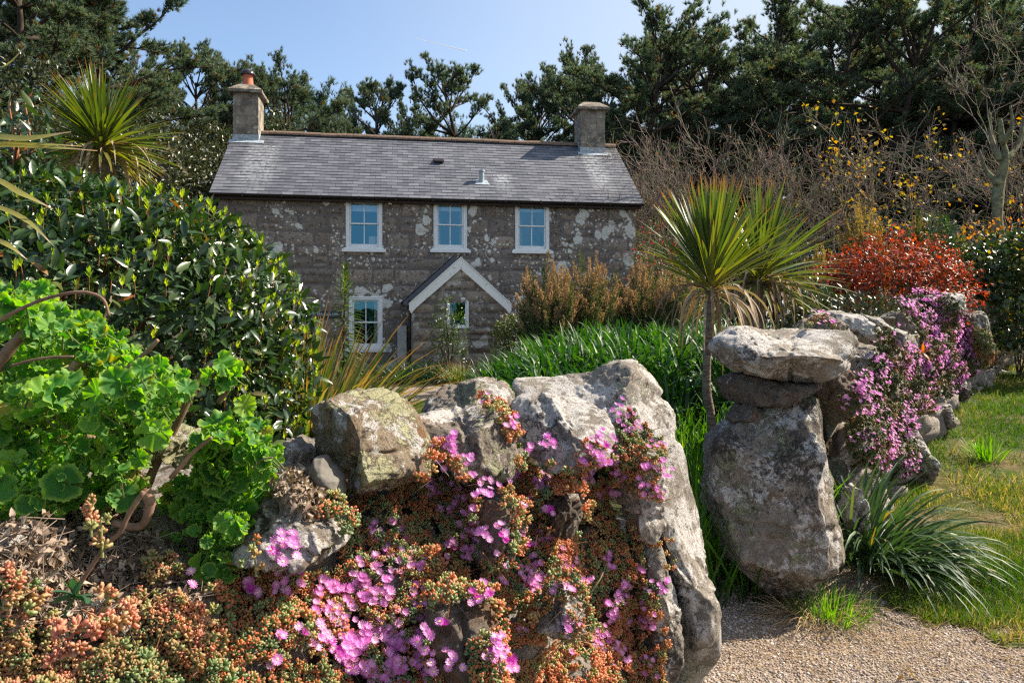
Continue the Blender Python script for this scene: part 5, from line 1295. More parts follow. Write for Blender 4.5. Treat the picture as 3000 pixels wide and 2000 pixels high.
# outline of the bush in the photo -> a radius for each height, so that the right flank bulges and the top is flat
def hedge_surface(n, rng):
    a = rng.uniform(0, 2 * np.pi, n); h = rng.random(n)
    return a, h
HP = np.array([(1.55, .30), (1.72, .8), (1.76, 1.15), (1.74, 1.5), (1.68, 1.76), (1.52, 2.06), (1.20, 2.30), (0.88, 2.43), (.45, 2.50), (0.0, 2.52)])
HS = np.concatenate([[0], np.cumsum(np.linalg.norm(np.diff(HP, axis=0), axis=1))])
def hedge_pts(n, rng, depth=0.3, lump=0.07):
    s = rng.uniform(0, HS[-1], n * 3); R = np.interp(s, HS, HP[:, 0]); kp = rng.random(n * 3) < (R + .05) / 1.8; s = s[kp][:n]; R = R[kp][:n]; n = len(s)
    z = np.interp(s, HS, HP[:, 1]); a = rng.uniform(0, 2 * np.pi, n)
    ds = 0.05; tr = np.interp(s + ds, HS, HP[:, 0]) - np.interp(s - ds, HS, HP[:, 0]); tz = np.interp(s + ds, HS, HP[:, 1]) - np.interp(s - ds, HS, HP[:, 1])
    nn = norm(np.stack([np.cos(a) * tz, np.sin(a) * tz * 1.3, -tr + 1e-4], 1))
    p = np.stack([R * np.cos(a), R * .74 * np.sin(a), z], 1) + np.array([-3.0, 4.5, 0])
    p = p + nn * (lump * 4 * (fbm(p * 2.3, 4, 77) - .5) - depth * rng.random(n) ** 1.5)[:, None]
    return p, nn
g = Geo(); n = 26000; p, d = hedge_pts(n, rng, 0.5); kp = (p[:, 2] > 0.35) & (p[:, 1] < 5.6); p, d = p[kp], d[kp]; n = len(p)
ax = norm(d * 0.5 + rvec(rng, n) * 0.8 + [0, 0, 0.30]); nr = norm(d * 0.8 + rvec(rng, n) * 0.6 + [0, 0, .5])
inst(g, BAY, frames(ax, nr), p - hb, rng.uniform(.06, .112, n), rng.random(n)); g.build('foliage', M['bay'], t)
SHOOT = whorl(leaf_tpl(0.34, 3, .3, -.1), 6, 0.75, 1.35, 0.8, 1.0, rngf(3), 0.35)
g = Geo(); n = 1500; p, d = hedge_pts(n, rng, 0.03); sel = rng.random(n) < 0.22 + 0.7 * smst((d[:, 0] + 0.2) / 0.8); p, d = p[sel], d[sel]; kp = (p[:, 2] > 0.5) & (p[:, 1] < 5.4); p, d = p[kp], d[kp]; n = len(p)
zd = norm(d * 0.35 + [0, 0, 1] + rvec(rng, n) * .2); inst(g, SHOOT, zframes(zd, rng), p - hb + zd * .015, rng.uniform(.028, .052, n), rng.random(n)); g.build('young_shoots', M['bay_new'], t)
g2 = Geo(); segs(g2, p - hb - zd * 0.045, p - hb + zd * .02, .003, .002, 4)
tp, td = hedge_pts(50, rng, .25); tp = tp - td * .12; stems(g2, rng, [-0.2, 0.1, 0], tp - hb, .03, .006, 5, 0, .1); g2.build('branches', M['bay_twig'], t)
# loose leafy branch of the same kind standing above the hedge at the left
b0 = P(60, 480, 4.3); t = empty('bay_sapling', [b0[0], b0[1], .3], 'sparse bay sapling with a few russet leaves standing above the hedge at the far left', 'bush'); o0 = np.array(t.location)
g = Geo(); g2 = Geo(); rng = rngf(23); tops = [P(a, b, 4.2 + rng.uniform(-.3, .3)) for a, b in ((95, 270), (30, 300), (130, 350), (60, 385), (170, 420), (10, 400), (110, 440))]
stems(g2, rng, b0 - o0, np.array(tops) - o0, .012, .004, 4, 0, .06); g2.build('branches', M['bay_twig'], t)
bb = []
for q in tops:
    for i in range(13): bb.append(q + (b0 - q) * rng.uniform(0, .55) + rng.normal(0, .035, 3))
bb = np.array(bb); n = len(bb); inst(g, BAY, frames(norm(rvec(rng, n) + [0, 0, .6]), norm(rvec(rng, n) + [0.3, -.4, .4])), bb - o0, rng.uniform(.07, .11, n), np.clip(rng.random(n) * 1.06, 0, 1)); g.build('foliage', M['bay'], t)
# ------------------------------------------------------------------ tree heaths with brown spent flowers
M['heath'] = leafmat('heath_foliage', [(0, (0.045, 0.080, 0.030)), (0.6, (0.075, 0.115, 0.04)), (1, (0.11, 0.14, 0.05))], 0.6, 0.2, 0.22, tcol=(1, 1, .8), tip=((0.36, 0.235, 0.135), 0.55, 0.74, 0.1))
M['heath_pale'] = leafmat('pale_heath_foliage', [(0, (0.035, 0.055, 0.018)), (0.6, (0.06, 0.085, 0.025)), (1, (0.09, 0.11, 0.035))], 0.6, 0.2, 0.3, tip=((0.30, 0.215, 0.095), 0.35, 0.62, 0.0))
def heath(label, px, top, Y, w, npl, seed, mat='heath', basey=None, group='tree heaths in the garden'):
    b = HB(px, 960, Y); rng = rngf(seed); H = P(px, top, Y)[2] - b[2]; t = empty('tree_heath', b, label, 'shrub', group)
    g = Geo(); g2 = Geo(); a = rng.uniform(0, 6.28, npl); rr = np.sqrt(rng.random(npl)); 
    tip = np.stack([np.cos(a) * rr * w, np.sin(a) * rr * w * .8, H * (1.0 - 0.42 * rr ** 1.6) * rng.uniform(0.62, 1.0, npl)], 1)
    st = np.stack([tip[:, 0] * .45, tip[:, 1] * .45, tip[:, 2] * .38], 1)
    stems(g2, rng, [0, 0, -.05], st, .022, .008, 3, 0, .1)
    for i in range(npl):
        q = spline([st[i], (st[i] * .5 + tip[i] * .5) + rng.normal(0, .03, 3), tip[i]], 8); segs(g2, q[:-1], q[1:], .006, .004, 3)
        Lp = np.linalg.norm(tip[i] - st[i]); n = int(150 * min(1.6, Lp / .6)); u = rng.random(n) ** 0.75; c = np.stack([np.interp(u * 7, range(8), q[:, k_]) for k_ in range(3)], 1)
        rad = (0.075 * np.sin(np.pi * np.clip(u * .85 + .12, 0, 1)) + .015) * rng.uniform(.5, 1.1, n); dr = rvec(rng, n); ax_ = norm((tip[i] - st[i])[None] / Lp + dr * .55)
        inst(g, DIA, frames(ax_, rvec(rng, n)), c + dr * rad[:, None] * .55, rng.uniform(.022, .045, n) * [1], np.clip(rng.normal(.5, .2, n), 0, 1) * 0 + np.floor(rng.random() * 997) / 997)
        g.t[-1] = np.repeat(np.clip(u + rng.normal(0, .08, n), 0, 1), 4).astype(np.float32)
    g.build('foliage', M[mat], t); g2.build('branches', M['bark'], t); return t
heath('orange-brown tree heath nearest the porch', 1600, 725, 12.5, 0.62, 130, 701)
heath('leggy tree heath below the upper right window, tall brown plumes on bare stems', 1715, 718, 13.0, 0.75, 150, 702)
heath('olive tree heath between the brown plumed heaths and the spiky palm', 1880, 735, 13.5, 0.8, 150, 703)
heath('small tree heath low behind the slim-trunked palm', 1985, 760, 13.0, 0.5, 60, 704)
heath('tall tan tree heath standing behind the red-leaved bush', 2525, 560, 12.2, 0.55, 110, 705, 'heath_pale')
heath('short tan tree heath at the right shoulder of the tall tan one', 2680, 590, 12.8, 0.45, 70, 706, 'heath_pale')
heath('wispy tan tree heath between the drooping palm and the red-leaved bush', 2410, 690, 11.6, 0.42, 60, 707, 'heath_pale')

# low rounded shrubs round the porch and facade
M['hebe'] = leafmat('hebe_leaves', [(0, (0.04, 0.065, 0.02)), (0.7, (0.08, 0.11, 0.03)), (0.86, (0.14, 0.15, 0.05)), (0.93, (0.44, 0.36, 0.26)), (1, (0.5, 0.44, 0.36))], 0.5, 0.3, 0.25)
M['green'] = leafmat('mid_green_leaves', [(0, (0.03, 0.06, 0.018)), (0.7, (0.06, 0.105, 0.028)), (1, (0.11, 0.15, 0.04))], 0.4, 0.45, 0.28)
M['fuchsia'] = leafmat('fuchsia_leaves', [(0, (0.05, 0.075, 0.03)), (0.8, (0.10, 0.12, 0.05)), (0.88, (0.5, 0.06, 0.10)), (1, (0.55, 0.09, 0.14))], 0.5, 0.3, 0.3)
def low(name, label, cat, px, top, Y, rx, n, tpl, size, mat, seed, base_py=None, up=.35, **kw):
    b = HB(px, 960, Y); h = max(0.15, P(px, top, Y)[2] - b[2])
    return shrub(name, label, cat, b, b + [0, 0, h * .48], (rx, rx * .8, h * .54), n, tpl, size, M[mat], M['bark'], seed, kw.get('lump', .3), kw.get('lf', 2.2), kw.get('depth', .5), .6, up, -.6, kw.get('nst', 12), kw.get('group'), kw.get('r0', .012))
low('hebe_bush', 'low rounded bush dotted with whitish flowers right of the porch downpipe', 'bush', 1515, 925, 13.0, .48, 3800, SMALL, .055, 'hebe', 721, lump=.15)
low('porch_shrub', 'thin leafy shrub growing up the front wall of the porch', 'shrub', 1315, 885, 15.9, .42, 900, SMALL, .07, 'green', 722, depth=.9, lump=.5, nst=16)
low('fuchsia', 'fuchsia with small red flowers at the right corner of the cottage', 'shrub', 1925, 665, 17.5, .75, 3500, SMALL, .06, 'fuchsia', 723, lump=.35)
low('rhododendron', 'silvery-leaved shrub between the drooping palm and the red-leaved bush', 'shrub', 2365, 815, 9.0, .32, 900, NARROW, .12, 'bay', 724, depth=.7)
low('silver_shrub', 'grey shiny-leaved shrub behind the red-leaved bush and below the short tan heath', 'shrub', 2735, 640, 13.0, .6, 2600, NARROW, .14, 'bay', 725)
low('evergreen_shrub', 'dark green shrub filling the garden side of the right wall below the red-leaved bush', 'shrub', 2480, 860, 8.4, .8, 4500, SMALL, .07, 'holm', 726, lump=.35)
low('evergreen_shrub', 'leafy green shrub seen between the palm trunks', 'shrub', 2010, 800, 14.5, .75, 4000, SMALL, .07, 'green', 727)
M['red'] = leafmat('red_young_leaves', [(0, (0.03, 0.028, 0.012)), (0.40, (0.06, 0.03, 0.015)), (0.66, (0.20, 0.035, 0.022)), (0.84, (0.36, 0.055, 0.03)), (1, (0.44, 0.11, 0.05))], 0.4, 0.35, 0.3, tcol=(1, .8, .6))
b = HB(2610, 960, 10.6); h = P(2610, 700, 10.6)[2] - b[2]
def red_tips(t, rng, p, d):
    s = rng.choice(len(p), 900); s = s[d[s, 2] > -.1]; g = Geo(); W5 = whorl(NARROW, 6, .1, 1.1, 1, .7, rngf(8)); inst(g, W5, zframes(norm(d[s] + [0, 0, .8]), rng), p[s] - np.array(t.location) + d[s] * rng.uniform(.02, .16, (len(s), 1)), rng.uniform(.05, .09, len(s)), rng.uniform(.7, 1, len(s))); g.build('young_shoots', M['red'], t)
shrub('red_leaved_bush', 'dense dome-shaped bush with copper red leaves behind the right wall', 'bush', b, b + [0, 0, h * .52], (1.12, .9, h * .5), 8500, SMALL, .062, M['red'], M['bark'], 731, .20, 3.2, .45, .6, .4, -.6, 24, extra=red_tips)
low('red_leaved_bush', 'narrow bush of bright red leaves at the left foot of the copper dome', 'bush', 2440, 770, 10.2, .38, 1800, SMALL, .06, 'red', 732)
M['ivy'] = leafmat('ivy_leaves', [(0, (0.018, 0.034, 0.014)), (0.6, (0.032, 0.06, 0.02)), (0.93, (0.07, 0.105, 0.03)), (0.965, (0.40, 0.30, 0.04)), (1, (0.5, 0.34, 0.05))], 0.33, 0.5, 0.22)
low('ivy_hedge', 'tall ivy-covered bank with yellow flecked leaves at the end of the right wall', 'hedge', 2990, 690, 11.6, 1.15, 8000, leaf_tpl(.9, 2, .15, .2), .085, 'ivy', 741, lump=.2, depth=.3)
low('ivy_hedge', 'lower dark ivy bank behind the squared end stone, continuing the tall one', 'hedge', 2880, 720, 13.2, .9, 5000, leaf_tpl(.9, 2, .15, .2), .085, 'ivy', 742, lump=.25)
M['coral'] = leafmat('coral_spring_leaves', [(0, (0.12, 0.10, 0.03)), (.5, (0.34, 0.20, 0.05)), (1, (0.46, 0.16, 0.08))], .5, .3, .35)
low('coral_leaved_bush', 'bush of coral and orange young leaves above the ivy bank', 'bush', 2900, 665, 15.0, 1.0, 2600, SMALL, .10, 'coral', 743, depth=.8)
low('coral_leaved_bush', 'sparse bush of reddish young leaves at the far right beneath the mossy tree', 'bush', 2985, 590, 15.5, .6, 900, SMALL, .09, 'coral', 744, depth=.9)

# ------------------------------------------------------------------ strap-leaved clumps
M['aga'] = leafmat('agapanthus_leaves', [(0, (0.020, 0.062, 0.018)), (0.6, (0.034, 0.096, 0.022)), (1, (0.065, 0.15, 0.03))], 0.45, 0.35, 0.28, base=((0.12, 0.17, 0.05), .18, 0.02))
rng = rngf(801); g = Geo(); n = 340; cx, cy = [], []
while len(cx) < n:
    x, y = rng.uniform(-1.0, 3.2), rng.uniform(6.2, 11.2); px = 1500 + x / y * F
    if 1440 < px < 2260 and x > -0.55 + 0.04 * (11 - y) and x < xwall(y) - 1.1 and not (px < 1560 and y < 8.6): cx.append(x); cy.append(y)
cx, cy = np.array(cx), np.array(cy); per = 15
B = np.repeat(np.stack([cx, cy, gz(cx, cy) + .04], 1), per, 0) + rng.normal(0, .03, (n * per, 3)) * [1, 1, 0]; az = rng.uniform(0, 6.28, n * per); el = rng.uniform(.55, 1.4, n * per)
ribbons(g, B, np.stack([np.cos(az) * np.cos(el), np.sin(az) * np.cos(el), np.sin(el)], 1), rng.uniform(.42, .74, n * per), rng.uniform(.026, .042, n * per), rng.uniform(1.2, 2.7, n * per), 6, None, 0, None, .3, .25, rng)
o_ = g.build('agapanthus_bed', M['aga']); tag(o_, 'broad bed of glossy green agapanthus straps between the porch and the palms', 'ground cover', kind='stuff')
M['iris'] = leafmat('bright_sword_leaves', [(0, (0.05, 0.13, 0.018)), (0.7, (0.09, 0.21, 0.026)), (1, (0.17, 0.28, 0.045))], .4, .4, .5, base=((0.03, 0.07, 0.012), .3, .05))
rng = rngf(802); g = Geo(); n = 1500; x = rng.uniform(.9, 1.95, n); y = rng.uniform(3.95, 6.3, n); kp = (x < .30 * y + .42) & (x > 0.175 * y + .15) & (y > 4.2 + (x - 1.2) * .2) ; x, y = x[kp], y[kp]; n = len(x)
az = rng.uniform(0, 6.28, n); el = rng.uniform(1.0, 1.5, n)
ribbons(g, np.stack([x, y, gz(x, y) - .02], 1), np.stack([np.cos(az) * np.cos(el), np.sin(az) * np.cos(el), np.sin(el)], 1), rng.uniform(.45, .80, n), rng.uniform(.010, .019, n), rng.uniform(.3, 1.5, n), 5, None, 0, None, .6, .2, rng)
tag(g.build('montbretia_leaves', M['iris']), 'bright green sword leaves crowding the gateway at the foot of the slim palm trunk', 'ground cover', kind='stuff')
M['flax'] = leafmat('flax_leaves', [(0, (0.045, 0.085, 0.028)), (0.55, (0.09, 0.13, 0.042)), (0.84, (0.19, 0.18, 0.075)), (1, (0.32, 0.21, 0.10))], .45, .35, .35, tip=((0.27, 0.15, 0.09), .75, .95))
def tuft(name, label, cat, base, n, L, Wd, mat, seed, el=(.5, 1.4), droop=(.4, 1.6), lean=(0, 0, 0), spread=.12, seg=7, group=None):
    rng = rngf(seed); b = np.asarray(base, float); t = empty(name, b, label, cat, group); g = Geo(); az = rng.uniform(0, 6.28, n); e = rng.uniform(*el, n)
    d = np.stack([np.cos(az) * np.cos(e), np.sin(az) * np.cos(e), np.sin(e)], 1) + np.asarray(lean)
    ribbons(g, np.stack([np.cos(az) * spread * rng.random(n), np.sin(az) * spread * rng.random(n), 0 * az], 1), d, rng.uniform(L * .6, L * 1.1, n), rng.uniform(Wd * .7, Wd * 1.15, n), rng.uniform(*droop, n), seg, None, 0, None, .45, .28, rng)
    g.build('leaves', M[mat], t); return t
def at(px, py, Y, lift=0.0): p = P(px, py, Y); p[2] = float(gz(p[0], p[1])) + lift; return p
tuft('flax_clump', 'large clump of olive and tan flax blades sprawling right of the bay hedge', 'plant', at(905, 1250, 5.4, .1), 620, 1.3, .024, 'flax', 811, (.35, 1.45), (.25, 1.5), (.22, -.12, 0), .22)
tuft('flax_clump', 'smaller upright flax clump tucked against the bay hedge', 'plant', at(890, 1200, 6.3), 160, 1.15, .022, 'flax', 812, (.9, 1.5), (.2, .8), (.08, 0, 0), .12)
M['dark_strap'] = leafmat('dark_strap_leaves', [(0, (0.016, 0.038, 0.018)), (1, (0.035, 0.075, 0.03))], .35, .45, .2)
tuft('agapanthus_clump', 'dark strap-leaved clump beside the path left of the porch front', 'plant', at(1185, 1100, 14.6), 240, .62, .024, 'dark_strap', 813, (.4, 1.3), (1.2, 2.4), (0, 0, 0), .45)
tuft('agapanthus_clump', 'second dark strap-leaved clump right under the porch corner', 'plant', at(1265, 1100, 14.9), 220, .58, .024, 'dark_strap', 814, (.4, 1.3), (1.2, 2.4), (0, 0, 0), .40)
tuft('bronze_grass_clump', 'tan and green grassy clump in front of the porch shrub', 'plant', at(1350, 1100, 14.4), 260, .50, .018, 'flax', 815, (.5, 1.4), (.8, 2.2), (0, 0, 0), .32)
tuft('bronze_grass_clump', 'fine dark grassy tuft between the porch and the agapanthus bed', 'plant', at(1430, 1100, 13.8), 180, .50, .018, 'dark_strap', 816, (.5, 1.4), (.8, 2.2), (0, 0, 0), .35)
M['narc'] = leafmat('narcissus_leaves', [(0, (0.032, 0.066, 0.030)), (0.7, (0.055, 0.105, 0.046)), (.95, (0.08, 0.13, 0.06)), (1, (0.32, 0.22, 0.07))], .5, .35, .22)
tuft('narcissus_clump', 'clump of long blue-green strap leaves flopping onto the lawn beside the right gatepost', 'plant', at(2560, 1560, 4.75), 300, .78, .021, 'narc', 817, (.45, 1.35), (1.2, 2.4), (.38, -.22, 0), .20, 8)
tuft('grass_tuft', 'green grass tuft at the foot of the right gatepost on the gravel edge', 'grass', at(2440, 1800, 4.05), 240, .20, .006, 'iris', 818, (.6, 1.5), (.4, 1.5), (0, 0, 0), .20, 4)
tuft('grass_tuft', 'long bright grass tuft on the lawn by the leaning footing slab', 'grass', at(2890, 1260, 7.0), 160, .28, .008, 'iris', 819, (.7, 1.5), (.4, 1.5), (0, 0, 0), .15, 4)
tuft('dry_grass_tuft', 'dead straw heaped against the base of the right gatepost', 'grass', at(2390, 1790, 4.05), 260, .30, .004, 'straw', 820, (.2, 1.0), (1.2, 2.8), (0, 0, 0), .22, 5)
tuft('weed_tuft', 'small leafy weeds at the base of the left gatepost slab', 'grass', at(2050, 1975, 3.02), 120, .10, .012, 'iris', 825, (.3, 1.4), (.4, 1.5), (0, 0, 0), .08, 4)
# echium spire
b = at(1010, 1150, 9.0); H = P(1012, 785, 9.0)[2] - b[2]; t = empty('echium', b, 'tall leafy spire standing before the ground floor window', 'plant'); rng = rngf(831); g = Geo()
tube(g, spline([[0, 0, 0], [-.02, 0, H * .5], [.02, 0, H]], 12), np.linspace(.02, .008, 12), 8); g.build('stem', plain('red_stem', (.20, .06, .04), .6, .3), t); g = Geo(); n = 210; u = np.linspace(.30, 1, n); az = np.arange(n) * 2.39996; el = -0.35 + 1.7 * u ** 3
ribbons(g, np.stack([-.02 + .03 * u + 0 * az, 0 * az, u * H], 1), np.stack([np.cos(az) * np.cos(el), np.sin(az) * np.cos(el), np.sin(el)], 1), .08 + .36 * (1 - u) ** .6, .022 + .026 * (1 - u), 1.0, 5, None, 0, lambda t_: math.sin(math.pi * min(1, t_ * .93 + .07)) ** .7, .2, .25, rng); g.build('leaves', M['green'], t)

# ------------------------------------------------------------------ ice plant mats on the two walls
M['ice'] = leafmat('ice_plant_leaves', [(0, (0.17, 0.24, 0.13)), (0.45, (0.27, 0.33, 0.15)), (0.72, (0.40, 0.37, 0.15)), (0.88, (0.54, 0.36, 0.17)), (1, (0.60, 0.28, 0.15))], .42, .45, .30, tip=((0.62, 0.16, 0.07), .38, .95, .42))
M['ice_pink'] = leafmat('coral_ice_plant_leaves', [(0, (0.20, 0.28, 0.12)), (0.5, (0.34, 0.33, 0.14)), (0.75, (0.52, 0.32, 0.18)), (1, (0.62, 0.28, 0.20))], .42, .45, .30, tip=((0.54, 0.17, 0.11), .55, 1.15, .35))
M['ice_far'] = leafmat('olive_ice_plant_leaves', [(0, (0.08, 0.12, 0.05)), (0.6, (0.14, 0.17, 0.07)), (.9, (0.26, 0.20, 0.08)), (1, (0.40, 0.20, 0.08))], .45, .4, .25, tip=((0.34, 0.17, 0.06), .5, 1.15, .4))
M['petal'] = leafmat('magenta_petals', [(0, (0.64, 0.26, 0.58)), (0.6, (0.72, 0.36, 0.66)), (1, (0.80, 0.50, 0.74))], .5, .3, .3, tcol=(1, .7, 1), base=((0.80, 0.62, 0.62), .42, .15))
M['petal_deep'] = leafmat('deep_magenta_petals', [(0, (0.48, 0.04, 0.40)), (1, (0.60, 0.10, 0.50))], .5, .3, .35, tcol=(1, .6, 1))
M['eye'] = plain('pale_yellow_stamens', (0.82, 0.66, 0.30), .8, .2)
def fleshy():
    V, t = [], []
    for (y, r_, z) in ((0, .12, 0), (.55, .29, -.04), (.88, .22, .02)):
        for a in (math.pi / 2, math.pi / 2 + 2.094, math.pi / 2 + 4.189): V.append([math.cos(a) * r_, y, math.sin(a) * r_ + z]); t.append(y)
    V.append([0, 1.0, .06]); t.append(1.0)
    q = [[i * 3 + j, i * 3 + (j + 1) % 3, i * 3 + 3 + (j + 1) % 3, i * 3 + 3 + j] for i in (0, 1) for j in range(3)]
    return np.array(V), [np.array(q), np.array([[6, 7, 9], [7, 8, 9], [8, 6, 9]])], np.array(t)
FL = fleshy()
ROS = [whorl(FL, 7, .15, 1.25, 1.05, .62, rngf(40 + i), .55) for i in range(3)]
def flower_geo(g, np_=26, r=1.0, cup=0.15, R=None, T=None, S=None, rr=None, seed=0, eye=True):
    rng = rngf(seed); V, Fq, t = [], [], []
    for i in range(np_):
        a = i * 2 * np.pi / np_ + rng.normal(0, .06); L = r * rng.uniform(.88, 1.06); c = cup + rng.normal(0, .08) + (.18 if i % 2 else 0); w = .085 if np_ > 16 else .16
        for (u, ww) in ((.12, .5), (.6, 1.0), (1.0, .55)):
            for s_ in (-1, 1): V.append([math.cos(a) * L * u - math.sin(a) * w * ww * s_, math.sin(a) * L * u + math.cos(a) * w * ww * s_, L * (c * u + .18 * u * u)]); t.append(u)
        k_ = i * 6; Fq += [[k_, k_ + 1, k_ + 3, k_ + 2], [k_ + 2, k_ + 3, k_ + 5, k_ + 4]]
    return np.array(V), [np.array(Fq)], np.array(t)
def disc():
    V = [[0, 0, .20]]; n = 8
    for r_, z in ((.15, .24), (.24, .10)):
        V += [[math.cos(a) * r_, math.sin(a) * r_, z] for a in np.arange(n) * 2 * np.pi / n]
    return np.array(V), [np.array([[0, 1 + i, 1 + (i + 1) % n] for i in range(n)]), np.array([[1 + i, 9 + i, 9 + (i + 1) % n, 1 + (i + 1) % n] for i in range(n)])], np.zeros(17)
PET = [flower_geo(None, 26, 1, .12, seed=1), flower_geo(None, 24, 1, .45, seed=2), flower_geo(None, 26, 1, -.08, seed=3)]
DISC = disc(); I3 = np.eye(3)[None]
FMESH = []
for i, (pt, mt) in enumerate(((PET[0], 'petal'), (PET[1], 'petal'), (PET[2], 'petal'), (PET[1], 'petal_deep'))):
    for j in range(3):
        g = Geo(); inst(g, pt, I3, np.zeros((1, 3)), np.array([1.0]), np.array([(j + .5) / 3]), 0)
        if mt == 'petal': inst(g, DISC, I3, np.zeros((1, 3)), np.array([1.0]), np.array([.5]), 1)
        o_ = g.build('flower', [M[mt], M['eye']], smooth=False); FMESH.append(o_.data); bpy.data.objects.remove(o_)
EASY = (flower_geo(None, 11, 1, .25, seed=5)); 
def mat_plant(label, polys, nros, clusters, seed, size=.0165, mat='ice', thick=.045, fsize=.0125, hueb=0.0, nflow_parts=100, extra_flowers=None, face=(.35, -.45, .75), stemn=160, group='flowering ice plant mats on the walls'):
    rng = rngf(seed); L, N = [], []
    area = [abs(sum(p[i][0] * p[(i + 1) % len(p)][1] - p[(i + 1) % len(p)][0] * p[i][1] for i in range(len(p)))) for p in polys]
    for p, a in zip(polys, area):
        l, n_ = scatter(p, int(nros * a / sum(area)), rng); L.append(l); N.append(n_)
    L, N = np.concatenate(L), np.concatenate(N)
    lump = fbm(L * 9 + seed, 3, seed); gap = fbm(L * 14 + seed + 50, 3, seed + 3); keep = gap > .36
    L, N, lump = L[keep], N[keep], lump[keep]
    up = norm(N * .6 + [0.1, -.25, .65]); off = (.004 + thick * 1.7 * np.clip(lump - .3, 0, 1) + rng.random(len(L)) * thick * .55)
    base = L.mean(0); base[2] = L[:, 2].min(); t = empty('ice_plant', base, label, 'plant', group); pos = L + up * off[:, None] - base
    hue = np.clip(.5 + hueb + (fbm(L * 5 + 3 + seed, 3, seed + 8) - .5) * 1.9 + rng.normal(0, .22, len(L)), 0, 1) * .99
    g = Geo(); n = len(L); which = rng.integers(0, 3, n); zd = norm(up + rvec(rng, n) * .55)
    for k_ in range(3):
        s_ = which == k_; inst(g, ROS[k_], zframes(zd[s_], rng), pos[s_], size * rng.uniform(.7, 1.25, s_.sum()), hue[s_])
    if stemn:
        ix = rng.choice(n, min(n, stemn)); q = pos[ix] + N[ix] * 0; segs(g, q - up[ix] * .03 + rng.normal(0, .03, q.shape), q + rng.normal(0, .02, q.shape), .0016, .001, 4, m=1)
    g.build('foliage', [M[mat], M['bay_twig']], t)
    FP_, FN = [], []
    for (a, b, r_, c) in clusters:
        for _ in range(int(round(c * 3.4))):
            h_ = None
            for _try in range(6):
                an, rr = rng.uniform(0, 6.28), 1.35 * r_ * math.sqrt(rng.random()); h_ = hit(a + math.cos(an) * rr, b + math.sin(an) * rr)
                if h_ is not None and h_[0][1] < 14: break
            if h_ is None or h_[0][1] > 14: continue
            FP_.append(h_[0] + norm(h_[1] * .6 + np.array([.1, -.25, .65])) * (thick * rng.uniform(.7, 1.15) + .008)); FN.append(norm(np.array(face) + h_[1] * .5 + rvec(rng, 1)[0] * .42))
    order = np.argsort([p[1] for p in FP_]) if FP_ else []
    for j, i in enumerate(order[:nflow_parts]):
        o_ = bpy.data.objects.new('flower', FMESH[int(rng.choice(12, p=[.13, .13, .13, .1, .1, .1, .07, .07, .07, .034, .033, .033]))]); C.objects.link(o_); o_.parent = t
        o_.location = tuple(FP_[i] - base); q = Vector(FN[i]).to_track_quat('Z', 'Y'); o_.rotation_euler = q.to_euler(); s_ = fsize * rng.uniform(.75, 1.12); o_.scale = (s_, s_, s_)
    rest = list(order[nflow_parts:])
    R_ = np.array([FP_[i] for i in rest]).reshape(-1, 3); RNn = np.array([FN[i] for i in rest]).reshape(-1, 3)
    if extra_flowers:
        pl, n2 = extra_flowers; l, n_ = scatter(pl, n2 * 3, rng); w = fbm(l * 7 + seed, 3, seed + 33); s_ = w > np.quantile(w, .5); l, n_ = l[s_], n_[s_]
        R_ = np.concatenate([R_, l + norm(n_ * .6 + [.1, -.25, .65]) * (thick * rng.uniform(.8, 1.3, (len(l), 1)) + .01)]); RNn = np.concatenate([RNn, norm(np.array(face) + n_ * .5 + rvec(rng, len(l)) * .45)])
    if len(R_):
        if len(order) < nflow_parts and extra_flowers:
            take = nflow_parts - len(order)
            for i in range(min(take, len(R_))):
                o_ = bpy.data.objects.new('flower', FMESH[int(rng.integers(0, 9))]); C.objects.link(o_); o_.parent = t; o_.location = tuple(R_[i] - base); o_.rotation_euler = Vector(RNn[i]).to_track_quat('Z', 'Y').to_euler(); s_ = fsize * rng.uniform(.7, 1.1); o_.scale = (s_, s_, s_)
            R_, RNn = R_[take:], RNn[take:]
        if len(R_):
            g = Geo(); inst(g, PET[1] if not extra_flowers else EASY, zframes(RNn, rng), R_ - base, fsize * rng.uniform(.7, 1.1, len(R_)), rng.random(len(R_))); f_ = g.build('flowers', M['petal'], t, smooth=False); f_['kind'] = 'stuff'
    return t
PA_ = [(900, 1500), (1000, 1462), (1120, 1462), (1200, 1415), (1242, 1365), (1262, 1322), (1320, 1312), (1350, 1380), (1405, 1440), (1412, 1500), (1405, 1600), (1375, 1650), (1345, 1750), (1330, 1790), (1250, 1800), (1238, 1850), (1262, 1910), (1300, 1990), (1310, 2060), (560, 2060), (540, 1900), (480, 1840), (560, 1760), (700, 1690), (820, 1690), (1000, 1690), (995, 1600), (960, 1540)]
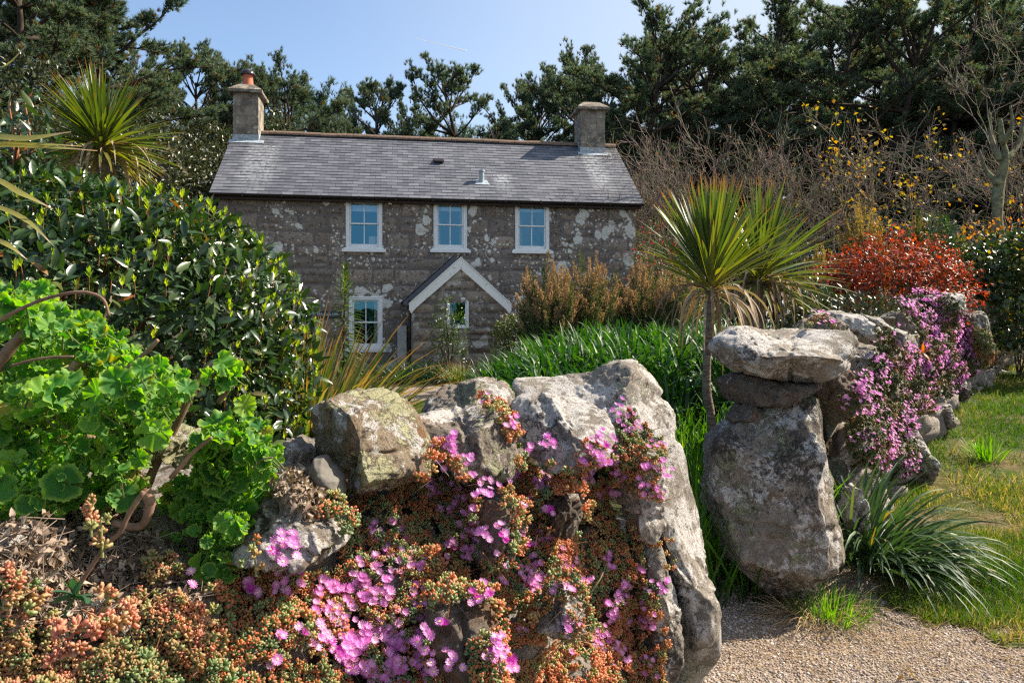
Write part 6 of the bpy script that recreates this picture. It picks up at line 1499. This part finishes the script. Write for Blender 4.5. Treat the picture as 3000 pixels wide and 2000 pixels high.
CA = [(1310, 1335, 28, 8), (1330, 1400, 42, 9), (1375, 1490, 40, 13), (1345, 1540, 30, 5), (1300, 1500, 30, 3), (1250, 1450, 20, 3), (1110, 1600, 35, 7), (1140, 1660, 42, 10), (1200, 1680, 20, 3), (1330, 1640, 35, 8), (1370, 1560, 25, 4), (1420, 1605, 18, 3), (840, 1640, 30, 6), (720, 1751, 18, 3), (830, 1728, 36, 5), (942, 1760, 25, 4), (946, 1820, 28, 5), (870, 1876, 10, 1), (808, 1894, 10, 1), (933, 1900, 30, 4), (656, 1947, 10, 1), (786, 1965, 10, 1), (980, 1925, 25, 4), (1090, 1740, 35, 6), (1027, 1775, 38, 7), (1100, 1795, 35, 4), (1210, 1770, 30, 6), (1214, 1830, 25, 6), (1150, 1880, 45, 12), (1225, 1890, 32, 10), (1013, 1900, 48, 12), (1018, 1945, 45, 11), (1100, 1960, 50, 13), (1190, 1930, 50, 15), (1250, 1970, 40, 10), (1170, 1990, 50, 10), (1050, 1700, 20, 2)]
mat_plant('widest ice plant mat with many magenta daisies spilling down the left wall', [PA_], 3600, CA, 901, hueb=.04, nflow_parts=100)
mat_plant('coral-tipped succulent mat without many flowers at the near end of the left wall', [[(-20, 1780), (60, 1740), (140, 1790), (200, 1890), (330, 1830), (420, 1770), (540, 1770), (620, 1850), (660, 2060), (-20, 2060)], [(-10, 1690), (35, 1690), (40, 1760), (-10, 1780)], [(230, 1470), (290, 1460), (330, 1560), (270, 1600), (240, 1560)], [(410, 1690), (500, 1660), (540, 1700), (440, 1740)]], 1500, [(560, 1745, 5, 1)], 902, .0165, mat='ice_pink')
PC_ = [(1478, 1485), (1500, 1345), (1535, 1325), (1575, 1420), (1600, 1445), (1612, 1490), (1602, 1560), (1692, 1590), (1695, 1650), (1702, 1720), (1660, 1760), (1580, 1830), (1600, 1880), (1560, 1910), (1470, 1900), (1440, 1800), (1340, 1765), (1370, 1700), (1460, 1650), (1502, 1580)]
CC = [(1527, 1505, 15, 2), (1610, 1530, 15, 3), (1580, 1568, 10, 1), (1469, 1600, 15, 2), (1527, 1595, 25, 4), (1567, 1608, 15, 3), (1603, 1600, 12, 2), (1469, 1653, 10, 1), (1558, 1662, 10, 1), (1643, 1666, 25, 4), (1536, 1702, 30, 6), (1571, 1720, 15, 3), (1687, 1724, 15, 4), (1553, 1750, 12, 2), (1638, 1760, 15, 3), (1451, 1729, 10, 1), (1406, 1753, 12, 2), (1380, 1791, 10, 1), (1402, 1778, 12, 2), (1317, 1853, 10, 1), (1527, 1871, 8, 1), (1500, 1418, 15, 3), (1567, 1353, 12, 2), (1585, 1434, 12, 2), (1598, 1456, 15, 3), (1428, 1430, 20, 5), (1440, 1465, 10, 2), (1616, 1329, 15, 4), (1424, 1210, 14, 3), (1487, 1259, 16, 5)]
mat_plant('middle ice plant mat hanging between the dark cornered stone and the sunlit pale stone', [PC_, [(1395, 1195), (1450, 1190), (1505, 1235), (1520, 1290), (1480, 1300), (1450, 1240)]], 2300, CC, 903, hueb=.06)
PD_ = [(1590, 1365), (1690, 1378), (1722, 1300), (1760, 1335), (1802, 1330), (1803, 1245), (1840, 1215), (1882, 1280), (1932, 1330), (1942, 1400), (1922, 1470), (1872, 1485), (1862, 1400), (1805, 1470), (1805, 1560), (1862, 1540), (1885, 1600), (1895, 1700), (1922, 1750), (1942, 1850), (1935, 2060), (1480, 2060), (1500, 1950), (1640, 1880), (1690, 1760), (1722, 1600), (1700, 1560), (1640, 1480), (1590, 1440)]
CD = [(1737, 1358, 25, 5), (1768, 1376, 25, 5), (1795, 1403, 30, 6), (1754, 1327, 25, 5), (1803, 1353, 15, 3), (1754, 1456, 25, 5), (1803, 1470, 12, 3), (1705, 1420, 15, 3), (1708, 1376, 12, 2), (1910, 1327, 15, 3), (1902, 1385, 12, 3), (1933, 1398, 12, 3), (1860, 1427, 10, 1), (1893, 1434, 12, 2), (1893, 1456, 12, 2), (1928, 1467, 10, 1), (1768, 1653, 15, 3), (1777, 1675, 12, 2), (1737, 1697, 10, 1), (1817, 1728, 15, 2), (1800, 1764, 15, 3), (1772, 1782, 12, 2), (1866, 1700, 20, 4), (1875, 1780, 15, 3), (1897, 1818, 20, 4), (1906, 1853, 15, 3), (1924, 1737, 20, 4), (1772, 1818, 15, 3), (1828, 1822, 8, 1), (1741, 1871, 15, 2), (1741, 1898, 20, 4), (1741, 1920, 10, 1), (1792, 1905, 10, 1), (1652, 1851, 12, 2), (1683, 1849, 10, 1), (1660, 1945, 10, 1), (1808, 1943, 12, 2), (1902, 1943, 10, 1), (1772, 1974, 8, 1), (1857, 1960, 10, 1), (1906, 1978, 15, 2), (1437, 1911, 12, 2), (1433, 1938, 20, 4), (1464, 1965, 20, 4), (1326, 1947, 15, 3), (1817, 1230, 20, 4), (1835, 1275, 15, 3)]
mat_plant('rusty ice plant mat hanging beside the left gatepost slab', [PD_, [(1385, 1880), (1480, 1860), (1490, 2040), (1380, 2040)], [(1905, 1600), (1960, 1590), (1970, 1660), (1930, 1690)]], 3500, CD, 904, hueb=.12)
M1 = [(2478, 1180), (2500, 1120), (2555, 1085), (2565, 1000), (2555, 962), (2600, 985), (2680, 1040), (2725, 1096), (2752, 1163), (2735, 1210), (2672, 1232), (2682, 1320), (2685, 1350), (2662, 1385), (2625, 1405), (2571, 1413), (2500, 1348), (2476, 1320)]
M2 = [(2560, 905), (2656, 873), (2740, 885), (2785, 891), (2842, 958), (2857, 1007), (2850, 1096), (2805, 1145), (2768, 1180), (2741, 1119), (2690, 1020), (2680, 962), (2620, 918)]
mat_plant('nearer purple flowering mat cascading beside the right gatepost', [M1], 6500, [], 905, .019, 'ice_far', .09, .0150, extra_flowers=(M1, 1000), face=(.55, -.35, .7), stemn=60)
mat_plant('farther and densest purple flowering mat covering the crest of the right wall', [M2], 7000, [], 906, .021, 'ice_far', .12, .0165, extra_flowers=(M2, 1900), face=(.55, -.35, .7), stemn=0)
mat_plant('orange-leaved succulent mat without flowers at the far end of the right wall', [[(2845, 962), (2885, 975), (2918, 1040), (2890, 1090), (2850, 1075)]], 900, [], 907, .022, 'ice_pink', .10, stemn=0)
mat_plant('tiny ring of orange succulents on the grey stone behind the capstone', [[(2362, 962), (2385, 940), (2420, 932), (2446, 960), (2440, 968), (2415, 945), (2390, 952), (2372, 970)]], 260, [(2400, 940, 20, 5), (2436, 955, 8, 3)], 908, .014, 'ice_pink', .03, stemn=0)
# orange seedling and loose grass blades in the wall
t = empty('seedling', P(2680, 1050, 6.0), 'seedling with glowing orange leaves rooted among the purple flowers', 'plant'); g = Geo(); b0 = P(2680, 1050, 6.0)
d = np.array([[-.9, -.2, .35], [-.6, -.2, .6], [-.1, -.2, 1], [.4, -.2, .8], [.2, -.3, -.3], [.5, -.2, .3], [-.3, -.3, .1]]); ribbons(g, np.zeros((7, 3)) + [0, -.12, .05], d, .085, .022, 1.2, 5, np.full(7, .9), 0, lambda t_: math.sin(math.pi * min(1, .06 + t_ * .9)), .2, .2)
g.build('leaves', leafmat('orange_leaves', [(0, (.36, .09, .03)), (1, (.45, .13, .04))], .5, .3, .3), t)
# ------------------------------------------------------------------ geranium bush on the near wall
M['ger'] = leafmat('geranium_leaves', [(0, (0.045, 0.15, 0.034)), (0.6, (0.08, 0.225, 0.042)), (0.93, (0.17, 0.33, 0.055)), (0.975, (0.30, 0.30, 0.06)), (1, (0.30, 0.17, 0.08))], .6, .25, .45, tip=((0.23, 0.37, 0.08), .68, 1.02))
def ger_tpl(seed):
    rng = rngf(seed); V, t = [[0, 0, 0]], [0]; na = 63; rings = (.3, .55, .8, .93, 1.0); ph, p2, p3 = rng.uniform(0, 6, 3)
    for u in rings:
        for i in range(na):
            a = -2.95 + 5.9 * i / (na - 1); r_ = u * (1 + (.055 * math.cos(7 * a) + .03 * math.cos(3 * a + p2)) * u + .045 * math.cos(21 * a) * u ** 5) * (1 - .08 * abs(a) / 2.9)
            z = .26 * u * u + .17 * math.sin(5 * a + ph) * u ** 1.8 + .10 * math.sin(11 * a + p2) * u ** 3 + .02 * math.cos(7 * a) * u + .035 * math.sin(21 * a + p3) * u ** 6
            V.append([math.sin(a) * r_, math.cos(a) * r_, z]); t.append(u)
    tri = [[0, 1 + i, 2 + i] for i in range(na - 1)]; q = [[1 + k_ * na + i, 1 + (k_ + 1) * na + i, 2 + (k_ + 1) * na + i, 2 + k_ * na + i] for k_ in range(len(rings) - 1) for i in range(na - 1)]
    return np.array(V), [np.array(tri), np.array(q)], np.array(t)
GER = [ger_tpl(i) for i in range(4)]
rng = rngf(951); b0 = P(430, 1440, 1.85)
t = empty('geranium', b0, 'large ruffled bright green geranium bush sprawling over the near end of the left wall', 'bush')
GP = [([(-30, 840), (60, 822), (150, 850), (190, 900), (200, 950), (330, 945), (355, 1000), (420, 1050), (480, 1075), (545, 1090), (575, 1130), (500, 1190), (470, 1260), (420, 1330), (400, 1380), (395, 1470), (300, 1480), (230, 1460), (130, 1540), (60, 1530), (-30, 1480)], 640, 1.6, 2.1), ([(560, 1275), (640, 1232), (690, 1200), (720, 1180), (765, 1240), (812, 1305), (795, 1360), (832, 1480), (800, 1565), (690, 1585), (668, 1680), (590, 1715), (500, 1650), (420, 1615), (405, 1560), (480, 1480), (520, 1400), (580, 1340)], 400, 1.78, 2.08), ([(600, 1110), (650, 1060), (700, 1060), (705, 1120), (640, 1140)], 9, 1.85, 1.95)]
c, Ns = [], []
for poly, n, y0, y1 in GP:
    p_ = np.array(poly, float); k_ = 0
    while k_ < n:
        a, b = rng.uniform(p_.min(0), p_.max(0))
        if inpoly(np.array([a]), np.array([b]), poly)[0]:
            fb = fbm(np.array([[a / 130, b / 130, 0.3]]), 2, 12)[0]; Yd = y0 + (y1 - y0) * np.clip(fb * 1.5 - .25 + rng.normal(0, .14), 0, 1)
            c.append(P(a, b, Yd)); Ns.append(norm(np.array([.40, -.45, .66]) + rvec(rng, 1)[0] * .85)); k_ += 1
c, Ns = np.array(c), np.array(Ns); n = len(c); g = Geo(); wh = rng.integers(0, 4, n)
sz = np.clip(.0235 * np.exp(rng.normal(0, .38, n)), .010, .044)
for k_ in range(4):
    s_ = wh == k_; ax = norm(np.cross(Ns[s_], rvec(rng, s_.sum()))); inst(g, GER[k_], frames(ax, Ns[s_]), c[s_] - b0, sz[s_], rng.random(s_.sum()))
# petioles
pt = c - Ns * .03 + [0, .03, -.015]; segs(g, pt - b0, c - b0, .0022, .0016, 5, m=1); g.build('foliage', [M['ger'], leafmat('leaf_stalks', [(0, (.10, .17, .05)), (1, (.16, .19, .07))], .6, .3, .2)], t)
def cane(pts, Y, r0, r1, mat='stem_brown', name='stem', n=24, bump=.25):
    g = Geo(); q = spline([P(a, b, Y + (y_[0] if y_ else 0)) for a, b, *y_ in pts], n); tube(g, q - b0, np.linspace(r0, r1, n), 9, bump=bump); return g.build(name, M[mat], t)
cane([(425, 1435), (470, 1330), (520, 1240), (570, 1130), (600, 1085), (650, 1062), (700, 1055)], 1.95, .012, .0065)
cane([(640, 1180), (680, 1120), (705, 1050)], 1.95, .0075, .0055)
cane([(420, 1440), (375, 1300), (400, 1210), (420, 1150)], 1.86, .012, .008)
cane([(330, 1340), (190, 1230), (120, 1180), (20, 1165)], 1.88, .016, .012)
cane([(60, 1230), (150, 1160), (230, 1080), (300, 1040)], 1.86, .014, .010)
cane([(170, 1210), (190, 1120), (225, 1060)], 1.80, .012, .009)
cane([(-20, 1090), (40, 1010), (90, 960)], 1.8, .016, .012)
cane([(-30, 955), (60, 905), (150, 870), (240, 856), (300, 875), (320, 925)], 1.55, .004, .003, n=30)
cane([(30, 1072), (120, 1050), (215, 1044)], 1.55, .003, .0025)
cane([(325, 1130), (380, 1070), (430, 1030), (463, 995)], 1.72, .005, .004)
cane([(420, 1440), (380, 1500), (350, 1560), (300, 1610), (200, 1770), (140, 1900)], 1.62, .006, .004, n=30)
cane([(425, 1435), (440, 1480), (410, 1540), (330, 1530)], 1.75, .013, .008)
cane([(800, 1340), (770, 1345), (745, 1367)], 1.7, .002, .0015)
cane([(500, 1400), (560, 1330), (620, 1280)], 1.75, .006, .004)
# succulent rosette and little euphorbia sprigs on the wall top
bq = P(222, 1745, 1.36); tt_ = empty('succulent_rosette', bq, 'blue-green seedling with broad spoon leaves on the leaf litter', 'plant'); g = Geo()
az = np.array([2.6, 1.9, 1.2, .25, -.25, -1.9, 3.3, 1.5]); el = np.array([.1, .7, .9, .25, -.1, -.5, -.1, 1.2]); d = np.stack([np.cos(az) * np.cos(el * .3), -.35 + 0 * az, np.sin(az) * .8], 1)
ribbons(g, np.zeros((8, 3)), d, .042, .017, .3, 5, np.full(8, .4), 0, lambda u: math.sin(math.pi * min(1, .1 + u * .86)) ** .8, .2, .2); g.build('leaves', leafmat('blue_green_leaves', [(0, (.04, .10, .055)), (1, (.06, .15, .075))], .45, .35, .3), tt_)
def sprig(px, py, Y, label, seed, k_=5, mat='ice_pink', s=.016):
    bq = P(px, py, Y); rg = rngf(seed); tt_ = empty('succulent_sprig', bq, label, 'plant', 'upright succulent sprigs on the near wall'); g = Geo(); z = np.linspace(-.012, .045, k_); pos = np.stack([rg.normal(0, .008, k_), rg.normal(0, .008, k_), z], 1)
    inst(g, ROS[0], zframes(np.tile([0, -.2, 1.], (k_, 1)) + rg.normal(0, .3, (k_, 3)), rg), pos, s * rg.uniform(.8, 1.2, k_), rg.uniform(.4, .9, k_)); segs(g, np.array([[0.004, 0, -.03]]), np.array([[0, 0, .05]]), .003, .002, 5); g.build('leaves', M[mat], tt_)
sprig(262, 1530, 1.55, 'yellow and orange succulent sprig standing up in front of the geranium leaves', 1, 6)
sprig(295, 1590, 1.52, 'red-edged succulent sprig on the thin bare stem', 2, 5)
sprig(745, 1650, 1.72, 'green succulent sprig with a red underside at the corner of the sloping slab', 3, 5, 'ice')
sprig(20, 1745, 1.36, 'orange-tipped succulent sprig beside the grey crusted stone', 4, 5)
sprig(310, 1800, 1.36, 'succulent sprig with pink tips right of the blue-green seedling', 5, 6)

# ------------------------------------------------------------------ dead leaves and twigs on the wall top
M['litter'] = leafmat('dead_leaves', [(0, (0.11, 0.075, 0.055)), (.5, (0.24, 0.175, 0.135)), (.85, (0.36, 0.285, 0.23)), (1, (0.46, 0.38, 0.31))], .8, .2, .1)
rng = rngf(961); g = Geo()
LP = [(-20, 1500), (130, 1520), (240, 1460), (400, 1470), (440, 1600), (600, 1700), (680, 1640), (700, 1690), (560, 1780), (430, 1780), (330, 1850), (180, 1880), (60, 1850), (-20, 1850)]
l, n_ = scatter(LP, 2000, rng); l2, n2 = scatter([(780, 1420), (880, 1380), (900, 1440), (1010, 1460), (960, 1500), (900, 1530), (840, 1460)], 420, rng); l = np.concatenate([l, l2]); n_ = np.concatenate([n_, n2]); n = len(l)
CURL = leaf_tpl(.75, 5, 1.3, .9, .8, .08); inst(g, CURL, frames(rvec(rng, n), norm(n_ + rvec(rng, n) * .9)), l + n_ * rng.uniform(.002, .025, (n, 1)), rng.uniform(.007, .022, n), rng.random(n))
l, n_ = scatter(LP, 420, rng); d = norm(np.cross(n_, rvec(rng, len(l))) + n_ * .12); segs(g, l + n_ * .012 - d * .04, l + n_ * .018 + d * rng.uniform(.02, .07, (len(l), 1)), .0012, .0008, 4)
l, n_ = scatter(PA_ , 200, rng); l4, n4 = scatter(PD_, 160, rng); l = np.concatenate([l, l4]); n_ = np.concatenate([n_, n4]); d = norm(np.cross(n_, rvec(rng, len(l))) + [0, 0, -.3]); segs(g, l + n_ * .02, l + n_ * .03 + d * .07, .0009, .0006, 3)
tag(g.build('leaf_litter', M['litter']), 'brown curled dead leaves and dry stalks lying on the near wall top', 'leaf litter', kind='stuff')
g = Geo(); rng = rngf(962)
for (a, b) in (((1480, 1985), (1740, 1830)), ((1500, 1960), (1700, 1860)), ((1520, 2010), (1690, 1790)), ((1560, 1935), (1760, 1905)), ((1690, 1580), (1740, 1553)), ((1720, 1720), (1760, 1690)), ((1490, 1975), (1620, 1800)), ((1710, 1740), (1760, 1650))):
    h0, h1 = hit(*a), hit(*b)
    if h0 is None or h1 is None: continue
    p0, p1 = h0[0] + [.02, -.05, .02], h1[0] + [.02, -.05, .03]; q = spline([p0, (p0 + p1) / 2 + rng.normal(0, .015, 3) + [0, -.02, .02], p1], 12); tube(g, q, .0016, 5)
tag(g.build('dry_stalks', M['straw']), 'long tan grass stalks caught in the flowering mats low on the left wall', 'stalks', kind='stuff')

# ------------------------------------------------------------------ lawn, gravel and straw
M['blade'] = leafmat('lawn_blades', [(0, (0.036, 0.085, 0.014)), (0.5, (0.066, 0.125, 0.022)), (0.74, (0.12, 0.155, 0.036)), (0.9, (0.29, 0.22, 0.11)), (1, (0.40, 0.30, 0.18))], .55, .25, .4)
rng = rngf(971); g = Geo(); X, Y = [], []
for (n, y0, y1, x0, x1) in ((95000, 3.5, 6.2, 1.7, 5.0), (110000, 5.8, 13, 2.5, 11.5), (9000, 8, 11.5, -3, -.4)):
    x = rng.uniform(x0, x1, n); y = rng.uniform(y0, y1, n); k_ = lawn_mask(x, y) & (1500 + x / y * F < 3120); X.append(x[k_]); Y.append(y[k_])
x = np.concatenate(X); y = np.concatenate(Y); dens = fbm(np.stack([x * 2.2, y * 2.2, 0 * x], 1), 4, 6); edge = fbm(np.stack([x * 1.1, y * 1.1, 0 * x], 1), 3, 9)
k_ = rng.random(len(x)) < smst((dens - .30) / .25); x, y, dens, edge = x[k_], y[k_], dens[k_], edge[k_]; n = len(x)
az = rng.uniform(0, 6.28, n); el = rng.uniform(.45, 1.45, n)
dry = np.clip(rng.normal(.44, .26, n) + (.50 - edge) * 2.2, 0, 1)
ribbons(g, np.stack([x, y, gz(x, y) + .008], 1), np.stack([np.cos(az) * np.cos(el), np.sin(az) * np.cos(el), np.sin(el)], 1), rng.uniform(.035, .085, n) * (.7 + .6 * dens) * np.where(y > 6, 1.25, 1), rng.uniform(.004, .007, n) * np.where(y > 6, 1.5, 1), rng.uniform(.3, 1.6, n), 2, dry, 0, lambda t_: 1 - .85 * t_, .8, 0, rng)
tag(g.build('lawn_grass', M['blade']), 'patchy green and straw coloured grass of the lawn outside the right wall', 'grass', kind='stuff')
g = Geo(); n = 12000; x = rng.uniform(.6, 4.5, n); y = rng.uniform(2.7, 6.6, n); w = fbm(np.stack([x * 1.6, y * 1.6, 0 * x], 1), 3, 14) + .22 * np.exp(-((y - 3.50 - .08 * x) / .30) ** 2) + .25 * np.exp(-((x - 1.55) ** 2 + (y - 4.05) ** 2) / .12) + .12 * (x > xwall(y)) * (x < xwall(y) + .5)
k_ = (w > .56) & (x > .8); x, y = x[k_], y[k_]; n = len(x); az = rng.uniform(0, 6.28, n); d = np.stack([np.cos(az), np.sin(az), rng.uniform(-.02, .2, n)], 1)
ribbons(g, np.stack([x, y, gz(x, y) + .02], 1), d, rng.uniform(.05, .20, n), rng.uniform(.0016, .003, n), rng.uniform(-.2, .6, n), 4, None, 0, lambda t_: 1 - .6 * t_, .8, 0, rng)
n = 60; x = rng.uniform(.9, 3.2, n); y = rng.uniform(2.9, 5.0, n); inst(g, CURL, frames(norm(np.stack([np.cos(x * 90), np.sin(x * 90), 0 * x], 1)), np.tile([0, 0, 1.], (n, 1)) + rng.normal(0, .3, (n, 3))), np.stack([x, y, gz(x, y) + .022], 1), rng.uniform(.012, .03, n), rng.random(n))
tag(g.build('pine_straw', M['straw']), 'fallen brown pine needles and straw scattered along the gravel edge', 'straw', kind='stuff')
k = Mat('gravel_pebbles'); r = k.attr('rnd')
col = k.ramp(r, [(0, (0.21, 0.165, 0.14)), (0.4, (0.36, 0.29, 0.245)), (0.75, (0.48, 0.40, 0.35)), (0.92, (0.62, 0.56, 0.51)), (1, (0.30, 0.19, 0.14))])
M['pebble'] = k.done(k.bsdf(col, .85, .2))
rng = rngf(981); V8, F8 = ico(1); PB = (V8, [F8], np.zeros(len(V8))); g = Geo(); n = 36000; x = rng.uniform(.5, 3.8, n); y = rng.uniform(2.9, 5.3, n); k_ = (path_mask(x, y) | ((y < 3.65 + .08 * x + wob(x, y, .4, 2.5)) & (rng.random(n) < .5))) & (x / y * F + 1500 < 3080); x, y = x[k_], y[k_]; n = len(x)
S = (.0028 + .008 * rng.random(n) ** 2.2)[:, None] * rng.uniform(.55, 1.1, (n, 3)) * [1, 1, .7]; inst(g, PB, zframes(rvec(rng, n) * .4 + [0, 0, 1], rng), np.stack([x, y, gz(x, y) + .008], 1), S, rng.random(n))
tag(g.build('gravel', M['pebble'], smooth=False), 'loose pale pebbles of the gateway path', 'gravel', kind='stuff')
# vapour trail high in the sky
g = Geo(); a, b = P(1215, 112, 6000.), P(1366, 150, 6000.); q = np.linspace(0, 1, 20)[:, None] * (b - a) + a; tube(g, q, np.linspace(1.5, 4.5, 20), 8)
k = Mat('vapour'); M['vapour'] = k.done(k.nd('MixShader', None, Fac=.55, i1=k.nd('BsdfTransparent').outputs[0], i2=k.bsdf((.95, .95, .95), 1, 0)).outputs[0])
v_ = tag(g.build('vapour_trail', M['vapour']), 'short white aircraft trail in the blue sky over the roof', 'vapour trail')
